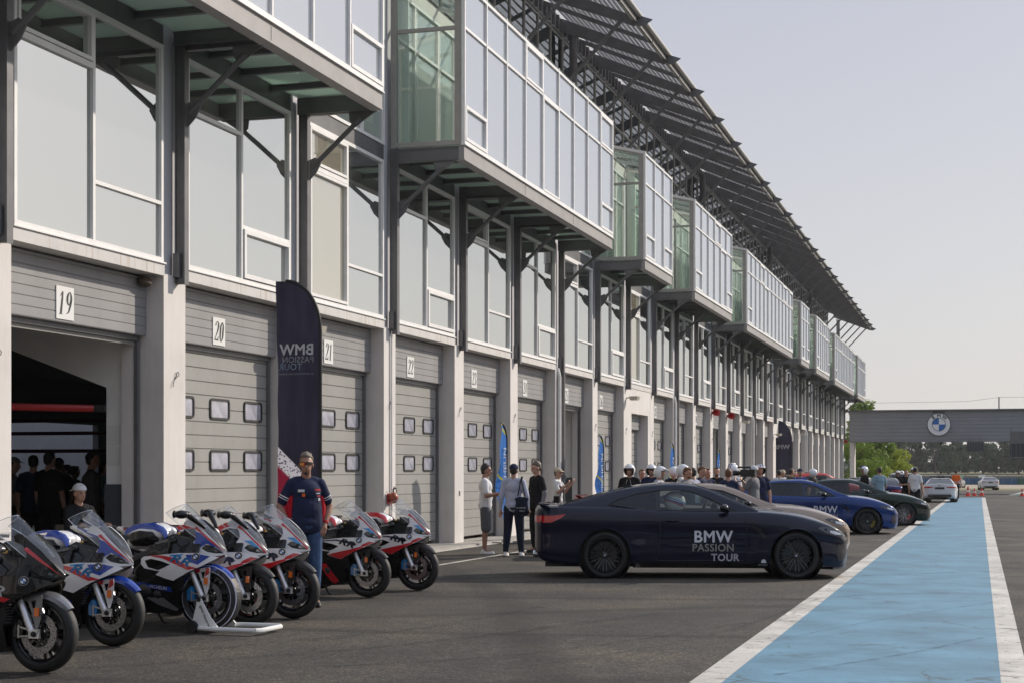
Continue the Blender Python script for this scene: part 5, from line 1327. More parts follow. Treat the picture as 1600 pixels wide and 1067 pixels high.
c10 = copy_tree(c6); c10['label'] = 'distant white car driving off beyond the red cones'; c10['group'] = 'cars driving on the track'; place(c10, 1.05, 176, R(95))
for k in kids(c10):
    if k.name.startswith('light_bar'): bpy.data.objects.remove(k)
LBL = carpaint('paint_pale', (.42, .45, .50), .2, .3)
c11, *_ = make_car('sedan', LBL, 'pale grey saloon half hidden behind the man in the light blue shirt', .12, WH_B, 'cars standing in the lane'); place(c11, -6.6, 92, R(86))
RV = carpaint('paint_signal_red', (.40, .015, .01), .0, .3)
c12, *_ = make_car('suv', RV, 'red car parked by the far end of the building beyond the dark green saloon', .12, WH_B, 'cars standing in the lane'); place(c12, -9.3, 88, R(40))
# helmet of the driver in the near coupe
def helmet_mesh(shell, stripe=None, peak=True, open_=True):
    g = G(); n, k = 28, 18; v = []
    rx, ry, rz = .145, .125, .14
    for i in range(k+1):
        t = math.pi*.80*i/k
        for j in range(n): a = 2*math.pi*j/n; v.append((math.sin(t)*math.cos(a)*rx*(1+.06*(math.cos(a) < 0)), math.sin(t)*math.sin(a)*ry, math.cos(t)*rz))
    F = []
    for i in range(k):
        for j in range(n):
            f = (i*n+j, (i+1)*n+j, (i+1)*n+(j+1) % n, i*n+(j+1) % n); c = sum((Vector(v[q]) for q in f), Vector())/4
            if open_ and c.x > .055 and c.z < .045: continue
            F.append(f)
    g.add(v, F); inner = [tuple(.93*q for q in p) for p in v]; o = len(g.v); g.v += inner; g.f += [tuple(q+o for q in reversed(f)) for f in F]; g.m += [1]*len(F)
    if peak: g.add([(.10, -.085, .075), (.10, .085, .075), (.195, .06, .055), (.195, -.06, .055), (.10, -.085, .083), (.10, .085, .083), (.195, .06, .061), (.195, -.06, .061)], [(0, 1, 2, 3), (7, 6, 5, 4), (3, 2, 6, 7), (0, 3, 7, 4), (1, 5, 6, 2)], 0)
    if stripe:
        for s in (-.03, .03):
            P = [(math.sin(t)*rx*1.012*-1 if False else -math.cos(t)*rx*1.03, s, math.sin(t)*rz*1.02) for t in [math.pi*i/16 for i in range(1, 14)]]; g.tube(P, .010, 6, 2)
    return g
# ================================================================= people
SK = mat('skin', (.42, .24, .17), .55); SKD = mat('skin_tanned', (.30, .16, .105), .55)
HB = mat('hair_dark', (.02, .015, .012), .6, bump=.6, bs=90); HG = mat('hair_greying', (.12, .095, .07), .6, bump=.6, bs=90); HR = mat('hair_reddish', (.12, .05, .02), .6, bump=.6, bs=90)
def cloth(n, c, v=.12): return mat('cloth_'+n, c, .85, var=v, vs=9, bump=.25, bs=14, spec=.2)
CL = dict(navy=cloth('navy', (.016, .022, .055)), white=cloth('white', (.62, .62, .63), .05), black=cloth('black', (.012, .012, .014)), grey=cloth('grey', (.10, .10, .11)), paleblue=cloth('pale_blue', (.40, .42, .52), .05),
          jeans=cloth('jeans', (.045, .085, .17), .35), darkjeans=cloth('dark_jeans', (.012, .017, .032)), lblue=cloth('light_blue', (.20, .30, .36)), blue=cloth('blue', (.02, .07, .30)), olive=cloth('olive', (.06, .065, .045)), orange=cloth('orange', (.70, .13, .02)), red=cloth('red', (.40, .01, .02)), midgrey=cloth('mid_grey', (.18, .18, .19)), sand=cloth('sand', (.45, .38, .28)), silver=cloth('silver', (.35, .35, .38)))
HLW = [mat('helmet_white', (.72, .72, .73), .2, coat=.8), mat('helmet_lining', (.02, .02, .02), .8), mat('helmet_stripe', (.01, .02, .12), .3)]
HLM = {p: helmet_mesh(1, p == 'stripe', p != 'nopeak').mesh('helmet', HLW, 40) for p in ('peak', 'nopeak', 'stripe')}
SHOE = mat('shoe_white', (.65, .64, .62), .6); SHOEB = mat('shoe_black', (.015, .015, .015), .6)
def V3(*a): return Vector(a)
def hash_(t_): return sum(ord(c)*(i+1) for i, c in enumerate(t_))
def person(loc, yaw, label, h=1.76, fat=1.0, arms=None, legs=None, shirt='navy', sleeves='short', trous='jeans', short=False, hair=HB, cap=None, capback=False, helmet=None, vox=.02, shoes=SHOE, skin=SK, group=None, turn=0, tilt=0, seated=False, extra=None, polo=False):
    """local frame: x forward, y left. arms = (left, right) each (elbow, wrist) offsets in body frame."""
    k = h/1.76; B = empty('person', (loc[0], loc[1], loc[2] if len(loc) > 2 else gz(loc[1])), yaw, label, 'person', group)
    hz_ = .93 if not seated else .50
    dz = hz_-.93
    S_ = {s: V3(0, s*.168, 1.415+dz) for s in (1, -1)}
    arms = arms or {}; legs = legs or {}
    E_, Wr = {}, {}
    for s in (1, -1):
        e, w_ = arms.get(s, ((.0, .075, -.28), (.06, .0, -.255))); e = V3(e[0], s*e[1], e[2]); w_ = V3(w_[0], s*w_[1], w_[2]); E_[s] = S_[s]+e; Wr[s] = E_[s]+w_
    Hp = {s: V3(0, s*.095, hz_) for s in (1, -1)}; Kn, An = {}, {}
    for s in (1, -1):
        if seated: kk, aa = V3(.42, s*.16, .50), V3(.36, s*.16, .09)
        else: kk, aa = legs.get(s, ((.015, .105, .50), (-.015, .11, .09))); kk = V3(kk[0], s*kk[1], kk[2]); aa = V3(aa[0], s*aa[1], aa[2])
        Kn[s], An[s] = kk, aa
    hc = V3(.018, 0, 1.628+dz); rot = Matrix.Rotation(turn, 3, 'Z') @ Matrix.Rotation(tilt, 3, 'Y')
    def hd(x, y, z): return hc+rot @ V3(x, y, z)
    hh = lambda p: p
    P = [('e', hd(-.005, 0, .03), (.098, .076, .095), rot), ('e', hd(.03, 0, -.035), (.062, .056, .075), rot), ('e', hd(.052, 0, -.075), (.033, .032, .025), rot),
         ('c', hd(.088, 0, .015), .011, hd(.106, 0, -.022), .016), ('e', hd(.083, 0, .035), (.02, .045, .012), rot), ('e', hd(.082, 0, -.052), (.018, .026, .009), rot), ('e', hd(0, .077, -.005), (.02, .010, .032), rot), ('e', hd(0, -.077, -.005), (.02, .010, .032), rot),
         ('c', V3(-.015, 0, 1.45+dz), .062, hd(-.015, 0, -.06), .054)]
    f = fat
    torso = [('e', V3(.0, 0, 1.32+dz), (.10*f, .15*(.5+.5*f), .14)), ('e', V3(.0, 0, 1.12+dz), (.088*f, .12*f, .16)), ('e', V3(.0, 0, .96+dz), (.095*f, .14*(.6+.4*f), .10)), ('c', V3(-.01, .10, 1.42+dz), .052, V3(-.01, -.10, 1.42+dz), .052)]
    P += torso
    for s in (1, -1):
        P += [('c', S_[s], .054, E_[s], .041), ('c', E_[s], .042, E_[s].lerp(Wr[s], .35), .042), ('c', E_[s].lerp(Wr[s], .3), .042, Wr[s], .026)]
        P += [('c', Hp[s], .088, Kn[s], .056), ('c', Kn[s], .056, Kn[s].lerp(An[s], .3)+V3(-.02, 0, 0), .056), ('c', Kn[s].lerp(An[s], .3)+V3(-.015, 0, 0), .056, An[s], .034), ('c', An[s], .036, An[s]+V3(.13, 0, -.045), .03)]
        d = (Wr[s]-E_[s]).normalized(); side_ = d.cross(V3(1, 0, 0)).normalized() if abs(d.x) < .8 else d.cross(V3(0, 0, 1)).normalized(); nrm = side_.cross(d)
        pc = Wr[s]+d*.045; P += [('c', Wr[s], .026, pc, .030), ('c', pc+side_*.02, .020, pc-side_*.02, .020)]
        L = (.066, .074, .070, .056)
        fr_ = .0095 if vox < .013 else .012
        for i in range(4):
            b_ = pc+d*.03+side_*(.030-.020*i); m_ = b_+d*L[i]*.5-nrm*.012; t_ = m_+d*L[i]*.42-nrm*.03; P += [('c', b_, fr_, m_, fr_*.95), ('c', m_, fr_*.95, t_, fr_*.8)]
        tb = Wr[s]+d*.02+side_*.03; P += [('c', tb, fr_*1.1, tb+side_*.022+d*.03-nrm*.01, fr_), ('c', tb+side_*.022+d*.03-nrm*.01, fr_, tb+side_*.022+d*.055-nrm*.025, fr_*.85)]
    body = remesh(P, 'body', skin, vox, B, 2 if vox < .013 else 1, .4)
    # shirt
    T = [('e', V3(0, 0, 1.32+dz), (.128*f, .172*(.5+.5*f), .155)), ('e', V3(.012*f, 0, 1.12+dz), (.125*f, .165*f, .19)), ('c', V3(-.012, .105, 1.43+dz), .072, V3(-.012, -.105, 1.43+dz), .072), ('c', V3(-.014, .04, 1.455+dz), .055, V3(-.014, -.04, 1.455+dz), .055), ('e', V3(0, 0, .97+dz), (.135*f, .180*(.6+.4*f), .10))]
    for s in (1, -1): T += [('c', V3(.006*f, s*.055, 1.22+dz), .108*f, V3(.002, s*.062*f, (.93 if not seated else .90)+dz), .118*f)]
    for s in (1, -1):
        if sleeves == 'short':
            m_ = S_[s].lerp(E_[s], .72); T += [('c', S_[s], .066, m_, .064)]
        else: T += [('c', S_[s], .066, E_[s], .054), ('c', E_[s], .054, Wr[s]-(Wr[s]-E_[s])*.05, .037)]
    sh = remesh(T, 'shirt', CL[shirt], vox, B, 3, .5)
    # legs
    T = [('e', V3(0, 0, hz_+.03), (.130*f, .182*(.6+.4*f), .105))]
    if seated: T.append(('c', V3(0, .08, hz_), .12, V3(0, -.08, hz_), .12))
    for s in (1, -1):
        if short: m_ = Kn[s]+(Hp[s]-Kn[s])*.02; T += [('c', Hp[s]+V3(0, 0, -.02), .104, m_, .098)]
        else: T += [('c', Hp[s]+V3(0, 0, -.02), .104, Kn[s], .082), ('c', Kn[s], .082, Kn[s].lerp(An[s], .45)+V3(-.008, 0, 0), .074), ('c', Kn[s].lerp(An[s], .45), .074, An[s]+V3(0, 0, .02), .055)]
    remesh(T, 'shorts' if short else 'trousers', CL[trous], vox, B, 2, .5)
    for s in (1, -1):
        a = An[s]; remesh([('e', a+V3(.055, 0, -.052), (.135, .046, .038)), ('c', a+V3(-.01, 0, -.01), .042, a+V3(-.03, 0, -.045), .038), ('e', a+V3(.06, 0, -.074), (.145, .05, .018))], 'shoe', shoes, max(.012, vox*.8), B, 2)
    # hair / headwear
    if helmet:
        o = link('helmet', HLM[helmet], B); o.location = hd(.01, 0, .015); o.rotation_euler = (0, tilt, turn)
    else:
        if not cap or True:
            hr_ = random.Random(hash_(label)); tuft = [('e', hd(-.02+.085*math.cos(a_)*math.sin(b_), .072*math.sin(a_)*math.sin(b_), .055+.085*math.cos(b_)), (.017, .017, .02)) for a_, b_ in [(hr_.uniform(0, 6.28), hr_.uniform(0, 1.5)) for _ in range(46)] if math.cos(a_)*math.sin(b_) < .8] if vox < .016 and not cap else []
            remesh(tuft+[('e', hd(-.024, 0, .045), (.093, .0805, .086), rot), ('e', hd(-.055, 0, .0), (.052, .072, .072), rot), ('e', hd(.035, 0, .100), (.046, .055, .026), rot)], 'hair', hair, max(.012, vox*.7), B, 1)
        if cap:
            g = G(); n = 20; v = []
            for i in range(6):
                t = math.pi*.5*i/5
                for j in range(n): a = 2*math.pi*j/n; v.append(hd(-.008+math.sin(t)*math.cos(a)*.112, math.sin(t)*math.sin(a)*.090, .048+math.cos(t)*.095))
            g.add(v, [(i*n+j, (i+1)*n+j, (i+1)*n+(j+1) % n, i*n+(j+1) % n) for i in range(5) for j in range(n)])
            sg = -1 if capback else 1
            g.add([hd(sg*(x)-.008, y, z) for x, y, z in ((.09, -.072, .055), (.15, -.062, .045), (.19, 0, .035), (.15, .062, .045), (.09, .072, .055), (.10, 0, .075))], [(0, 1, 2, 5), (5, 2, 3, 4)]); g.build('cap', CL[cap], B, 50)
    if vox < .016:
        for s in (1, -1): G().ball(hd(.084, s*.030, .012), (.010, .014, .008), 10, rot=rot).build('eye', SHOEB, B)
    B.scale = (k, k, k)
    return B, dict(S=S_, E=E_, W=Wr, hd=hd, dz=dz, rot=rot)
def at(px, Y):
    # x position on the ground for a photo column at distance Y along the lane
    u = (px-800)/2500; C_, S2 = math.cos(cam.rotation_euler.z), math.sin(cam.rotation_euler.z)
    return (Y*(u*C_-S2))/(u*S2+C_)
TC = math.pi+math.atan(730/2500)*-1   # not used for placing, only a reference heading
def face_cam(px): return math.atan2(-1, 0)
PK = {s: ((-.03, .10, -.27), (.08, -.045, -.20)) for s in (1, -1)}     # hands in pockets
# --- man in sunglasses between the motorcycles
p, J = person((-7.50, 17.15), R(-50), 'man in navy shirt with red sides and mirrored sunglasses, hands in his pockets', 1.78, 1.13, {s: ((-.05, .13, -.27), (.10, -.085, -.20)) for s in (1, -1)}, None, 'navy', 'short', 'jeans', hair=HG, vox=.0105, skin=SKD, turn=R(-16), shoes=SHOEB)
hd = J['hd']; g = G(); v = []
for i in range(13):
    a = R(-62+124*i/12); w2 = 1-.25*abs(math.sin(a))
    for zz in (.031, .018, -.006*w2): v.append(hd(.012+.094*math.cos(a), .086*math.sin(a), zz))
g.add(v, [(i*3+j, i*3+j+1, (i+1)*3+j+1, (i+1)*3+j) for i in range(12) for j in range(2)])
sgl = mat('mirror_lens', (.75, .25, .03), .08, .9, coat=1); n, l, b = nodes(sgl); tcn = n.new('ShaderNodeTexCoord'); sp_ = n.new('ShaderNodeSeparateXYZ'); l.new(tcn.outputs['Generated'], sp_.inputs[0]); rr = ramp(n, [(.0, (.45, .20, .01)), (.14, (.55, .22, .02)), (.26, (.45, .04, .01)), (.42, (.12, .01, .01)), (.6, (.02, .01, .012)), (1, (.03, .01, .02))]); l.new(sp_.outputs[1], rr.inputs[0]); l.new(rr.outputs[0], b.inputs['Base Color'])
sg_ = g.build('sunglasses', sgl, p, 60); G().tube([hd(.04, .084, .022), hd(-.02, .084, .02)], .004, 6).tube([hd(.04, -.084, .022), hd(-.02, -.084, .02)], .004, 6).tube([v[i*3] for i in range(13)], .004, 6).build('glasses_frame', MMAT, sg_)
G().ball(hd(.068, 0, -.088), (.016, .022, .02), 10).build('goatee', HB, p)
for s in (1, -1):
    remesh([('l', [V3(.0, s*.172, 1.28), V3(.0, s*.186, 1.15), V3(.0, s*.178, .96)], [.038, .052, .045])], 'side_panel', CL['red'], .014, p, 2)
def shirt_pt(y, z): # front of the shirt
    return V3(.128*1.13*math.sqrt(max(.05, 1-(y/.20)**2))+.012, y, z)
def chest(nm, y0, z0, w_, h_, m): 
    g = G(); N = 4; v = []
    for i in range(N+1):
        y = y0+w_*(i/N-.5)
        for z in (z0-h_/2, z0+h_/2): q = shirt_pt(y, z); v.append((q.x+.004, q.y, q.z))
    g.add(v, [(2*i, 2*i+2, 2*i+3, 2*i+1) for i in range(N)]); return g.build(nm, m, p, 0)
chest('shirt_mark', -.095, 1.335, .07, .030, CL['white']); chest('shirt_mark', -.07, 1.285, .035, .035, CL['orange']); chest('shirt_mark', .10, 1.345, .07, .024, mat('mark_red', (.5, .03, .03), .6)); chest('shirt_mark', .105, 1.305, .05, .012, CL['white']); chest('shirt_mark', .11, 1.275, .04, .014, mat('mark_red', (.5, .03, .03), .6)); chest('shirt_mark', .12, 1.235, .025, .03, CL['white'])
for s in (1, -1):
    a_ = J['S'][s].lerp(J['E'][s], .55); G().lathe([(.068, -.006), (.068, .006)], a_, J['E'][s]-J['S'][s], 18).lathe([(.0675, .022), (.0675, .03)], a_, J['E'][s]-J['S'][s], 18).build('sleeve_band', CL['white'], p)
    G().lathe([(.031, -.014), (.034, -.01), (.034, .01), (.031, .014)], J['W'][s]-(J['W'][s]-J['E'][s])*.12, J['W'][s]-J['E'][s], 16).build('wristband', CL['red'], p)
# --- trio by the door of bay 24
p, J = person((-9.15, 29.5), R(15), 'man in white T-shirt and grey shorts with a lanyard, facing the others', 1.74, 1.08, {-1: ((.03, .09, -.27), (.24, -.02, .05)), 1: ((.02, .06, -.28), (.20, -.05, .02))}, None, 'white', 'short', 'grey', True, HB, vox=.012, skin=SKD)
G().tube([J['hd'](-.05, .06, -.12), (.09, .05, 1.42), (.14, .0, 1.20), (.145, 0, 1.02)], .005, 6).tube([J['hd'](-.05, -.06, -.12), (.09, -.05, 1.42), (.14, .0, 1.20)], .005, 6).box(.14, .15, -.04, .04, .90, 1.02).build('lanyard', CL['black'], p)
G().box(.20, .215, -.20, -.12, 1.15, 1.29).build('phone', MMAT, p) if False else None
p, J = person((-8.42, 28.95), R(95), 'man in pale blue shirt and dark cap seen from behind with a tote bag', 1.74, .96, {1: ((-.02, .07, -.28), (.05, .02, -.25)), -1: ((-.03, .09, -.27), (.10, .0, -.24))}, {1: ((.02, .12, .50), (-.02, .15, .09)), -1: ((.02, .12, .50), (-.02, .15, .09))}, 'paleblue', 'long', 'darkjeans', hair=HB, cap='navy', vox=.012)
tb = empty('tote_bag', (-8.42, 28.78, gz(28.8)), R(5), 'dark tote bag with small print slung over the shoulder of the man in pale blue', 'bag')
remesh([('l', [V3(.20, 0, 1.10), V3(.20, 0, .84)], [.10, .14]), ('e', V3(.20, 0, .84), (.15, .05, .09)), ('e', V3(.2, 0, 1.08), (.14, .04, .05))], 'bag_body', CL['darkjeans'], .015, tb, 3)
for q in kids(tb): q.scale = (1, .45, 1)
G().tube([(.13, -.02, 1.14), (.17, .05, 1.42), (.17, .15, 1.50), (.18, .2, 1.40)], .011, 6).tube([(.27, -.02, 1.14), (.19, .05, 1.42), (.19, .15, 1.50)], .011, 6).build('strap', CL['black'], tb)
tg = text('M ON M', .045, bold=.001, ext=.001); G().add([(.20+q[0], -.066, .92+q[1]) for q in tg.v], tg.f).build('print', WHITE, tb, 0); tg = text('MERCI', .035, bold=.001, ext=.001); G().add([(.22+q[0], -.068, .86+q[1]) for q in tg.v], tg.f).build('print', WHITE, tb, 0)
p, J = person((at(839, 30.4), 30.4), R(-135), 'grey haired man in black polo shirt with grey sleeves, leaning in to talk', 1.80, 1.1, {1: ((-.02, .10, -.27), (.06, .0, -.24)), -1: ((-.02, .10, -.27), (.08, -.03, -.23))}, None, 'black', 'short', 'black', hair=HG, vox=.012, shoes=SHOEB, tilt=R(12))
for s in (1, -1): remesh([('c', J['S'][s].lerp(J['E'][s], .55), .058, J['E'][s], .052), ('c', J['E'][s], .052, J['W'][s].lerp(J['E'][s], .1), .036)], 'undersleeve', CL['midgrey'], .014, p, 3)
p, J = person((at(871, 36.5), 36.5), R(-5), 'woman in cream cap and white top holding up a phone by the open garage 25', 1.70, .95, {1: ((.12, .04, -.24), (.18, -.02, .20)), -1: ((.10, .05, -.25), (.20, -.02, .18))}, None, 'white', 'short', 'midgrey', hair=HG, cap='sand', vox=.013)
G().tube([(.05, .16, 1.46), (.13, 0, 1.25), (.10, -.18, 1.0)], .012, 6).box(.0, .14, -.28, -.16, .88, 1.08).build('shoulder_bag', CL['black'], p); G().prism([(.06, 1.38), (.13, 1.30), (.10, 1.18), (.05, 1.22)], -.17, .17, lambda a, b, c: (a, c, b)).build('shirt_panel', CL['black'], p)
ph = empty('phone', (at(884, 36.5), 36.5, gz(36.5)), 0, 'phone held up by the woman in the cream cap', 'phone'); g = G(); g.box(-.008, .008, -.075, .075, 1.45, 1.53); g.build('phone_body', MMAT, ph); G().box(.008, .011, -.07, .07, 1.455, 1.525).build('screen', LENS, ph)
# --- the crowd behind the cars
CR = 'people gathered behind the parked cars'
CROWD = [ # px, Y, yaw, label, kwargs
 (984, 34.0, -90, 'man in white open helmet and black piped jacket, leftmost of the helmeted people', dict(shirt='black', sleeves='long', trous='black', helmet='nopeak')),
 (1003, 37.5, -60, 'person with reddish brown hair and sunglasses between two helmeted men', dict(shirt='white', trous='black', hair=HR, h=1.68)),
 (1018, 35.0, -85, 'man in white helmet and dark shirt just left of the big white peaked helmet', dict(shirt='navy', trous='black', helmet='nopeak')),
 (1030, 32.5, -10, 'person in large white peaked helmet turned to the right', dict(shirt='silver', trous='black', helmet='peak', h=1.70)),
 (1053, 37.0, 95, 'person in dark top and white helmet seen from behind', dict(shirt='black', trous='black', helmet='nopeak', h=1.72)),
 (1065, 35.5, 10, 'person in white helmet behind the bearded man', dict(shirt='white', trous='black', helmet='nopeak', h=1.76)),
 (1073, 32.5, -20, 'bearded man with short brown hair in a grey shirt', dict(shirt='midgrey', trous='black', hair=HR, h=1.70, tilt=R(15))),
 (1082, 33.5, 150, 'dark haired man in a pale striped shirt facing the bearded man', dict(shirt='paleblue', trous='black', hair=HB, h=1.70)),
 (1096, 36.0, -20, 'brown haired man in navy polo shirt looking down', dict(shirt='navy', trous='black', hair=HR, h=1.74, tilt=R(12))),
 (1105, 38.0, -50, 'man in dark shirt behind the brown haired man in navy', dict(shirt='navy', trous='black', hair=HR, h=1.70)),
 (1120, 38.5, -80, 'man with short beard in a plain black shirt beside a blue flag', dict(shirt='black', trous='black', hair=HB, h=1.74)),
 (1138, 34.0, 100, 'man in navy shirt with reddish hair seen from behind, before a striped helmet', dict(shirt='navy', trous='black', hair=HR, h=1.68)),
 (1144, 37.0, 60, 'person in white helmet with dark stripes', dict(shirt='white', trous='black', helmet='stripe', h=1.78)),
 (1178, 35.5, 165, 'cameraman in grey top and white cap shouldering a video camera', dict(shirt='midgrey', trous='black', cap='white', h=1.74, arms={1: ((.16, .06, -.20), (.16, -.04, .16)), -1: ((.20, .04, -.18), (.14, -.03, .18))})),
 (1187, 38.0, -60, 'person in white helmet standing behind the cameraman', dict(shirt='navy', trous='black', helmet='stripe', h=1.78)),
 (1217, 52, 110, 'man with dark hair in white shirt far along the wall', dict(shirt='white', trous='black', h=1.72)), (1223, 54, -60, 'person in cream cap and white shirt far along the wall', dict(shirt='white', trous='black', cap='sand', h=1.72)),
 (1236, 52, 40, 'dark haired man in olive shirt below the far dark feather flag', dict(shirt='olive', trous='black', h=1.76)), (1241, 55, -60, 'person in white shirt behind the man in olive', dict(shirt='white', trous='black', h=1.70)),
 (1250, 50, -70, 'man in blue shirt and dark cap with white front', dict(shirt='blue', trous='black', cap='navy', h=1.74)), (1271, 50, 160, 'person in black with white helmet far along the wall', dict(shirt='black', trous='black', helmet='nopeak', h=1.72)),
 (1351, 57, -150, 'rider in black and white suit and white helmet with dark stripes, behind the green saloon', dict(shirt='black', sleeves='long', trous='white', helmet='stripe', h=1.84)),
 (1374, 56, 120, 'dark haired man in light blue T-shirt seen from behind', dict(shirt='lblue', trous='jeans', h=1.82, arms={1: ((.03, .09, -.27), (.12, -.02, -.2)), -1: ((.03, .09, -.27), (.14, -.02, -.2))})),
 (1416, 66, -85, 'person in black shirt and trousers with folded hands', dict(shirt='black', trous='black', hair=HR, h=1.76, arms={s: ((.05, .08, -.27), (.16, -.13, .02)) for s in (1, -1)})),
 (1430, 63, 75, 'man in white polo shirt and black trousers seen from behind in the lane', dict(shirt='white', trous='black', h=1.86)),
 (1403, 84, -90, 'person in white helmet beyond the violet saloon, left one of two', dict(shirt='black', trous='black', helmet='nopeak')), (1409, 86, -90, 'person in white helmet beyond the violet saloon, right one of two', dict(shirt='black', trous='black', helmet='nopeak')),
 (1427, 80, -90, 'person in white helmet behind the man in the white polo shirt', dict(shirt='black', trous='black', helmet='peak', h=1.9)),
 (1494, 103, 95, 'marshal in orange high visibility vest beside the white coupe', dict(shirt='orange', trous='black', h=1.86)),
 (1470, 112, 95, 'person whose dark head shows above the roof of the white coupe', dict(shirt='black', trous='black', h=1.86)),
]
for px, Y, yw, lb, kw in CROWD:
    kw.setdefault('vox', .018 if Y < 40 else (.026 if Y < 70 else .035)); p, J = person((at(px, Y), Y), R(yw), lb, group=CR if Y < 60 else 'people farther down the lane', **kw)
    if px == 984: G().tube([(.125, .03, 1.44), (.135, .09, 1.2), (.12, .13, .95)], .006, 5).tube([(.125, -.03, 1.44), (.135, -.09, 1.2), (.12, -.13, .95)], .006, 5).build('jacket_piping', CL['silver'], p)
    if px == 1073: G().ball(J['hd'](.055, 0, -.07), (.045, .045, .04), 10).build('beard', HR, p)
    if px == 1120 : G().ball(J['hd'](.055, 0, -.075), (.04, .04, .03), 10).build('beard', HB, p)
    if px == 1494: G().lathe([(.20, 0), (.20, .05)], (0, 0, 1.05), (0, 0, 1), 18).build('reflective_band', CL['silver'], p)
    if px in (984, 1018): G().ball(J['hd'](.075, 0, .02), (.035, .065, .02), 10).build('goggles', MMAT, p)
    if px == 1003: G().ball(J['hd'](.08, 0, .015), (.02, .06, .014), 10).build('sunglasses', MMAT, p)
# camera
vc = empty('video_camera', (at(1166, 35.3), 35.3, gz(35)), R(168), 'black shoulder video camera with long microphone held by the cameraman', 'video camera')
g = G(); g.box(-.22, .12, -.06, .06, 1.50, 1.66); g.box(-.12, .05, -.10, -.06, 1.54, 1.62); cb = g.build('camera_body', MMAT, vc)
G().lathe([(.04, 0), (.045, .04), (.055, .10), (.062, .17), (.05, .17)], (.12, 0, 1.58), (1, 0, 0), 16).build('lens', MBLK, vc); G().tube([(-.1, 0, 1.70), (.2, 0, 1.71)], .022, 10).build('microphone', MMAT, vc); G().tube([(-.1, 0, 1.66), (-.1, 0, 1.72), (.05, 0, 1.72), (.05, 0, 1.66)], .01, 6).build('carry_handle', MMAT, vc)
G().tube([(.0, 0, 1.50), (.14, -.05, 1.40), (.34, -.08, 1.38)], .014, 6).lathe([(.045, 0), (.06, .06), (.055, .10)], (.32, -.08, 1.38), (1, -.2, 0), 12).build('follow_handle', MMAT, vc)
# --- people inside garage 19
GR = 'people inside the open garage 19'
for px, y, yw, lb, kw in [(20, 22.6, 40, 'man in cap standing leftmost inside the open garage', dict(shirt='grey', trous='black', cap='midgrey')), (52, 22.4, 110, 'man inside the garage in front of the lattice tower', dict(shirt='navy', trous='black', h=1.80)), (77, 22.0, 80, 'broad man in black inside the garage with his back turned', dict(shirt='black', trous='black', h=1.84, fat=1.15)),
    (92, 24.2, 150, 'man in dark peaked cap inside the garage', dict(shirt='black', trous='black', cap='navy', h=1.76)), (105, 25, 200, 'shorter person with dark hair behind the seated man', dict(shirt='black', trous='black', h=1.66)), (116, 25.6, 60, 'person deeper in the garage right of the seated man', dict(shirt='grey', trous='black', h=1.64)), (143, 22.4, 30, 'broad man in grey long sleeved shirt inside the garage', dict(shirt='grey', sleeves='long', trous='black', h=1.84, fat=1.2)), (163, 26.5, 10, 'person in pale blue shirt farthest inside the garage', dict(shirt='lblue', trous='black', h=1.72))]:
    x = at(px, y)
    person((x, y, .0), R(yw), lb, group=GR, vox=.022, **kw)
person((-11.55, 18.9, .02), R(-25), 'seated man in black with a white cap worn backwards at the garage door', 1.78, 1.0, {s: ((.10, .06, -.26), (.22, -.03, .06)) for s in (1, -1)}, shirt='black', sleeves='long', trous='black', cap='white', capback=True, seated=True, vox=.014, shoes=SHOEB)
fc = empty('folding_chair', (-11.55, 18.9, .02), R(-25), 'black folding chair under the seated man in the garage doorway', 'chair')
G().box(-.18, .22, -.22, .22, .36, .39).build('seat', MMAT, fc); G().box(-.24, -.21, -.22, .22, .55, .80).build('backrest', MMAT, fc)
for s in (1, -1): G().tube([(.22, s*.22, .0), (-.22, s*.22, .38), (-.23, s*.22, .8)], .012, 6).build('leg', MMAT, fc); G().tube([(-.22, s*.21, .0), (.22, s*.21, .37)], .012, 6).build('leg', MMAT, fc)
# driver's helmet in the near coupe
hm = link('driver_helmet', helmet_mesh(1, True, False, False).mesh('shell', HLW, 40)); tag(hm, 'white and blue striped helmet seen through the side window of the dark coupe', 'helmet')
M_ = Matrix.Translation(c1.location) @ Matrix.Rotation(c1.rotation_euler.z, 4, 'Z'); hm.location = M_ @ Vector((1.06, -.40, 1.13)); hm.rotation_euler = (0, 0, c1.rotation_euler.z+R(8)); hm.scale = (1.1, 1.1, 1.1)
for dz_, nm_, m_ in ((.028, 'blue_band', MLBL), (.0, 'navy_band', MBLU), (-.020, 'red_band', MRED)):
    P = []
    for i in range(33):
        a_ = 2*math.pi*i/32; z_ = dz_-.05*math.cos(a_); k_ = math.sqrt(1-(z_/.14)**2); P.append((.1475*k_*math.cos(a_)*(1+.06*(math.cos(a_) < 0)), .127*k_*math.sin(a_), z_))
    G().tube(P, .0085, 6, cap=False).build(nm_, m_, hm)
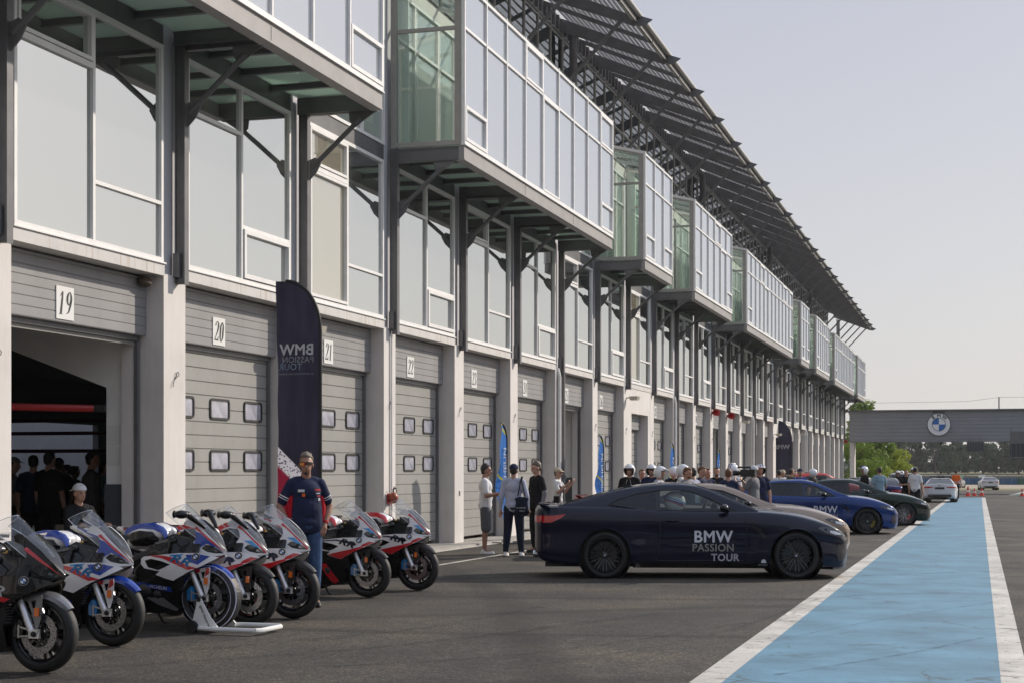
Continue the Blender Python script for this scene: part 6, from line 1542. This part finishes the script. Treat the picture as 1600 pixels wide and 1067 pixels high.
# ================================================================= flags
def feather(name, x, y, yaw, hgt, w_, m, label, lw=None, group=None, art=None, base=.25, curve=.9, ripple=.03):
    B = empty(name, (x, y, gz(y)+.04), yaw, label, 'flag', group)
    # pole at local x=0 ; cloth extends to local -x ; top bends over
    P = []; N = 26; R_ = w_*curve
    for i in range(N+1):
        t = i/N; z = t*(hgt-R_*1.35)
        P.append((0, 0, z))
    for i in range(1, 13):
        a = R(90)*i/12; P.append((-R_*(1-math.cos(a)), 0, hgt-R_*1.35+R_*1.35*math.sin(a)))
    G().tube(P, [.018-.010*i/len(P) for i in range(len(P))], 8).build('pole', BLACK, B)
    G().tube([p for p in P if p[2] > base], .022, 8).build('pole_sleeve', BLACK, B)
    def edge(z):
        zc_ = hgt-R_*1.35
        if z <= zc_: return 0
        return -R_*(1-math.sqrt(max(0, 1-((z-zc_)/(R_*1.35))**2)))
    def inner(z): return -w_+.0*z-.02*math.sin(z*2.1)+(.0 if z > base+.7 else (base+.7-z)*w_*1.25)
    g = G(); v = []; nz, nx = 60, 8
    for i in range(nz+1):
        z = base+(hgt-base-.005)*i/nz; a, b = edge(z), min(inner(z), edge(z)-.002)
        for j in range(nx+1):
            t = j/nx; xx = a+(b-a)*t; v.append((xx, ripple*t*math.sin(z*3.1+t*3+1)+.6*ripple*t*math.sin(z*7.3+t*5), z))
    g.add(v, [(i*(nx+1)+j, i*(nx+1)+j+1, (i+1)*(nx+1)+j+1, (i+1)*(nx+1)+j) for i in range(nz) for j in range(nx)])
    cl = g.build('cloth', m, B, 60)
    g = G(); g.tube([(-.35, 0, .0), (.35, 0, 0)], .014, 6).tube([(0, -.35, 0), (0, .35, 0)], .014, 6); g.build('cross_foot', STEEL, B)
    return B, cl
def fmat(name, c, extra=None):
    m = mat(name, c, .7, spec=.2); n, l, b = nodes(m); tc = n.new('ShaderNodeTexCoord')
    f = noise(n, l, tc.outputs['Object'], 2.0, 4, .6, (3, 3, .5)); r = ramp(n, [(.3, tuple(q*.7 for q in c)), (.7, tuple(min(1, q*1.35) for q in c))]); l.new(f, r.inputs[0]); x = r.outputs[0]
    if extra: x = extra(n, l, tc, x)
    l.new(x, b.inputs['Base Color'])
    tr_ = n.new('ShaderNodeBsdfTranslucent'); l.new(x, tr_.inputs[0]); mx = n.new('ShaderNodeMixShader'); mx.inputs[0].default_value = .35
    l.new(b.outputs[0], mx.inputs[1]); l.new(tr_.outputs[0], mx.inputs[2]); l.new(mx.outputs[0], n['Material Output'].inputs[0]); return m
def swoosh(n, l, tc, x):
    # pale speckled curve and red corner printed low on the cloth
    sx_ = n.new('ShaderNodeSeparateXYZ'); l.new(tc.outputs['Object'], sx_.inputs[0])
    m1 = n.new('ShaderNodeMath'); m1.operation = 'MULTIPLY_ADD'; m1.inputs[1].default_value = 1.0; m1.inputs[2].default_value = -.0; l.new(sx_.outputs[0], m1.inputs[0])
    m2 = n.new('ShaderNodeMath'); m2.operation = 'ADD'; l.new(sx_.outputs[2], m2.inputs[0]); l.new(m1.outputs[0], m2.inputs[1])   # z + 1.35 x
    r1 = ramp(n, [(0, (1, 1, 1)), (.5, (1, 1, 1))]);
    def step(v0, v1):
        a = n.new('ShaderNodeMapRange'); a.inputs[1].default_value = v0; a.inputs[2].default_value = v1; l.new(m2.outputs[0], a.inputs[0]); return a.outputs[0]
    vo = n.new('ShaderNodeTexVoronoi'); vo.inputs['Scale'].default_value = 26; l.new(tc.outputs['Object'], vo.inputs['Vector']); vr = ramp(n, [(.30, (.12, .10, .16)), (.42, (.62, .62, .68))]); l.new(vo.outputs['Distance'], vr.inputs[0])
    x = mixc(n, l, step(1.27, 1.25), x, (.02, .022, .045)); x = mixc(n, l, step(1.25, 1.23), x, vr.outputs[0]); x = mixc(n, l, step(.98, .94), x, (.22, .015, .04)); return x
FN = fmat('flag_navy', (.026, .026, .044), swoosh)
FNP = fmat('flag_navy_plain', (.026, .026, .044))
def yel(n, l, tc, x):
    sx_ = n.new('ShaderNodeSeparateXYZ'); l.new(tc.outputs['Object'], sx_.inputs[0])
    wv = n.new('ShaderNodeTexWave'); wv.inputs['Scale'].default_value = .35; wv.inputs['Distortion'].default_value = 3; mp = n.new('ShaderNodeMapping'); mp.inputs['Rotation'].default_value = (0, .9, 0); l.new(tc.outputs['Object'], mp.inputs[0]); l.new(mp.outputs[0], wv.inputs[0])
    r_ = ramp(n, [(0, (1, 1, 1)), (.006, (1, 1, 1)), (.012, (0, 0, 0))]); l.new(wv.outputs['Fac'], r_.inputs[0]); return mixc(n, l, r_.outputs[0], x, (.45, .45, .05))
FB_ = fmat('flag_blue', (.03, .16, .50), yel)
# big flag: we look at its back, so the lettering is mirrored
fy = 21.1; fx = at(501, fy)
B, cl = feather('feather_flag', fx, fy, R(0), 4.26, .67, FN, 'tall dark feather flag with mirrored white lettering between doors 20 and 21', None, 'feather flags along the pit building', curve=.80, ripple=.022)
def back(t_, size, x, z, m, bold=.0):
    tg = text(t_, size, bold=bold, ext=.0006, align='LEFT', space=1.05); g = G()
    g.add([(x-q[0], -.012-.022*min(1, abs(x-q[0])/.66)*math.sin((z+q[1])*3.1+abs(x-q[0])/.66*3+1)*-1-.018, z+q[1]) for q in tg.v], [tuple(reversed(f)) for f in tg.f]); return g.build('lettering', m, cl, 0)
LWF = mat('flag_white_print', (.92, .92, .94), .6); LGF = mat('flag_grey_print', (.50, .51, .58), .6); LBF = mat('flag_blue_print', (.46, .58, .72), .6)
back('BMW', .22, -.09, 3.27, LWF, .006); back('PASSION', .122, -.09, 3.13, LGF, .002); back('TOUR', .13, -.27, 3.03, LBF, .001); back('ICI, LES EMOTIONS S\'ACCELERENT', .034, -.09, 2.93, LGF)
for px, Y, hh, lb in ((792, 33.8, 2.62, 'blue feather flag with white lettering by pier between doors 23 and 24'), (943, 43.5, 2.60, 'blue feather flag beside door 26, partly behind the coupe roof'), (1053, 53.5, 2.6, 'thin blue feather flag above the white helmets'), (1125, 66, 2.6, 'thin blue feather flag beside the bearded man in black'), (1198, 93, 2.6, 'thin blue feather flag right of the cameraman, farthest of the blue ones')):
    x = at(px, Y)
    bf, bc = feather('feather_flag', x, Y, R(84 if px > 800 else 86), hh, .50, FB_, lb, group='feather flags along the pit building', ripple=.05, curve=.7)
    tg = text('MICHELIN', .26, bold=.004, ext=.001); g = G(); g.add([(-.24-q[1]*.9, -.05+s_, 1.55+q[0]*.95) for s_ in (0,) for q in tg.v], tg.f); g.add([(-.24-q[1]*.9, .05, 1.55+q[0]*.95) for q in tg.v], [tuple(reversed(f)) for f in tg.f]); g.build('lettering', LWF, bc, 0)
B, cl = feather('feather_flag', at(1237, 92), 92, R(5), 4.6, 1.0, FNP, 'far dark feather flag with white lettering near the end of the building', None, 'feather flags along the pit building', curve=.8)
tg = text('BMW', .36, bold=.01, ext=.001); G().add([(-.55+q[0], -.06, 3.1+q[1]) for q in tg.v], tg.f).build('lettering', LWF, cl, 0)
# flag tripod foot / stand next to the trio
sd_ = empty('floor_stand', (at(817, 29.6), 29.6, gz(29.6)), R(30), 'thin black stand on the ground behind the man with the tote bag', 'stand')
G().tube([(0, 0, .02), (0, 0, 1.0)], .012, 8).lathe([(0, 0), (.03, 0), (.03, .12), (0, .12)], (0, 0, .02), (0, 0, 1), 12).build('post', BLACK, sd_); G().tube([(-.35, .12, .015), (.45, -.1, .015)], .014, 6).tube([(0, -.2, .015), (0, .2, .015)], .014, 6).build('foot', BLACK, sd_)
# fire extinguisher on the pier behind the last motorcycle
fe = empty('fire_extinguisher', (XF+.12, CY(21)-.12, 1.02), 0, 'round orange powder extinguisher hanging on the pier behind the last motorcycle', 'extinguisher')
G().ball((0, 0, 0), (.115, .115, .13), 18).build('tank', mat('extinguisher_orange', (.28, .06, .025), .4), fe); G().tube([(0, 0, .12), (0, 0, .2), (.05, .03, .22)], .02, 8).tube([(0, 0, .2), (-.02, .1, .26), (.0, .2, .2), (0, .22, .12)], .009, 6).build('valve', BLACK, fe); G().box(-.115, -.09, -.10, .12, -.15, .10).build('back_plate', REDP, fe); fe.scale = (.85, .85, .85)
tk_ = empty('paddock_trailer', (-34.2, 55, -.1), 0, 'white trailer wall seen through the back door of open garage 19', 'trailer')
G().box(0, 2.6, -9, 15, .9, 5.6).build('trailer_body', INTW, tk_); G().box(0, 2.5, -9, 15, .6, .9).build('skirt', INTG, tk_)
for yy in (-7, -5.6, 12): G().lathe([(0, -.3), (.5, -.3), (.52, -.2), (.52, .0), (0, 0)], (2.55, yy, .52), (1, 0, 0), 20).build('wheel', TYRE, tk_)
# ================================================================= bridge over the lane
YB = 142.6
BG = empty('footbridge', (0, YB, 0), 0, 'grey ribbed bridge spanning the track from the pit building end, with a round emblem', 'bridge')
BRM = mat('bridge_cladding', (.25, .255, .27), .5, .2, var=.08, vs=.6)
x0, x1, z0, z1 = XF+.1, 46.0, 4.12, 6.75
P = []; z = z0+.12; 
while z < z1-.35: P += [(-.025, z), (0, z+.04), (0, z+.27), (-.025, z+.31)]; z += .32
P = [(0, z0), (0, z0+.1)]+P+[(0, z1-.3), (0, z1-.02)]
g = G(); k = len(P)
# front face, towards the camera (local -y)
g.add([(x0, -a, b) for a, b in P]+[(x1, -a, b) for a, b in P], [(i, k+i, k+i+1, i+1) for i in range(k-1)]); g.box(x0, x1, .06, 3.0, z0, z1); g.build('deck_box', BRM, BG, 0)
G().box(x0-.3, x1, -.25, 3.2, z1, z1+.12).box(x0, x1, -.03, .0, z0-.05, z0).build('roof_edge', STEEL, BG)
G().box(4.3-.1, 16, -.07, -.01, z1-.42, z1-.30).box(4.3, 16, -.07, -.01, z0+.45, z0+.53).build('cable_tray', STEEL, BG)
G().box(x0-.05, x0+.35, 1.2, 2.6, -.6, z0).build('bridge_pier', CONC, BG)
G().box(30, 31, .4, 2.6, -.6, z0).build('bridge_pier', CONC, BG)
ex = at(1467, YB); q = roundel(1.0, lambda a, b, h: (ex+a, -.10-h*2, 5.58+b), ring=1, letters=True, t=.02); em = q.build('emblem', EMB, BG, 0); G().lathe([(0, 0), (1.0, 0), (1.0, .07), (0, .07)], (ex, -.10, 5.58), (0, 1, 0), 40).build('emblem_back', PLATE, em)
tg = text('BMW', .34, bold=.01, ext=.01); G().add([(ex+q_[0]*1.3, -.09, 6.64+q_[1]*.5) for q_ in tg.v], tg.f).build('small_lettering', INK, BG, 0)
px_ = at(1561, YB); G().tube([(px_, .5, z1), (px_, .5, z1+1.15)], .055, 8).build('mast', STEEL, BG)
G().tube([(XF+1.6, .5, z1+.75), (-1.0, .5, z1+.80), (px_, .5, z1+1.12)], .012, 5).tube([(px_, .5, z1+1.12), (x1, .5, z1+1.0)], .012, 5).build('wire', STEEL2, BG)
cx_ = at(1471, YB); G().box(cx_-.14, cx_+.10, -.1, .3, z0-.22, z0-.05).lathe([(.0, 0), (.12, .0), (.15, .2), (0, .2)], (cx_-.03, 0, z0-.30), (0, 0, 1), 12).build('camera_dome', MMAT, BG)
# grille box and gantry hanging under the bridge
def hang_sign(px, Y, wd, zt, ht, label, bars):
    x = at(px, Y); o = empty('hanging_signal', (x, Y, 0), 0, label, 'signal'); G().box(-wd/2, wd/2, 0, .25, zt-ht, zt).build('housing', INTD, o)
    g = G()
    for i in range(bars): g.box(-wd/2+.08+i*(wd-.16)/bars, -wd/2+.11+i*(wd-.16)/bars, -.02, 0, zt-ht+.06, zt-.06)
    g.box(-wd/2, wd/2, -.025, 0, zt-.06, zt); g.box(-wd/2, wd/2, -.025, 0, zt-ht, zt-ht+.06); g.build('grille', STEEL2, o); G().tube([(-wd*.3, .1, zt), (-wd*.3, .1, zt+.4)], .03, 6).tube([(wd*.3, .1, zt), (wd*.3, .1, zt+.4)], .03, 6).build('hanger', STEEL, o); return o
hang_sign(1523.5, YB-.4, 1.36, 4.10, .92, 'dark grilled signal box hanging under the bridge right of the emblem', 9)
o = hang_sign(1598, 118, 1.7, 3.55, 1.05, 'dark framed light panel at the right edge of the view under the bridge', 5)
G().box(-.85, .85, .02, .1, 3.55, 4.35).build('upper_panel', STEEL2, o); G().tube([(-.75, .1, 3.5), (-.75, .1, 4.6)], .04, 6).tube([(.75, .1, -.3), (.75, .1, 4.6)], .05, 6).build('post', STEEL, o)
# ================================================================= far barriers, marshal post signs
def wall(name, x0, x1, Y, z0, h, m, label, dz=0):
    g = G(); n = int((x1-x0)/1.2)
    g.box(x0, x1, 0, .8, z0, z0+h); g2 = g.build('wall_face', m, None, 0); o = empty(name, (0, Y, gz(Y)+dz), 0, label, 'barrier', 'painted tyre walls beyond the track'); g2.parent = o
    q = G()
    for i in range(n): x = x0+i*1.2; q.tube([(x+.6, -.05, z0), (x+.6, -.05, z0+h)], .28, 8)
    q.build('tyre_stack', m, o); G().box(x0, x1, .3, .6, z0+h, z0+h+.25).build('top_rail', STEEL2, o); return o
BW = mat('barrier_blue', (.035, .11, .22), .7, var=.3, vs=1.2); GW = mat('barrier_green', (.03, .10, .07), .7, var=.3, vs=1.2)
a = at(1396, 285); segs = [(1396, 1425, GW, 'green painted tyre wall, leftmost length beyond the lane'), (1425, 1470, BW, 'blue tyre wall behind the white coupe'), (1470, 1507, GW, 'green tyre wall behind the marshal in orange'), (1507, 1536, BW, 'blue tyre wall between the two distant cars'), (1536, 1562, GW, 'green tyre wall above the distant white car'), (1562, 1590, BW, 'blue tyre wall on the right of the distant white car'), (1590, 1680, GW, 'green tyre wall at the right edge of the view')]
for p0, p1, m, lb in segs: wall('tyre_wall', at(p0, 280), at(p1, 280), 280, -.2, 1.25, m, lb)
# guard rail with posts behind
gr = empty('guard_rail', (0, 300, gz(300)), 0, 'long dark guard rail and catch fence behind the tyre walls', 'guard rail'); g = G()
for z in (.9, 1.25, 1.6): g.box(at(1380, 300), at(1680, 300), 0, .1, z, z+.2)
g.build('rail', STEEL2, gr); g = G(); x = at(1380, 300)
while x < at(1680, 300): g.box(x, x+.12, .1, .2, -.3, 1.9); x += 2.4
g.build('post', STEEL, gr)
for px, lb, m in ((1500, 'small pale green sign on the far barrier beyond the marshal', mat('sign_pale_green', (.3, .5, .35), .5)), (1534, 'small white sign on the far barrier above the distant white car', PLATE)):
    o = empty('barrier_sign', (at(px, 276), 276, gz(276)), 0, lb, 'sign'); G().box(-.55, .55, 0, .05, 1.2, 1.65).build('panel', m, o); G().tube([(-.4, .03, 0), (-.4, .03, 1.6)], .03, 6).tube([(.4, .03, 0), (.4, .03, 1.6)], .03, 6).build('leg', STEEL, o)
# flag post / lamp posts far away
for px, Y, lb in ((1560.5, 250, 'thin pale post with lamp heads in front of the far cypress'), (1536, 330, 'short far post in the dry grass')):
    o = empty('lamp_post', (at(px, Y), Y, gz(Y)), 0, lb, 'lamp post'); G().tube([(0, 0, 0), (0, 0, 2.6 if px > 1540 else 1.2)], .06, 8).build('pole', STEEL2, o); G().ball((0, 0, 2.7 if px > 1540 else 1.3), .14, 10).build('lamp_head', PLATE, o)
# cones
cone_r = mat('cone_red', (.60, .04, .02), .5); 
def cone(x, y, label, k=1):
    o = empty('traffic_cone', (x, y, gz(y)+.005), 0, label, 'cone', 'red and white cones closing the blue lane'); G().lathe([(.15, .03), (.13, .10), (.10, .24)], (0, 0, 0), (0, 0, 1), 18).lathe([(.075, .36), (.05, .50), (.03, .58), (0, .58)], (0, 0, 0), (0, 0, 1), 18).build('cone_body', cone_r, o)
    G().lathe([(.101, .24), (.076, .36)], (0, 0, 0), (0, 0, 1), 18).build('white_band', PLATE, o); G().box(-.19, .19, -.19, .19, 0, .032).build('base', cone_r, o); o.scale = (k, k, k)
cone(at(1512.5, 123), 123, 'left one of the three red and white cones', 1.25); cone(at(1522.5, 125), 125, 'middle one of the three red and white cones'); cone(at(1534, 124), 124, 'right one of the three red and white cones, at the lane line end', 1.1); cone(at(1597, 124), 124, 'cone at the right edge of the view near the green paint')
# ================================================================= trees
def leafmat(name, c, c2):
    m = mat(name, c, .7, spec=.25); n, l, b = nodes(m); tc = n.new('ShaderNodeTexCoord'); f = noise(n, l, tc.outputs['Object'], .9, 4, .6); r = ramp(n, [(.35, c), (.65, c2)]); l.new(f, r.inputs[0]); l.new(r.outputs[0], b.inputs['Base Color'])
    tr_ = n.new('ShaderNodeBsdfTranslucent'); l.new(r.outputs[0], tr_.inputs[0]); mx = n.new('ShaderNodeMixShader'); mx.inputs[0].default_value = .35
    l.new(b.outputs[0], mx.inputs[1]); l.new(tr_.outputs[0], mx.inputs[2]); l.new(mx.outputs[0], n['Material Output'].inputs[0]); return m
LF1 = leafmat('leaf_bright', (.12, .19, .02), (.20, .28, .03)); LF2 = leafmat('leaf_yellow_green', (.24, .30, .02), (.34, .38, .03)); LF3 = leafmat('leaf_dark', (.018, .040, .018), (.030, .062, .028)); LF4 = leafmat('leaf_mid', (.026, .055, .022), (.045, .085, .03)); BARK = mat('bark', (.06, .045, .035), .9, var=.3, vs=4)
def tree(x, y, z, h, rx, leaf, label, shape='round', nl=900, ls=.35, group=None, seed=0, trunk=.25, low=.12):
    rn = random.Random(seed); o = empty('tree', (x, y, z), rn.random()*6, label, 'tree', group); g = G(); limbs = []
    g.tube([(0, 0, -.3), (rn.uniform(-.2, .2), .1, h*.35), (rn.uniform(-.3, .3), 0, h*.75)], [trunk, trunk*.7, trunk*.25], 8)
    cl_ = []
    nc = 16 if shape == 'round' else 22
    for i in range(nc):
        t = rn.random()
        if shape == 'column': zz = h*(low+(1-low)*t); r = rx*(1-.75*abs(t-.45)**1.5)*.55; a = rn.random()*6.28; q = rn.random()**.5*rx*.55*(1-abs(t-.4)); c = Vector((math.cos(a)*q, math.sin(a)*q, zz))
        else:
            zz = h*(low+(1-low)*t); prof_ = math.sqrt(max(.08, 1-((t-.45)/.62)**2)); a = rn.random()*6.28; q = rn.random()**.5*rx*prof_*.75; r = rx*.42*(.6+.6*rn.random()); c = Vector((math.cos(a)*q, math.sin(a)*q, min(zz, h-r*.7)))
        cl_.append((c, r)); g.tube([(0, 0, h*.25+.3*c.z*.5), tuple(c*.6+Vector((0, 0, c.z*.15))), tuple(c)], [trunk*.4, trunk*.2, trunk*.08], 5)
    g.build('trunk', BARK, o)
    v = []; f = []
    for i in range(nl):
        c, r = rn.choice(cl_); d = Vector((rn.gauss(0, 1), rn.gauss(0, 1), rn.gauss(0, 1))).normalized(); p = c+d*r*(.55+.5*rn.random()**.7); p.z = max(p.z, h*low*.5)
        s_ = ls*(.5+rn.random()); a1 = Vector((rn.gauss(0, 1), rn.gauss(0, 1), rn.gauss(0, 1))).normalized(); a2 = a1.cross(d).normalized() if a1.cross(d).length > .1 else Vector((1, 0, 0)); a1 = (a1+d*.3).normalized(); k_ = len(v)
        v += [tuple(p-a1*s_*.5), tuple(p+a2*s_*.28), tuple(p+a1*s_*.5), tuple(p-a2*s_*.28)]; f.append((k_, k_+1, k_+2, k_+3))
    G().add(v, f).build('crown', leaf, o, 0); return o
NT = 'bright bushes and trees at the end of the pit building'
zg = lambda y: gz(y)
tree(at(1347, 168), 168, zg(168), 5.6, 2.6, LF1, 'bright green tree right beside the building end under the bridge', nl=5200, ls=.30, group=NT, seed=1, low=.0)
tree(at(1378, 172), 172, zg(172), 5.2, 2.7, LF1, 'bright green tree, middle one of the bright group under the bridge', nl=5200, ls=.30, group=NT, seed=2, low=.0)
tree(at(1396, 176), 176, zg(176), 4.2, 2.2, LF2, 'yellow green bush, rightmost of the bright group under the bridge', nl=4200, ls=.28, group=NT, seed=3, low=.0)
tree(at(1362, 160), 160, zg(160), 3.0, 2.3, LF1, 'low green bush in front of the bright trees', nl=3000, ls=.26, group=NT, seed=12, low=.0)
tree(at(1384, 162), 162, zg(162), 2.2, 1.7, LF2, 'low yellow green bush in front of the bright trees', nl=2400, ls=.24, group=NT, seed=14, low=.0)
tree(at(1341, 190), 190, zg(190), 10.2, 2.3, LF1, 'taller tree whose top shows above the bridge beside the last glass box', nl=5200, ls=.34, group=NT, seed=4, low=.3, trunk=.2)
rn = random.Random(5)
far = [(1405, 9.5, 3.0, 'round'), (1421, 10.2, 3.8, 'round'), (1433, 9.0, 3.2, 'round'), (1447, 10.0, 3.6, 'round'), (1461, 10.4, 3.8, 'round'), (1473, 7.4, 3.2, 'round'), (1482, 8.0, 3.4, 'round'), (1492, 11.0, 4.0, 'round'), (1503, 8.6, 3.6, 'round'), (1512, 8.0, 3.4, 'round'), (1524, 10.6, 3.4, 'round'), (1536, 8.2, 3.6, 'round'), (1549, 8.6, 3.4, 'round'), (1556, 7.4, 3.2, 'round'), (1570, 12.0, 3.1, 'column'), (1583, 8.2, 3.4, 'round'), (1592, 8.4, 3.2, 'round'), (1604, 9.0, 3.6, 'round'), (1620, 9.6, 3.6, 'round'), (1640, 9.0, 3.6, 'round'), (1665, 9.5, 3.8, 'round')]
names = ['dark tree behind the left barrier length', 'dark tree above the violet saloon', 'dark tree above the man in white polo shirt', 'broad dark tree left of the bridge emblem axis', 'dark tree straight below the bridge emblem', 'lower dark tree right below the camera dome', 'lower dark tree between emblem and marshal', 'tall dark tree above the marshal in orange', 'dark tree right of the marshal', 'lower dark tree left of the hanging signal box', 'dark tree right behind the hanging signal box', 'dark tree right of the hanging signal box', 'dark tree left of the far cypress', 'low dark tree touching the far cypress', 'tall dark cypress shaped tree right of the signal box', 'dark tree right of the far cypress', 'dark tree left of the framed light panel', 'dark tree behind the framed light panel', 'dark tree just beyond the right picture edge', 'dark tree outside the right picture edge', 'outermost dark tree outside the right picture edge']
for i, ((px, h, r, sh), lb) in enumerate(zip(far, names)):
    Y = 440+rn.uniform(-25, 25); tree(at(px, Y), Y, 1.1, h*Y/440*.90, r*.86, LF3 if i % 3 else LF4, lb, sh, 2600, .62, 'dark tree belt beyond the circuit', 20+i, .3, .10)
# far-off wood on the horizon: one mass
g = G(); v = []; f = []; 
for i in range(9000):
    x = rn.uniform(-260, 260); y = rn.uniform(640, 720); p = Vector((x, y, 1.3+rn.random()**.8*(4.6+1.2*math.sin(x*.05)+1.0*math.sin(x*.13+1)))); s_ = rn.uniform(.8, 1.8); a1 = Vector((rn.gauss(0, 1), rn.gauss(0, 1), rn.gauss(0, 1))).normalized(); a2 = a1.orthogonal().normalized(); k_ = len(v); v += [tuple(p-a1*s_), tuple(p+a2*s_*.6), tuple(p+a1*s_), tuple(p-a2*s_*.6)]; f.append((k_, k_+1, k_+2, k_+3))
tag(G().add(v, f).build('far_wood', LF3, None, 0), 'far-off dark wood along the horizon behind the tree belt', 'wood', kind='stuff')
# unseen leaf mass added behind the camera to darken reflections in the cars
g = G(); v = []; f = []
for i in range(5000):
    x = rn.uniform(-60, 90); y = rn.uniform(-75, -62); p_ = Vector((x, y, .3+rn.random()**.8*(11+2.5*math.sin(x*.09)))); s_ = rn.uniform(.5, 1.1); a1 = Vector((rn.gauss(0, 1), rn.gauss(0, 1), rn.gauss(0, 1))).normalized(); a2 = a1.orthogonal().normalized(); k_ = len(v); v += [tuple(p_-a1*s_), tuple(p_+a2*s_*.6), tuple(p_+a1*s_), tuple(p_-a2*s_*.6)]; f.append((k_, k_+1, k_+2, k_+3))
tag(G().add(v, f).build('wood', LF4, None, 0), 'unseen dark foliage added behind the camera to darken reflections in the cars', 'wood', kind='stuff')
# air
hz_b = G().box(-300, 420, -90, 900, -4, 24).build('haze', None, None, 0)
hm_ = bpy.data.materials.new('haze'); hm_.use_nodes = True; n = hm_.node_tree.nodes; l = hm_.node_tree.links; n.clear(); oo = n.new('ShaderNodeOutputMaterial'); pv = n.new('ShaderNodeVolumePrincipled'); pv.inputs['Color'].default_value = (.9, .9, .92, 1); pv.inputs['Density'].default_value = .00017; pv.inputs['Anisotropy'].default_value = .2; l.new(pv.outputs[0], oo.inputs['Volume'])
hz_b.data.materials.clear(); hz_b.data.materials.append(hm_); hz_b['kind'] = 'stuff'
